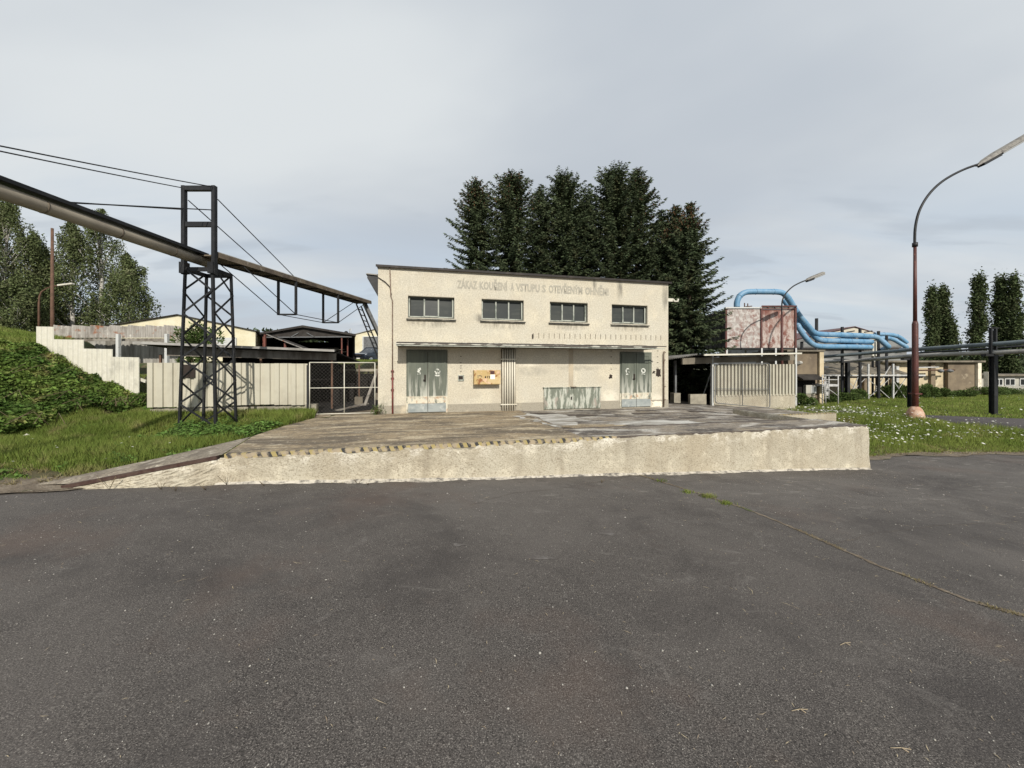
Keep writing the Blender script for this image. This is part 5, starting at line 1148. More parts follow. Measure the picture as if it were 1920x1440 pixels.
bpipe('tall blue pipe looping over the rusty tank, uppermost of the blue pipes', [(1381.5, 576, 23), (1382, 566, 23), (1387, 555, 23), (1397, 548.5, 23), (1410, 547, 23), (1435, 547, 23), (1459, 547.5, 23), (1470, 551, 23), (1479, 561, 23.1), (1497, 590, 23.4), (1516, 613, 23.8), (1527, 624, 24), (1543, 627, 24.2), (1580, 628, 24.6), (1618, 629.5, 25.2), (1642, 632, 25.6), (1652, 638, 25.6), (1663, 648, 25.5), (1664, 651, 25.8), (1652, 657, 27)], .165)
bpipe('middle blue pipe of the three descending beside the tank', [(1470, 562, 24.4), (1486, 584, 24.2), (1502, 603, 24.1), (1520, 622, 24.1), (1531, 634, 24.2), (1546, 638.5, 24.3), (1575, 639, 24.6), (1605, 640, 25), (1634, 641, 25.4)], .165)
bpipe('lowest blue pipe of the three, bending in front of the grey wall', [(1488, 592, 24.0), (1497, 612, 23.7), (1506, 627, 23.6), (1518, 641, 23.6), (1530, 648, 23.7), (1548, 650, 23.9), (1580, 650, 24.3), (1610, 650.5, 24.8), (1633, 651, 25.2)], .155)
bpipe('small rear blue pipe arching down at the far right end of the blue pipes', [(1640, 627, 30), (1660, 627, 30), (1672, 628, 30), (1684, 631, 30), (1693, 637, 30), (1700, 643, 30)], .15)
bpipe('small blue pipe elbow below the rear arch', [(1650, 634, 29), (1664, 634, 29), (1676, 637, 29), (1690, 645, 28.8), (1699, 651, 28.7), (1694, 656, 29), (1680, 659, 30)], .15)
pr2 = root('pipe_rack', 'black steel posts holding up the blue pipes', 'pipe rack', (21.5, 25, -.72))
for (px, pt, Yp) in ((1510, 640, 24.4), (1586.5, 612, 25.2), (1620, 615, 25.9), (1655, 620, 26.4), (1670, 628, 27.5)):
    c = P(px, pt, Yp); mb = MB(); mb.box(c.x-.06, c.x+.06, Yp-.06+.3, Yp+.06+.3, -.9, c.z*1.0); mb.build('post', 'black', pr2)
mb = MB()
for (px, py, l, Yp) in ((1587, 634, .9, 25.1), (1587, 645, .9, 25.1), (1587, 655.5, .9, 25.1), (1620, 635, .8, 25.8), (1620, 656, .8, 25.8), (1511, 655.5, .6, 24.3)):
    c = P(px, py, Yp); MB().box(c.x-l/2, c.x+l/2, Yp-.2, Yp+.4, c.z-.03, c.z+.03).build('cross_arm', 'black', pr2)
for (px, py) in ((1588, 623), (1621, 623)): MB().beam(P(px, py, 25.2), P(px+14, py-2.5, 25.2), .07).build('cross_arm', 'black', pr2)
c = P(1531, 622, 27); ch = root('chimney_pipe', 'short black vertical chimney pipe behind the blue pipes', 'chimney', (c.x, 27, -.7))
MB().tube([(c.x, 27, -.8), (c.x, 27, CZ+(HOR-597)*27/F_PX)], .1, 10).build('pipe', 'black', ch)
gt = root('insulated_vessel', 'pale grey boxy vessel between the blue pipe elbows', 'tank', P(1645, 660, 28.5).to_tuple()[:2]+(-.72,))
a = P(1636, 641, 28.5); b = P(1651, 668, 28.5); MB().box(a.x, b.x, 28.5, 29.2, b.z, a.z).build('vessel', 'fcement', gt, .03)
MB().box(a.x+.1, a.x+.2, 28.6, 28.7, -.9, b.z+.01).build('leg', 'black', gt); MB().box(b.x-.2, b.x-.1, 28.6, 28.7, -.9, b.z+.01).build('leg', 'black', gt)

# ------------------------------------------------------------------ grey and beige buildings at the right
gh, wg = gable_hall('grey_hall', 'wide grey industrial hall with beige gable behind the blue pipes', [(1478, 640), (1601, 613), (1690, 640)], 45, 60, 'greyhall', -.9, roofm='redpipe')
a = P(1505, 642, 44.9); mb = MB(); w = [P(1535, 629, 44.9), P(1601, 615, 44.9), P(1660, 629, 44.9)]; mb.prism([(w[0].x, w[0].z-.5), (w[2].x, w[2].z-.5), (w[2].x, w[2].z), (w[1].x, w[1].z), (w[0].x, w[0].z)], 'y', 44.85, 44.98); mb.build('gable_cladding', 'gable', gh)
mb = MB()
for k in range(8): a = P(1485+k*22, 656, 44.9); b = P(1485+k*22+15, 664, 44.9); mb.box(a.x, b.x, 44.86, 44.98, b.z, a.z)
mb.build('window_band', 'darkglass', gh)
gb = root('grey_annex', 'low dark grey flat roofed annex below the blue pipes', 'building', (19, 33, -.8))
a = P(1498, 655, 33); b = P(1700, 700, 33); MB().box(a.x, b.x, 33, 38, -1, a.z).build('wall', 'greyhall', gb); MB().box(a.x-.2, b.x+.2, 32.8, 38.2, a.z, a.z+.14).build('roof', 'darkroof', gb)
a = P(1502, 627, 31); b = P(1523, 655, 31); MB().box(a.x-.4, b.x-.4, 32.5, 32.98, .5, b.z+.6).build('door', 'brownwall', gb)
# brown block with concrete pillar
bb = root('brown_block', 'small brown stained concrete building just right of the ribbed shed wall', 'building', (17.5, 23.4, -.7))
a = P(1478, 660, 23.4); b = P(1541, 755, 23.4)
MB().box(a.x, b.x-.25, 23.4, 26.5, -.9, a.z).build('wall', 'brownwall', bb); MB().box(b.x-.25, b.x, 23.25, 23.6, -.9, a.z+.02).build('pillar', 'beigewall', bb)
MB().box(a.x-.2, b.x+.05, 23.2, 26.6, a.z+.02, a.z+.12).build('roof', 'darkconc', bb)
c0 = P(1492, 704, 23.3); c1 = P(1530, 712, 23.3); mb = MB(); mb.prism([(22.7, c1.z), (22.7, c1.z+.05), (23.4, c0.z+.08), (23.4, c0.z)], 'x', c0.x, c1.x+.1); mb.build('small_canopy', 'darkroof', bb)
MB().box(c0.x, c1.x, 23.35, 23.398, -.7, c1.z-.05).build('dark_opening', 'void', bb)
a = P(1509, 722, 23.2); b = P(1529, 738, 23.2); eb = root('electric_cabinet', 'white electric cabinet beside the brown concrete building', 'cabinet', ((a.x+b.x)/2, 23.2, b.z)); MB().box(a.x, b.x, 23.1, 23.34, b.z, a.z).build('cabinet_body', 'bungalow', eb, .01); MB().box(b.x-.34, b.x-.04, 23.08, 23.098, b.z+.05, a.z-.05).build('door_leaf', 'whitemetal', eb)
MB().box(a.x+.05, b.x-.05, 23.15, 23.3, -.8, b.z).build('stand', 'concrete', eb)
# scaffold with a ladder
sc_ = root('steel_platform', 'small galvanised platform with railing and ladder before the brown building', 'platform', P(1556, 748, 22.6).to_tuple()[:2]+(-.7,))
Yp = 22.6; q = lambda px, py, dy=0: P(px, py, Yp)+Vector((0, dy, 0))
for dy in (0, .9):
    for px in (1542, 1571.5):
        mb = MB(); mb.tube([(q(px, 700, dy).x, Yp+dy, -.85), (q(px, 700, dy).x, Yp+dy, q(px, 703).z)], .03, 8); mb.build('post', 'galv', sc_)
MB().box(q(1542, 0).x, q(1571.5, 0).x, Yp-.05, Yp+.95, q(0, 724.5).z, q(0, 720.5).z).build('deck', 'galv', sc_)
mb = MB()
for py in (703.5, 712):
    for dy in (0, .9): mb.tube([q(1542, py, dy), q(1571.5, py, dy)], .022, 6)
    mb.tube([q(1571.5, py, 0), q(1571.5, py, .9)], .022, 6)
mb.build('railing', 'galv', sc_)
mb = MB(); mb.tube([q(1541, 706, -.2), q(1541, 748.5, -.2)], .022, 6); mb.tube([q(1549, 706, -.2), q(1549, 748.5, -.2)], .022, 6)
for k in range(10): mb.tube([q(1541, 712+k*3.7, -.2), q(1549, 712+k*3.7, -.2)], .014, 5)
mb.build('ladder', 'galv', sc_)
mb = MB(); mb.tube([q(1546, 724, 0), q(1571, 742, 0)], .02, 6); mb.build('diagonal_brace', 'galv', sc_)
# walkway roof rack with cross braces
wr = root('covered_walkway', 'long rack of pale posts and crossed braces under a dark ribbed awning', 'canopy', (24, 27.5, -.72))
xa = P(1541, 0, 27.2).x; xb = P(1706, 0, 27.2).x
for (px, t) in ((1586.5, 676), (1628, 679), (1674.5, 678), (1704, 680)):
    c = P(px, t, 26.8); mb = MB(); mb.box(c.x-.045, c.x+.045, 26.75, 26.84, -.9, 1.75); mb.build('post', 'galv', wr)
for px in (1549, 1612, 1646, 1681):
    c = P(px, 690, 28.6); mb = MB(); mb.box(c.x-.1, c.x+.1, 28.5, 28.7, -.9, 1.6); mb.build('rear_post', 'galv' if px in (1549, 1681) else 'rustfoot', wr)
MB().box(xa, xb+.6, 26.72, 26.86, .90, 1.0).build('front_beam', 'galv', wr)
MB().box(xa, xb+.6, 26.9, 27.05, .76, .88).build('lower_beam', 'black', wr)
prof = []; vs = []; fs = []
nn = int((xb-xa)/.16)
for k in range(nn*4+1): x = xa+(xb-xa)*k/(nn*4); d = .025 if (k//2) % 2 else 0; vs += [(x, 27.15, 1.02+d), (x, 30.2, 1.98+d), (x, 27.15, 1.03+d), (x, 30.2, 1.99+d)]
for k in range(nn*4): b_ = k*4; fs += [(b_, b_+1, b_+5, b_+4), (b_+2, b_+6, b_+7, b_+3), (b_, b_+4, b_+6, b_+2)]
mb = MB(); mb.add(vs, fs); mb.build('awning', 'darkconc', wr)
MB().box(xa, xb+.3, 30.0, 30.2, 1.99, 2.10).build('rear_gutter', 'galv', wr)
mb = MB(); xp = [P(px, 0, 26.8).x for px in (1586.5, 1628, 1674.5, 1704, 1730)]
for i in range(4):
    for (za, zb2) in ((-.7, .75), (.75, -.7)): mb.beam((xp[i]+.05, 26.95, za), (xp[i+1]-.05, 26.95, zb2), .03)
mb.beam((xp[0]+.4, 26.9, -.4), (xp[1]-.3, 26.9, 1.6), .04); mb.beam((xp[1]+.4, 26.9, -.4), (xp[2]-.1, 26.9, 1.6), .04)
mb.build('cross_brace', 'galv', wr)
# beige low building with pilasters
lb = root('low_beige_building', 'long low beige building with dark pilasters and an end wall coloured brown for its shade', 'building', (31, 31.5, -.8))
A_ = P(1543, 0, 31.5).x; B_ = P(1770, 0, 31.5).x; C_ = P(1820, 0, 31.5).x; zr_ = CZ+(HOR-679)*31.5/F_PX
MB().box(A_, B_, 31.5, 36, -1, zr_-.02).build('wall', 'beigewall', lb); MB().box(B_, C_, 31.2, 36, -1, zr_-.02).build('end_wall', 'brownwall', lb)  # end wall lies in shade, painted here as a brown surface
MB().box(C_, C_+.28, 31.0, 31.5, -1, zr_-.02).build('corner_pilaster', 'patchwhite', lb)
for px in (1588, 1625, 1676, 1750): c = P(px, 0, 31.3).x; MB().box(c-.18, c+.18, 31.3, 31.49, -1, zr_-.03).build('pilaster', 'brownwall', lb)
MB().box(A_-.2, C_+.5, 30.9, 36.2, zr_-.02, zr_+.12).build('roof', 'darkconc', lb)
for (py, r) in ((689, .05), (694, .06)):
    mb = MB(); mb.tube([P(1712, py+.5, 30.7), P(1760 if py < 690 else 1790, py-.5, 30.7)], r, 8); mb.build('service_pipe', 'rusttube' if py > 690 else 'galv', lb)
mb = MB(); mb.lathe(P(1764, 695, 30.6), [(.02, -.18), (.16, -.1), (.2, 0), (.1, .1), (.03, .14)], 10); mb.lathe(P(1781, 695, 30.6), [(.02, -.16), (.2, -.08), (.22, 0), (.1, .1), (.03, .12)], 10); mb.build('floodlight', 'greysteel', lb)
# bungalow far right
bg_ = root('bungalow', 'low pale bungalow with two dark windows beyond the far right lawn', 'building', (48, 38, -.8))
a = P(1826, 706, 38).x; b = P(2000, 706, 38).x; zt = CZ+(HOR-705)*38/F_PX
MB().box(a, b, 38, 46, -1.2, zt).build('wall', 'bungalow', bg_); MB().box(a-.3, b+.3, 37.6, 46.4, zt, zt+.16).build('roof', 'darkconc', bg_)
for (p0, p1, y0, y1) in ((1866, 1880, 710, 723), (1884, 1903, 709.5, 723), (1912, 1930, 709.5, 723)):
    c, d = P(p0, y0, 37.95), P(p1, y1, 37.95); wo = MB().box(c.x, d.x, 37.93, 37.99, d.z, c.z).build('window', 'whitemetal', bg_)
    m_ = (c.x+d.x)/2; MB().box(c.x+.08, m_-.05, 37.91, 37.929, d.z+.08, c.z-.08).build('pane', 'darkglass', wo); MB().box(m_+.05, d.x-.08, 37.91, 37.929, d.z+.08, c.z-.08).build('pane', 'darkglass', wo)
a, b = P(1846, 697, 37.5), P(1854, 730, 37.5); MB().box(a.x, b.x, 37.2, 37.59, -1, a.z).build('chimney', 'patchwhite', bg_)
a, b = P(1834, 696, 40), P(1837, 706, 40); MB().box(a.x, b.x, 40, 40.3, zt, a.z).build('roof_pipe', 'whitemetal', bg_)
# overhead pipelines on black posts
pl = root('pipeline', 'lower grey pipeline running along the black posts to the right edge', 'pipe', (22, 20, -.72))
w = [P(1497, 680, 23.2), P(1520, 679.5, 24.5), P(1560, 678, 26), P(1610, 676, 25.2), P(1708, 667.5, 20.8), P(1862, 661, 17.7), P(1920, 658.5, 16.8), P(2100, 650, 14.6)]
mb = MB(); mb.tube(sm(w, 3), .105, 12); mb.build('cladding', 'greypipe', pl)
pu = root('pipeline', 'upper darker grey green pipeline above the pale one at the right edge', 'pipe', (22, 20.5, -.72))
w = [P(1541, 669, 25.5), P(1650, 660.5, 23.2), P(1720, 655, 20.6), P(1862, 645.5, 17.7), P(1920, 641, 16.8), P(2100, 626, 14.6)]
mb = MB(); mb.tube(sm(w, 3), .10, 12); mb.build('cladding', 'darkpipe', pu)
mb = MB(); w = [P(1720, 662, 21.2), P(1862, 653, 18.2), P(1960, 646, 16.8)]; mb.tube(w, .05, 8); mb.build('thin_pipe', 'black', pu)
for (px, top, Yp, lab, arms) in ((1862.5, 616, 17.7, 'black pipeline post with twin top flanges standing nearest the right edge', (668, 653)), (1707.5, 668, 20.8, 'black pipeline post half hidden behind the big red brown lamp post', (675, 664)), (1589, 672, 25.3, 'black pipeline post near the pale platform', (680, 672))):
    c = P(px, top, Yp); zb = gzf(c.x, c.y); o = root('pipeline_post', lab, 'post', (c.x, Yp, zb), group='black pipeline posts')
    za = CZ+(HOR-arms[0])*Yp/F_PX; mb = MB(); mb.box(c.x-.085, c.x+.085, Yp-.11, Yp-.09, zb-.2, za); mb.box(c.x-.085, c.x+.085, Yp+.09, Yp+.11, zb-.2, za); mb.box(c.x-.02, c.x+.02, Yp-.09, Yp+.09, zb-.2, za); mb.box(c.x-.20, c.x+.20, Yp-.2, Yp+.2, zb-.1, zb+.06); mb.build('column', 'black', o)
    mb = MB(); mb.box(c.x-.45, c.x+.35, Yp-.1, Yp+.1, za, za+.1); mb.build('arm', 'black', o)
    if top < 660:
        for s_ in (-.13, .08): mb = MB(); mb.box(c.x+s_-.02, c.x+s_+.05, Yp-.05, Yp+.05, za+.1, c.z); mb.build('upper_flange', 'black', o)
        mb = MB(); mb.box(c.x-.2, c.x+.2, Yp-.06, Yp+.06, c.z, c.z+.04); mb.build('cap', 'black', o)

# ------------------------------------------------------------------ street lamps at the right
Yl = 15.5; c = P(1716, 790, Yl); zb = gzf(c.x, Yl)
bl = root('street_lamp', 'big curved street lamp with rust red pole on a concrete base in the flower verge', 'street lamp', (c.x, Yl, zb), group='street lamps')
mb = MB(); mb.lathe((c.x, Yl, zb), [(.30, -.2), (.30, .15), (.27, .36), (.21, .52), (.13, .62), (.09, .64)], 20); mb.build('concrete_base', 'lampbase', bl)
zj = CZ+(HOR-602)*Yl/F_PX; zk = CZ+(HOR-458)*Yl/F_PX
mb = MB(); mb.tube([(c.x, Yl, zb+.45), (c.x, Yl, 1.3), (c.x-.005, Yl, zj-.12), (c.x-.005, Yl, zj)], [.105, .10, .098, .07], 14); mb.build('lower_pole', 'redpipe', bl)
mb = MB(); mb.tube([(c.x-.005, Yl, zj-.02), (c.x-.01, Yl, zk)], [.066, .052], 12); mb.build('upper_pole', 'redpipe', bl)
mb = MB(); mb.tube([(c.x-.01, Yl, zk-.1), (c.x-.01, Yl, zk+.06)], .09, 12); mb.build('collar', 'black', bl)
arm = [(1715, 458), (1716, 428), (1722, 400), (1733, 377), (1748, 357), (1767, 340), (1790, 326), (1814, 315), (1838, 309-2)]
mb = MB(); pts = [P(px, py, Yl) for px, py in arm]; mb.tube(sm(pts, 4), .045, 10); mb.build('arm', 'black', bl)
def lamp_head(a, b, W, H, parent):
    a, b = Vector(a), Vector(b); d = (b-a).normalized(); up = Vector((0, 0, 1)); s = d.cross(up).normalized(); q = s.cross(d).normalized(); L_ = (b-a).length
    mb = MB(); secs = [(0, .25, .35), (.10, .6, .8), (.3, 1, 1), (.95, 1, 1), (1, .7, .6)]; vs = []
    for (t, w_, h_) in secs:
        c_ = a+d*L_*t
        for (x_, z_) in ((-1, 0), (-.8, .6), (0, .9), (.8, .6), (1, 0)): vs.append(tuple(c_+s*x_*w_*W/2+q*z_*h_*H))
    fs = []
    for i in range(4):
        for k in range(5): x_ = i*5+k; y_ = i*5+(k+1) % 5; fs.append((x_, y_, y_+5, x_+5))
    fs += [(0, 1, 2, 3, 4), (24, 23, 22, 21, 20)]
    mb.add(vs, fs); mb.build('lamp_head', 'lampgrey', parent)
    mb = MB(); mb.beam(a+d*L_*.40-q*.04, b-d*.03-q*.04, W*.8, .07, q); mb.build('diffuser', 'diffuser', parent, .015)
    mb = MB(); mb.beam(a+d*L_*.06-q*.045, a+d*L_*.38-q*.06, W*.75, .10, q); mb.build('gear_housing', 'black', parent, .015)
lamp_head(P(1832, 312, Yl), P(1934, 253, Yl), .34, .20, bl)
mb = MB(); mb.box(c.x-.14, c.x+.14, Yl-.14, Yl+.14, .40, .45); mb.build('steel_band', 'redpipe', bl)
Y2 = 19.5; c2 = P(1466, 760, Y2); z2 = gzf(c2.x, Y2)
l2 = root('street_lamp', 'thin curved street lamp standing in front of the rusty tank', 'street lamp', (c2.x, Y2, z2), group='street lamps')
mb = MB(); mb.tube([(c2.x, Y2, z2-.2), (c2.x, Y2, 2.4), P(1466, 590, Y2)], [.075, .065, .055], 10); mb.build('pole', 'redpipe', l2)
mb = MB(); mb.tube(sm([P(px, py, Y2) for px, py in ((1466, 592), (1466, 570), (1469, 558), (1476, 547), (1487, 537), (1500, 530), (1514, 524.5))], 4), .032, 8); mb.build('arm', 'black', l2)
lamp_head(P(1510, 526.5, Y2), P(1545, 512.5, Y2), .26, .12, l2)
# ------------------------------------------------------------------ trees
def spruce(px, py, Y, Rm, seed, label, lean=0, cones=0, rx=None, low=.0, tl_=5.0, pw=.62):
    top = P(px, py, Y); zb = -.1 if top.x < 8 else -.6; o = root('spruce_tree', label, 'tree', (top.x, Y, zb), group='spruce trees behind the building')
    rg = np.random.default_rng(seed); H = top.z-zb
    mb = MB(); mb.tube([(top.x, Y, zb-.1), (top.x, Y, zb+H*.5), (top.x, Y, top.z-.1)], [.2, .13, .015], 8); mb.build('trunk', 'bark', o)
    P_, D_, L_ = [], [], []
    z = .08*H+low; ga = 0.0; bp = []
    while z < H-.06:
        t = z/H; s = (1-t); R0 = Rm*min(1.0, (s*H/tl_))**pw*(1.0 if t > .12 else .8)+.04
        nb = 3 if s < .1 else 4
        for k in range(nb):
            ga += 2.399963+rg.uniform(-.3, .3); Lb = R0*rg.uniform(.62, 1.14)*(1+.12*math.sin(ga*3+z))
            if rx and math.cos(ga) > .35: Lb *= rx
            up = .55*t**2+rg.uniform(-.06, .12); nseg = max(3, int(Lb/.085)); q = np.linspace(.06, 1, nseg)
            r_ = q*Lb; dzb = up*r_-.24*Lb*q**1.2*(1-.6*t)+.16*Lb*q**3
            bx, by = math.cos(ga), math.sin(ga); pts = np.stack([top.x+bx*r_, Y+by*r_, zb+z+dzb], 1)
            bp.append((pts[0], pts[-1])); tl = (.15+.24*(1-q))*min(1, .45+Lb/1.4)
            for sg in (-1, 1):
                for rep in range(3):
                    a_ = rg.uniform(.35, 1.15, nseg)*sg; dx = bx*np.cos(a_)-by*np.sin(a_); dy = bx*np.sin(a_)+by*np.cos(a_)
                    d = np.stack([dx, dy, rg.uniform(-.55, .15, nseg)], 1); P_.append(pts+rg.normal(scale=.035, size=pts.shape)); D_.append(d); L_.append(tl*rg.uniform(.7, 1.25, nseg))
            P_.append(pts[-2:]); D_.append(np.tile([bx, by, .15], (2, 1))); L_.append(np.full(2, .2))
        z += (.085+.10*min(1, s*3))*rg.uniform(.8, 1.2)
    P_ = np.concatenate(P_); D_ = np.concatenate(D_); L_ = np.concatenate(L_)
    # open gaps in patches
    g = np.sin(P_[:, 0]*2.3+seed)*np.sin(P_[:, 2]*2.9+seed*2)*np.sin(P_[:, 1]*2.1); rr_ = np.hypot(P_[:, 0]-top.x, P_[:, 1]-Y)
    keep = (g < .42) | (rg.random(len(P_)) < .45); P_, D_, L_ = P_[keep], D_[keep], L_[keep]
    nmesh('crown', leaves(P_, D_, L_, L_*.22+.018, rg, .1), 4, 'spruce', o)
    v = []
    for a, b in bp:
        d = b-a; s = np.cross(d, [0, 0, 1.]); s = s/np.linalg.norm(s)*.014; v += [a-s, a+s, b]
    nmesh('limbs', np.array(v), 3, 'bark', o)
    if cones:
        m_ = P_[:, 2] > top.z-cones; idx = rg.choice(np.where(m_)[0], min(int(m_.sum()), 900)); D = np.tile([0, 0, -1.], (len(idx), 1))+rg.normal(scale=.2, size=(len(idx), 3))
        nmesh('cones', leaves(P_[idx], D, .13, .06, rg), 4, 'cones', o)
    return o
SPR = [(894, 340, 24.5, 1.9, 'leftmost spruce behind the roof, with a blunt broad top', 2, None),
       (959, 326, 24.0, 2.05, 'second spruce from the left with a rusty cone hung tip', 2.5, None),
       (1013, 348, 26, 1.45, 'slim spruce with a narrow tip between two broad ones', 0, None),
       (1057, 327, 24, 1.75, 'round topped spruce rising behind the middle of the roof', 0, None),
       (1098, 363, 26, 1.6, 'lower spruce tucked in the gap left of the tallest pair', 0, None),
       (1151, 319, 24, 2.0, 'broad blunt spruce, left one of the tallest pair', 0, None),
       (1194, 313, 24.4, 2.1, 'tallest spruce with a sharp cone hung reddish tip', 4.5, None),
       (1240, 393, 23.5, 1.7, 'shorter spruce, leftmost of the lower trio at the right', 0, None),
       (1267, 384, 23, 1.7, 'shorter spruce, middle one of the lower trio at the right', 2, None),
       (1293, 381, 21.5, 1.72, 'rightmost spruce with long branches reaching towards the rusty tank', 1.5, None)]
for i, (px, py, Y, Rm, lb_, cn, rx) in enumerate(SPR): spruce(px, py, Y, Rm*(1.46 if 0 < i < 7 else 1.12 if i == 0 else 1.16), 40+i, lb_, cones=cn, rx=rx, low=(0 if i > 6 else 2.2), tl_=(7.0 if i == 6 else 5.6), pw=(.85 if i == 6 else .75 if i > 6 else (.5, .6, .8, .5, .7, .5)[i]))

def broadleaf(name, label, px, py, Y, halfw, zlow, seed, m, bark, group, n=16000, ls=.13, droop=0., lobes=16, col=False, zb=None, hw2=None):
    top = P(px, py, Y); zb = gzf(top.x, Y) if zb is None else zb; o = root(name, label, 'tree', (top.x, Y, zb), group=group); rg = np.random.default_rng(seed)
    H = top.z-zb; W = halfw/F_PX*Y; z0 = zlow
    mb = MB(); tr = .018*H; w = [(top.x+rg.uniform(-.1, .1)*k, Y, zb-.1+(H)*k/4*(.98)) for k in range(5)]; w[0] = (top.x, Y, zb-.2); mb.tube(w, [tr, tr*.8, tr*.6, tr*.35, .02], 8)
    # lobes: centres in the crown volume, each a clump of leaves
    C = []; 
    for k in range(lobes):
        t = (k+rg.uniform(0, .9))/lobes; z = z0+(H-z0)*t; prof = (math.sin(math.pi*min(1, .12+.88*t)**.8)**.7 if not col else min(1, 3.2*(t+.08))*min(1, (1.05-t)*1.5)**.7)
        a = rg.uniform(0, 6.28); r = W*prof*rg.uniform(.25, .95)*(1 if not col else rg.uniform(.3, 1.1)); C.append((top.x+r*math.cos(a), Y+r*math.sin(a), zb+z, W*prof*(rg.uniform(.24, .40) if not col else rg.uniform(.22, .5))+.12))
    C.append((top.x, Y, top.z-W*.3, W*.28)); 
    for c in C: mb.tube([(top.x, Y, max(zb+.8, c[2]-(1.2 if not col else 2.5)*W*.6-.4)), (c[0], c[1], c[2])], [tr*.3, .012], 5)
    mb.build('trunk', bark, o)
    per = n//len(C); pos = []; dr = []
    for (cx, cy, cz, r) in C:
        d = rg.normal(size=(per, 3)); d /= np.linalg.norm(d, axis=1, keepdims=True); rad = r*rg.uniform(.15, 1, per)**.45
        p = np.stack([cx+d[:, 0]*rad, cy+d[:, 1]*rad, cz+d[:, 2]*rad*(1.15 if not col else 1.9)], 1)
        # clump into twigs
        k = max(8, per//22); tw_ = p[rg.integers(0, per, k)]; j = rg.integers(0, k, per); off = rg.normal(scale=.10+ls*.5, size=(per, 3))
        if droop: off[:, 2] = -rg.uniform(0, 1, per)**1.3*droop*rg.uniform(.5, 1.5, per); off[:, :2] *= .45
        elif col: off[:, 2] *= 2.2
        pos.append(np.where(rg.random((per, 1)) < .80, tw_[j]+off, p)); q = rg.normal(size=(per, 3)); q[:, 2] -= .8 if droop else -.3; dr.append(q)
    pos = np.concatenate(pos); dr = np.concatenate(dr); pos[:, 2] = np.maximum(pos[:, 2], zb+.3)
    nmesh('crown', leaves(pos, dr, ls*rg.uniform(.7, 1.3, len(pos)), ls*.62, rg), 4, m, o); return o
BIR = [(12, 372, 29, 62, 2.5, 'tall birch at the very left edge above the grassy bank'), (62, 438, 30, 46, 2, 'lower birch just left of the rusty pole'),
       (135, 416, 31, 48, 1.5, 'birch just right of the rusty pole'), (190, 392, 32, 56, 1.5, 'tall birch with a slender tip crossing behind the pipe bridge'),
       (240, 478, 30, 44, 1.2, 'rightmost birch with drooping branches over the yellow hall'), (100, 500, 36, 62, .5, 'darker birch standing behind the rusty pole'), (-40, 420, 33, 70, .5, 'birch cut by the left picture edge'), (30, 520, 27, 44, .3, 'low birch thicket tree at the left edge')]
for i, (px, py, Y, hw, zl, lb_) in enumerate(BIR): broadleaf('birch_tree', lb_, px, py, Y, hw, zl, 80+i, 'birch', 'birchbark', 'birches on the bank at the left', n=15000, ls=.15, droop=1.1, lobes=34)
POP = [(1748, 548, 56, 15, 'left stem of the poplar pair right of the big lamp'), (1768, 546, 56, 15, 'right stem of the poplar pair right of the big lamp'), (1783, 608, 55, 8, 'small slim poplar beside the poplar pair'),
       (1835, 523, 54, 19, 'single columnar poplar left of the twin flanged post'), (1876, 527, 53, 15, 'columnar poplar right behind the twin flanged post'), (1900, 527, 52, 16, 'columnar poplar nearest the right picture edge')]
for i, (px, py, Y, hw, lb_) in enumerate(POP): broadleaf('poplar_tree', lb_, px, py, Y, hw*.86, 1.0, 110+i, 'poplar', 'bark', 'poplars at the right', n=10000, ls=.30, lobes=34, col=True, zb=-1.0)
# far-off wood seen between the buildings at the right
rg = np.random.default_rng(5); n = 26000; X = rg.uniform(48, 105, n); Yd = 68+rg.uniform(0, 8, n); hh = 3.9+1.3*vnoise(X*.25, X*0, 4)+.8*vnoise(X*.9, X*0, 6); Z = -1+hh*rg.uniform(0, 1, n)**.6
tag(nmesh('distant_trees', leaves(np.stack([X, Yd, Z], 1), rg.normal(size=(n, 3)), .7, .45, rg), 4, 'farwood'), 'distant tree belt behind the right hand buildings', 'trees', kind='stuff')
n = 16000; X = rg.uniform(-70, -22, n); Yd = 44+rg.uniform(0, 6, n); Z = 2+(3.0+1.2*vnoise(X*.3, X*0, 9))*rg.uniform(0, 1, n)**.6
tag(nmesh('distant_trees', leaves(np.stack([X, Yd, Z], 1), rg.normal(size=(n, 3)), .5, .3, rg), 4, 'farwood'), 'dark undergrowth behind the birches', 'undergrowth', kind='stuff')
# shrubs
def shrub(label, x, y, r, h, seed, n=3500, m='bushleaf', ls=.09, zb=None, group='shrubs at the right'):
    zb = gzf(x, y) if zb is None else zb; o = root('shrub', label, 'shrub', (x, y, zb), group=group); rg = np.random.default_rng(seed)
    k = 14; c = np.stack([x+rg.normal(scale=r*.45, size=k), y+rg.normal(scale=r*.35, size=k), zb+h*rg.uniform(.25, .85, k)], 1); j = rg.integers(0, k, n); d = rg.normal(size=(n, 3))
    p = c[j]+d/np.linalg.norm(d, axis=1, keepdims=True)*(rg.uniform(.2, 1, (n, 1))**.5)*np.array([r*.5, r*.45, h*.33]); p[:, 2] = np.maximum(p[:, 2], zb+.02)
    nmesh('foliage', leaves(p, d+[0, 0, .4], ls*rg.uniform(.6, 1.3, n), ls*.5, rg), 4, m, o)
    mb = MB()
    for q in c[:9]: mb.tube([(x, y, zb-.1), tuple((np.array([x, y, zb])+q)/2+[0, 0, .1]), tuple(q)], [.02, .015, .006], 5)
    mb.build('stems', 'stem', o); return o
e = P(370, 648, 16); shrub('elder like bush growing behind the left legs of the lattice tower', e.x, 16, .55, 1.8, 3, 3800, ls=.13, zb=1.35, group='')
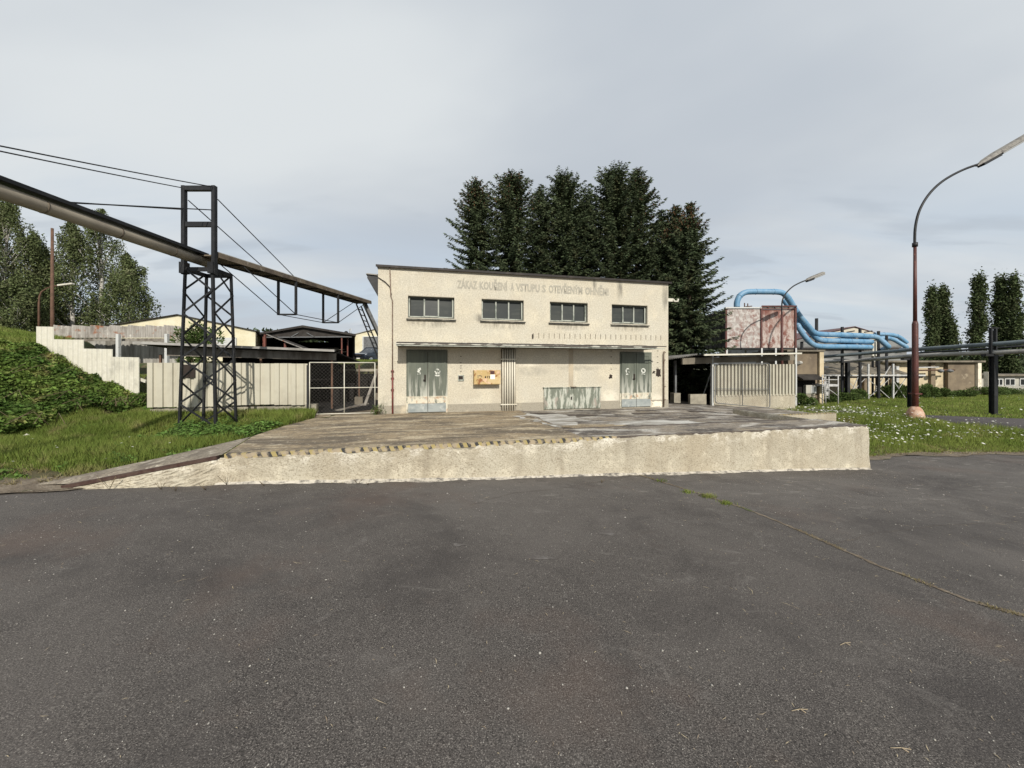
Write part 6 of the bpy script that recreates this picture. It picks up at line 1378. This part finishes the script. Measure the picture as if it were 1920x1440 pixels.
for i, (px, Y, r, h, lb_) in enumerate(((1497, 22.2, .7, .8, 'dark shrub at the foot of the brown building'), (1580, 25.5, .9, .7, 'shrub under the near end of the rack'), (1605, 26, .8, .9, 'shrub behind the first crossed brace'), (1668, 27.4, .7, 1.1, 'leafy shrub at the third rack post'), (1690, 27.5, .8, 1.3, 'tall shrub just left of the big lamp pole'),
        (1735, 28, .8, 1.2, 'shrub right of the big lamp pole against the beige wall'), (1762, 28.5, .9, .8, 'spreading shrub at the corner of the brown end wall'), (1800, 29, .9, .6, 'low shrub before the brown end wall'), (1842, 31, 1.4, .75, 'low hedge like shrub left of the twin flanged post'), (1880, 31.5, 1.4, .7, 'low hedge like shrub right of the twin flanged post'), (1560, 24.3, .6, .5, 'small shrub beside the pale platform'))):
    c = P(px, 740, Y); shrub(lb_, c.x, Y, r*.9, h*.75, 30+i, 3200, ls=.12)
shrub('dry little plant at the corner of the building by the gate', *UV(-.02, -.12)[:2], .16, .28, 77, 260, ls=.05, zb=0.0, group='')

# ------------------------------------------------------------------ ground cover
def scatter(n, x0, x1, y0, y1, rg, keep): 
    x = rg.uniform(x0, x1, n); y = rg.uniform(y0, y1, n); k = keep(x, y); return x[k], y[k]
def indock(x, y, pad=0.0):
    dx, dy = x-OX, y-OY; u = CT*dx+ST*dy; v = -ST*dx+CT*dy
    lb_ = np.interp(v, [-6.0, -5.6, -5.3, -4.9, -3.6, -2.0, -.6, 2.0], [-5.9, -5.3, -4.7, -3.35, -2.28, -1.95, -1.65, -2.2])
    a = (v > -5.75) & (v < 9) & (u > lb_-pad) & (u < 12.45+pad) & ((u > -1.9) | (v < 1.2)); return a | ((v > -1.25-pad) & (v < 9) & (u > 12) & (u < 17.2+pad))
def blades(x, y, h, w, rg, lean=.35, dzz=-.01, m='grass', name='grass', label='', cat='grass', zfun=gz):
    n = len(x); z = zfun(x, y)+dzz; a = rg.uniform(0, 6.28, n); l_ = rg.uniform(.1, 1, n)*lean*h; la = rg.uniform(0, 6.28, n)
    hv = h*rg.uniform(.45, 1.1, n) if np.isscalar(h) else h*rg.uniform(.6, 1.1, n)
    sx, sy = np.cos(a)*w/2, np.sin(a)*w/2; lx, ly = np.cos(la)*l_, np.sin(la)*l_
    v = np.empty((n, 5, 3)); B = np.stack([x, y, z], 1)
    v[:, 0] = B-np.stack([sx, sy, 0*x], 1); v[:, 1] = B+np.stack([sx, sy, 0*x], 1)
    v[:, 2] = B+np.stack([sx*.7+lx*.4, sy*.7+ly*.4, hv*.6], 1); v[:, 3] = B+np.stack([lx, ly, hv], 1); v[:, 4] = B+np.stack([-sx*.7+lx*.4, -sy*.7+ly*.4, hv*.6], 1)
    o = nmesh(name, v.reshape(-1, 3), 5, m); tag(o, label, cat, kind='stuff'); return o
rg = np.random.default_rng(21)
vergeL = lambda x, y: ((bankh(x, y) < .10+.1*vnoise(x*2, y*2, 19)) | (y < 8.4)) & (y > edge(x)+.12+.2*vnoise(x*2, y*2, 8)) & ~indock(x, y, .06) & (vnoise(x*1.6, y*1.6, 12) > -.62)
x, y = scatter(250000, -15, -5.0, 5.3, 12.6, rg, lambda x, y: vergeL(x, y) & (rg.random(len(x)) < np.clip(.35+(y-edge(x))*.45, .15, 1)))
hgt = (.05+.20*smooth01((y-edge(x)-.3)/1.5))*(1+.75*vnoise(x*1.5, y*1.5, 2)+.35*vnoise(x*5, y*5, 22)); hgt = np.minimum(hgt, .27); hgt = np.maximum(hgt*(1-.45*((np.abs(x+7.9) < 1.3) & (np.abs(y-9.9) < .9))), .03)
blades(x, y, hgt, .009, rg, .5, label='green grass on the left verge around the lattice tower')
x, y = scatter(60000, -15, -5.0, 5.3, 12.0, rg, lambda x, y: (y > edge(x)+.02) & (bankh(x, y) < .3) & ~indock(x, y, .0) & (rg.random(len(x)) < np.clip(1.1-(y-edge(x))*.42, .10, 1)) & (vnoise(x*2.1, y*2.1, 15) > -.3))
blades(x, y, .11, .008, rg, 1.3, m='drygrass', name='dry_grass', label='dry straw coloured grass along the left verge edge')
# upper bank, terrace slope and far grass
x, y = scatter(90000, -24, -10.5, 8.5, 17, rg, lambda x, y: (bankh(x, y) > 1.2) & (rg.random(len(x)) < .9) & ~((y < 12.2) & (x > -15.2)))
blades(x, y, .22, .016, rg, .6, label='grass on top of the left bank')
x, y = scatter(60000, -14, 1.5, 12.8, 23, rg, lambda x, y: ~indock(x, y, .05) & ((x < -5.2) | (y > 18.5)) & (gz(x, y) > .2) & ~((x > -11.5) & (y < 18.4) & (y > 12)))
blades(x, y, .13, .016, rg, .5, label='grass on the slope seen through the gate and behind the shed')
# right hand lawns
vr = lambda x, y: (y > edge(x)+.25+.18*vnoise(x*2, y*2, 8)) & ~road_d(x, y) & ~indock(x, y, .05) & (x > 8.6)
near_ = lambda x, y: vr(x, y) & (y < np.interp(x, [p[0] for p in RN], [p[1] for p in RN]))
x, y = scatter(190000, 9, 25, 10.9, 19, rg, near_)
hgt = (.12+.17*smooth01((y-edge(x)-.3)/1.6))*(1+.5*vnoise(x*1.3, y*1.3, 2)+.3*vnoise(x*4, y*4, 22)); blades(x, y, hgt, .012, rg, .45, label='tall green grass in the flower verge at the right')
x, y = scatter(15000, 9.3, 25, 10.9, 14.5, rg, lambda x, y: (y > edge(x)+.05) & (y < edge(x)+.9))
blades(x, y, .10, .010, rg, 1.2, m='drygrass', name='dry_grass', label='dry grass along the front of the flower verge')
far_ = lambda x, y: vr(x, y) & (y > np.interp(x, [p[0] for p in RF], [p[1] for p in RF])-.05)
x, y = scatter(150000, 10, 46, 14.5, 32, rg, far_)
blades(x, y, .13, .024, rg, .5, label='mown lawn beyond the side road')
# yarrow flowers: stem plus flat white umbel
def umbels(n, keep, x0, x1, y0, y1, hs, rs, rg, label):
    x, y = scatter(n, x0, x1, y0, y1, rg, keep); n = len(x); z = gz(x, y); h = rg.uniform(hs[0], hs[1], n); r = rg.uniform(rs[0], rs[1], n); lx = rg.normal(scale=.05, size=n); ly = rg.normal(scale=.05, size=n)
    V = []; k = 7; tx = rg.normal(scale=.22, size=n); ty_ = rg.normal(scale=.22, size=n)-.15
    a = np.linspace(0, 2*np.pi, k, endpoint=False)
    c = np.stack([x+lx, y+ly, z+h], 1); ring = np.empty((n, k, 3))
    for i, t in enumerate(a):
        q = r*(1+rg.uniform(-.25, .25, n)); ring[:, i, 0] = c[:, 0]+np.cos(t)*q; ring[:, i, 1] = c[:, 1]+np.sin(t)*q; ring[:, i, 2] = c[:, 2]-(tx*np.cos(t)+ty_*np.sin(t))*q
    f = nmesh('flowers', ring.reshape(-1, 3), k, 'petal'); tag(f, label, 'flowers', kind='stuff')
    st = np.empty((n, 3, 3)); st[:, 0] = np.stack([x-.003, y, z], 1); st[:, 1] = np.stack([x+.004, y, z], 1); st[:, 2] = c
    s = nmesh('flower_stems', st.reshape(-1, 3), 3, 'grass', None); tag(s, 'thin stems of the '+label, 'flower stems', kind='stuff')
dens = lambda x, y: near_(x, y) & (rg.random(len(x)) < np.clip(.5+.9*vnoise(x*.8, y*.8, 31)+.25*np.clip((x-14)/6, 0, 1), .02, 1))
umbels(2600, dens, 9.5, 26, 11.4, 17.5, (.28, .5), (.012, .036), rg, 'white flat yarrow flowers in the right verge')
umbels(700, lambda x, y: (y > edge(x)+3.4) & (x > 8.4) & ~indock(x, y, .1) & (y < 19) & (x < 15) & ~road_d(x, y), 8.4, 15, 13, 19, (.3, .5), (.014, .034), rg, 'white yarrow flowers along the rear curb of the dock')
umbels(90, far_, 14, 40, 15, 28, (.15, .3), (.02, .05), rg, 'few white flowers on the far lawn')
umbels(40, lambda x, y: vergeL(x, y) & (y < 8.5), -14, -6.3, 5.8, 9, (.12, .3), (.008, .02), rg, 'few white flowers on the left verge')
# brambles on the bank
def bramble(n, x0, x1, y0, y1, keep, hmax, ls, m, label, rg, dz0=.0):
    x, y = scatter(n, x0, x1, y0, y1, rg, keep); k_ = vnoise(x*4.5, y*4.5, 47)+rg.random(len(x))*1.1 > -.05; x, y = x[k_], y[k_]; n = len(x); mound = hmax*(.45+.40*vnoise(x*1.1, y*1.1, 41)+.42*vnoise(x*3.1, y*3.1, 43)+.30*vnoise(x*8, y*8, 45)); mound = np.clip(mound, .04, None)
    z = gz(x, y)+dz0+mound*(rg.uniform(.0, 1, n)**.38)
    # arching shoots
    d = rg.normal(size=(n, 3))*np.array([1, 1, .35]); d[:, 1] -= .35; d[:, 2] -= .15
    o = nmesh('brambles', leaves(np.stack([x, y, z], 1), d, ls*rg.uniform(.6, 1.35, n), ls*.68*rg.uniform(.7, 1.2, n), rg), 4, m); tag(o, label, 'brambles', kind='stuff'); return x, y
bank_keep = lambda x, y: (bankh(x, y) > .06+.12*vnoise(x*1.5, y*1.5, 7)) & (y < 12.5) & ((y > 8.2+.4*vnoise(x*.9, y, 9)) | (x < -18)) & ~((bankh(x, y) > 2.15) & (y > 9.5) & (x < -15.4))
bramble(230000, -21, -10.4, 7.9, 12.55, bank_keep, .52, .10, 'bramble', 'dense bramble thicket on the left bank', rg)
bramble(14000, -13.5, -10.3, 11.6, 12.45, lambda x, y: (bankh(x, y) > .02) & (vnoise(x*3, y*3, 5) > .1), .55, .07, 'bramble', 'bramble shoots climbing the stepped fence', rg)
# arching bramble canes
mb = MB(); r = random.Random(4)
for k in range(46):
    x0 = r.uniform(-15, -10.8); y0 = r.uniform(9, 12.2); z0 = gzf(x0, y0)+.3; a = r.uniform(-2.6, -.5); L_ = r.uniform(.5, 1.1)
    mb.tube([(x0, y0, z0), (x0+math.cos(a)*L_*.4, y0+math.sin(a)*L_*.4, z0+.35), (x0+math.cos(a)*L_, y0+math.sin(a)*L_, z0+.15)], .006, 4)
tag(mb.build('bramble_canes', 'stem'), 'thin arching bramble canes', 'brambles', kind='stuff')
tower_weeds = lambda x, y: (np.hypot((x+6.9)/1.7, (y-9.0)/.8) < 1+.3*vnoise(x*2, y*2, 3)) & ~indock(x, y, .08)
bramble(16000, -9.6, -5.4, 8.4, 10.6, tower_weeds, .38, .075, 'weed', 'broad leaved weeds around the feet of the lattice tower', rg)
bramble(7000, -12.6, -5.9, 9.8, 10.9, lambda x, y: (np.abs(y-(10.35+.22*(x+9)*.6)) < .22) & ~indock(x, y, .05), .22, .05, 'weed', 'low weeds along the sheet fence', rg)
bramble(16000, -12, -6.2, 5.8, 7.9, lambda x, y: (y > edge(x)+.15) & ~indock(x, y, .1) & (vnoise(x*1.9, y*1.9, 51) > .12), .20, .065, 'weed', 'patches of low leafy weeds near the ramp', rg)
# pale debris on the left verge
r = random.Random(9)
for k, (px, py, s_, lb_) in enumerate(((50, 821, .09, 'white crumpled scrap lying in the left verge, the largest'), (72, 806, .035, 'thin white scrap behind the largest one on the left verge'), (110, 845, .022, 'small white scrap lower on the left verge'), (272, 827, .022, 'small pale scrap near the tower foot'))):
    p = G(px, py, -.24); p.z = gzf(p.x, p.y)+.05; o = root('scrap', lb_, 'scrap', tuple(p)); mb = MB(); n_ = 9
    vs = [(p.x+s_*math.cos(6.28*i/n_)*r.uniform(.7, 1.2), p.y+s_*.5*math.sin(6.28*i/n_)*r.uniform(.7, 1.2), p.z+r.uniform(0, .03)) for i in range(n_)]; vs += [(p.x, p.y, p.z+.06), (p.x, p.y, p.z-.02)]
    mb.add(vs, [(i, (i+1) % n_, n_) for i in range(n_)]+[((i+1) % n_, i, n_+1) for i in range(n_)]); mb.build('scrap_body', 'fcement', o)
# ------------------------------------------------------------------ asphalt details
def A(px, py):
    Y = 5.0
    for _ in range(30): X = (px-960)/F_PX*Y; z = float(asph(X, Y)); Y = .5*Y+.5*(CZ-z)*F_PX/(py-HOR)
    return np.array([X, Y, float(asph(X, Y))])
SEAM = [(1190, 888), (1245, 905), (1330, 932), (1400, 955), (1480, 987), (1560, 1022), (1640, 1058), (1730, 1092), (1810, 1124), (1870, 1142), (1960, 1165), (2100, 1200)]
sp = [A(*p) for p in SEAM]; r = random.Random(2); vs = []; fs = []; path = []
for i in range(len(sp)-1):
    for k in range(14):
        t = k/14; p = sp[i]*(1-t)+sp[i+1]*t; path.append(p)
for i, p in enumerate(path):
    q = path[min(i+1, len(path)-1)]-path[max(i-1, 0)]; nrm = np.array([-q[1], q[0], 0]); nrm /= np.linalg.norm(nrm)+1e-9; w = .012+.014*abs(math.sin(i*.7))+r.uniform(0, .012); c = p+nrm*r.uniform(-.012, .012)
    for s_ in (-1, 1): x_, y_ = c[0]+nrm[0]*w*s_, c[1]+nrm[1]*w*s_; vs.append((x_, y_, float(asph(x_, y_))+.006))
fs = [(2*i, 2*i+2, 2*i+3, 2*i+1) for i in range(len(path)-1)]
mb = MB(); mb.add(vs, fs); tag(mb.build('asphalt_crack', 'dryearth'), 'long earth filled crack crossing the asphalt at the right', 'crack', kind='structure')
pa = np.array(path); rg = np.random.default_rng(8)
idx = rg.integers(0, len(pa), 1500); wgt = (np.sin(idx*.21)+.5*np.sin(idx*.53+1) > .1); idx = idx[wgt]; x = pa[idx, 0]+rg.normal(scale=.02, size=len(idx)); y = pa[idx, 1]+rg.normal(scale=.02, size=len(idx))
blades(x, y, .035, .006, rg, 1.3, m='drygrass', name='dry_grass', label='dry tufts growing in the asphalt crack', zfun=asph)
for (px, py, nn) in ((1290, 924, 70), (1327, 932, 170), (1361, 945, 100), (1240, 903, 40)):
    c = A(px, py); x = c[0]+rg.normal(scale=.06, size=nn); y = c[1]+rg.normal(scale=.04, size=nn); blades(x, y, .08, .010, rg, .9, name='weed_tuft', cat='weeds', label={1290: 'left of the green weed tufts in the asphalt crack', 1327: 'largest green weed tuft in the asphalt crack', 1361: 'right of the green weed tufts in the asphalt crack', 1240: 'faint weed tuft where the crack meets the dock wall'}[px], zfun=asph)
# pebbles and plant litter
def pebbles(n, rg):
    Yp = 1.2+rg.uniform(0, 1, n)**1.3*9.5; X = rg.uniform(-1.45, 1.45, n)*Yp; k = Yp < edge(X)-.1; k &= ~indock(X, Yp, .1); X, Yp = X[k], Yp[k]; n = len(X); z = asph(X, Yp)
    s = rg.lognormal(-5.75, .5, n)*(.75+.07*Yp); oct_ = np.array([(1, 0, 0), (0, 1, 0), (-1, 0, 0), (0, -1, 0), (0, 0, .7), (0, 0, -.5)]); F_ = [(0, 1, 4), (1, 2, 4), (2, 3, 4), (3, 0, 4), (1, 0, 5), (2, 1, 5), (3, 2, 5), (0, 3, 5)]
    a = rg.uniform(0, 6.28, n); v = np.empty((n, 6, 3))
    for i, o_ in enumerate(oct_):
        q = s*rg.uniform(.6, 1.3, n); v[:, i, 0] = X+q*(o_[0]*np.cos(a)-o_[1]*np.sin(a)); v[:, i, 1] = Yp+q*(o_[0]*np.sin(a)+o_[1]*np.cos(a)); v[:, i, 2] = z+q*o_[2]+.002
    f = (np.arange(n)[:, None, None]*6+np.array(F_)[None]).reshape(-1, 3)
    tag(nmesh('gravel', v.reshape(-1, 3), 3, 'stone', faces=f), 'scattered pale grit and pebbles on the asphalt', 'gravel', kind='stuff')
pebbles(8000, rg)
n = 1500; Yp = 1.0+rg.uniform(0, 1, n)**1.2*8; X = rg.uniform(-1.4, 1.4, n)*Yp; k = (Yp < edge(X)-.1) & ~indock(X, Yp, .1) & (rg.random(n) < .35+.5*(X/Yp > .3)); X, Yp = X[k], Yp[k]; n = len(X); a = rg.uniform(0, 6.28, n); l_ = rg.lognormal(-4.3, .65, n)*(.7+.1*Yp); w = .0012+.0004*Yp
v = np.empty((n, 4, 3)); z = asph(X, Yp)+.004; b_ = a+rg.normal(scale=.35, size=n)
v[:, 0] = np.stack([X, Yp, z], 1); v[:, 1] = np.stack([X+np.cos(a)*l_-np.sin(a)*w, Yp+np.sin(a)*l_+np.cos(a)*w, z+.004], 1); v[:, 2] = np.stack([X+np.cos(a)*l_+np.cos(b_)*l_, Yp+np.sin(a)*l_+np.sin(b_)*l_, z+.001], 1); v[:, 3] = np.stack([X+np.cos(a)*l_+np.sin(a)*w, Yp+np.sin(a)*l_-np.cos(a)*w, z+.004], 1)
tag(nmesh('plant_litter', v.reshape(-1, 3), 4, 'twig'), 'dry stalks and leaf scraps scattered on the asphalt', 'litter', kind='stuff')
for (px, py, an, lb_) in ((1585, 1208, .3, 'pale dry twig lying alone right of centre on the asphalt'), (1500, 1333, .1, 'thin pale twig near the bottom of the asphalt'), (1690, 1406, -.1, 'thin dark twig at the bottom right of the asphalt')):
    c = A(px, py); L_ = .055; o = root('twig', lb_, 'twig', tuple(c)); mb = MB(); mb.tube([(c[0]-L_, c[1]-L_*an, c[2]+.006), (c[0], c[1], c[2]+.012), (c[0]+L_*.9, c[1]+L_*an*.6, c[2]+.006)], .002, 5); mb.tube([(c[0], c[1], c[2]+.012), (c[0]+L_*.4, c[1]-L_*.35, c[2]+.006)], .0025, 5); mb.build('twig_body', 'twig', o)
# little dry weeds at the foot of the dock wall
mb = MB(); r = random.Random(6)
for (px, py, s_) in ((425, 893, .17), (470, 888, .20), (205, 902, .22), (302, 902, .12), (330, 905, .10), (495, 895, .08), (690, 893, .05), (672, 892, .10), (1128, 890, .08), (385, 903, .1)):
    p = A(px, py+16)
    for k in range(5): a = r.uniform(-1.2, 1.2); mb.tube([tuple(p), (p[0]+math.sin(a)*s_*.5, p[1]-.02, p[2]+s_*.55), (p[0]+math.sin(a)*s_*.9, p[1]-.03, p[2]+s_*r.uniform(.8, 1.1))], .0028, 4)
tag(mb.build('dry_weeds', 'stem'), 'dry twiggy weeds along the foot of the dock wall', 'weeds', kind='stuff')
x = rg.uniform(-7.2, 8.8, 2600); q = rg.normal(scale=.03, size=2600); k = vnoise(x*1.6, x*0, 61) > .25; x, q = x[k], q[k]; uu = (x-OX)/CT; 
pu_ = np.array([UV(u, DV-.10+qq)[:2] for u, qq in zip(uu, q)]); m_ = (uu > -3.8) & (uu < 12.2); pu_ = pu_[m_]
blades(pu_[:, 0], pu_[:, 1], .045, .006, rg, .9, m='drygrass', name='dry_grass', label='short dry tufts along the foot of the dock wall', zfun=asph)
bpy.context.view_layer.update()

def scuff(name, px, py, rx, ry, m, seed, label):
    c = A(px, py); r = random.Random(seed); n = 30; pts = []
    for k in range(n): t_ = 6.283*k/n; q = .8+.2*math.sin(t_*3+seed)+r.uniform(-.1, .1); x_, y_ = c[0]+rx*q*math.cos(t_), c[1]+ry*q*math.sin(t_); pts.append((x_, y_, float(asph(x_, y_))+.0045))
    mb = MB(); mb.add([(c[0], c[1], float(asph(c[0], c[1]))+.0045)]+pts, [(0, 1+k, 1+(k+1) % n) for k in range(n)]); tag(mb.build(name, m), label, 'stain', kind='structure')
M['scuff'] = mat('chalky_scuff', (.17, .16, .15), [lay((.088, .078, .072), sc=7, st=(1, 2, 1), lo=.38, hi=.52, det=9, ro=.8)])
for i, (px, py, rx, ry) in enumerate(((870, 905, .16, .03), (860, 1022, .10, .05), (1010, 1046, .22, .06), (600, 905, .3, .03), (1140, 1000, .12, .10))): scuff('pale_scuff', px, py, rx, ry, 'scuff', i, 'pale chalky scuff mark on the asphalt')
def crack(pts, w, label):
    P_ = [A(*p) for p in pts]; r = random.Random(len(pts)); path = []
    for i in range(len(P_)-1):
        for k in range(10): path.append(P_[i]*(1-k/10)+P_[i+1]*(k/10)+np.array([r.uniform(-.02, .02), r.uniform(-.02, .02), 0]))
    vs = []
    for i, p in enumerate(path):
        q = path[min(i+1, len(path)-1)]-path[max(i-1, 0)]; nn = np.array([-q[1], q[0]]); nn /= np.linalg.norm(nn)+1e-9
        for s_ in (-1, 1): x_, y_ = p[0]+nn[0]*w*s_*r.uniform(.4, 1), p[1]+nn[1]*w*s_*r.uniform(.4, 1); vs.append((x_, y_, float(asph(x_, y_))+.0042))
    mb = MB(); mb.add(vs, [(2*i, 2*i+2, 2*i+3, 2*i+1) for i in range(len(path)-1)]); tag(mb.build('hairline_crack', 'darkpatch'), label, 'crack', kind='structure')
crack([(1185, 892), (1060, 915), (960, 925), (870, 950)], .006, 'hairline crack running left from the dock corner of the seam')
crack([(1560, 1022), (1640, 1000), (1760, 985), (1920, 978)], .006, 'hairline crack branching right from the earth filled seam')
bpy.context.view_layer.update()
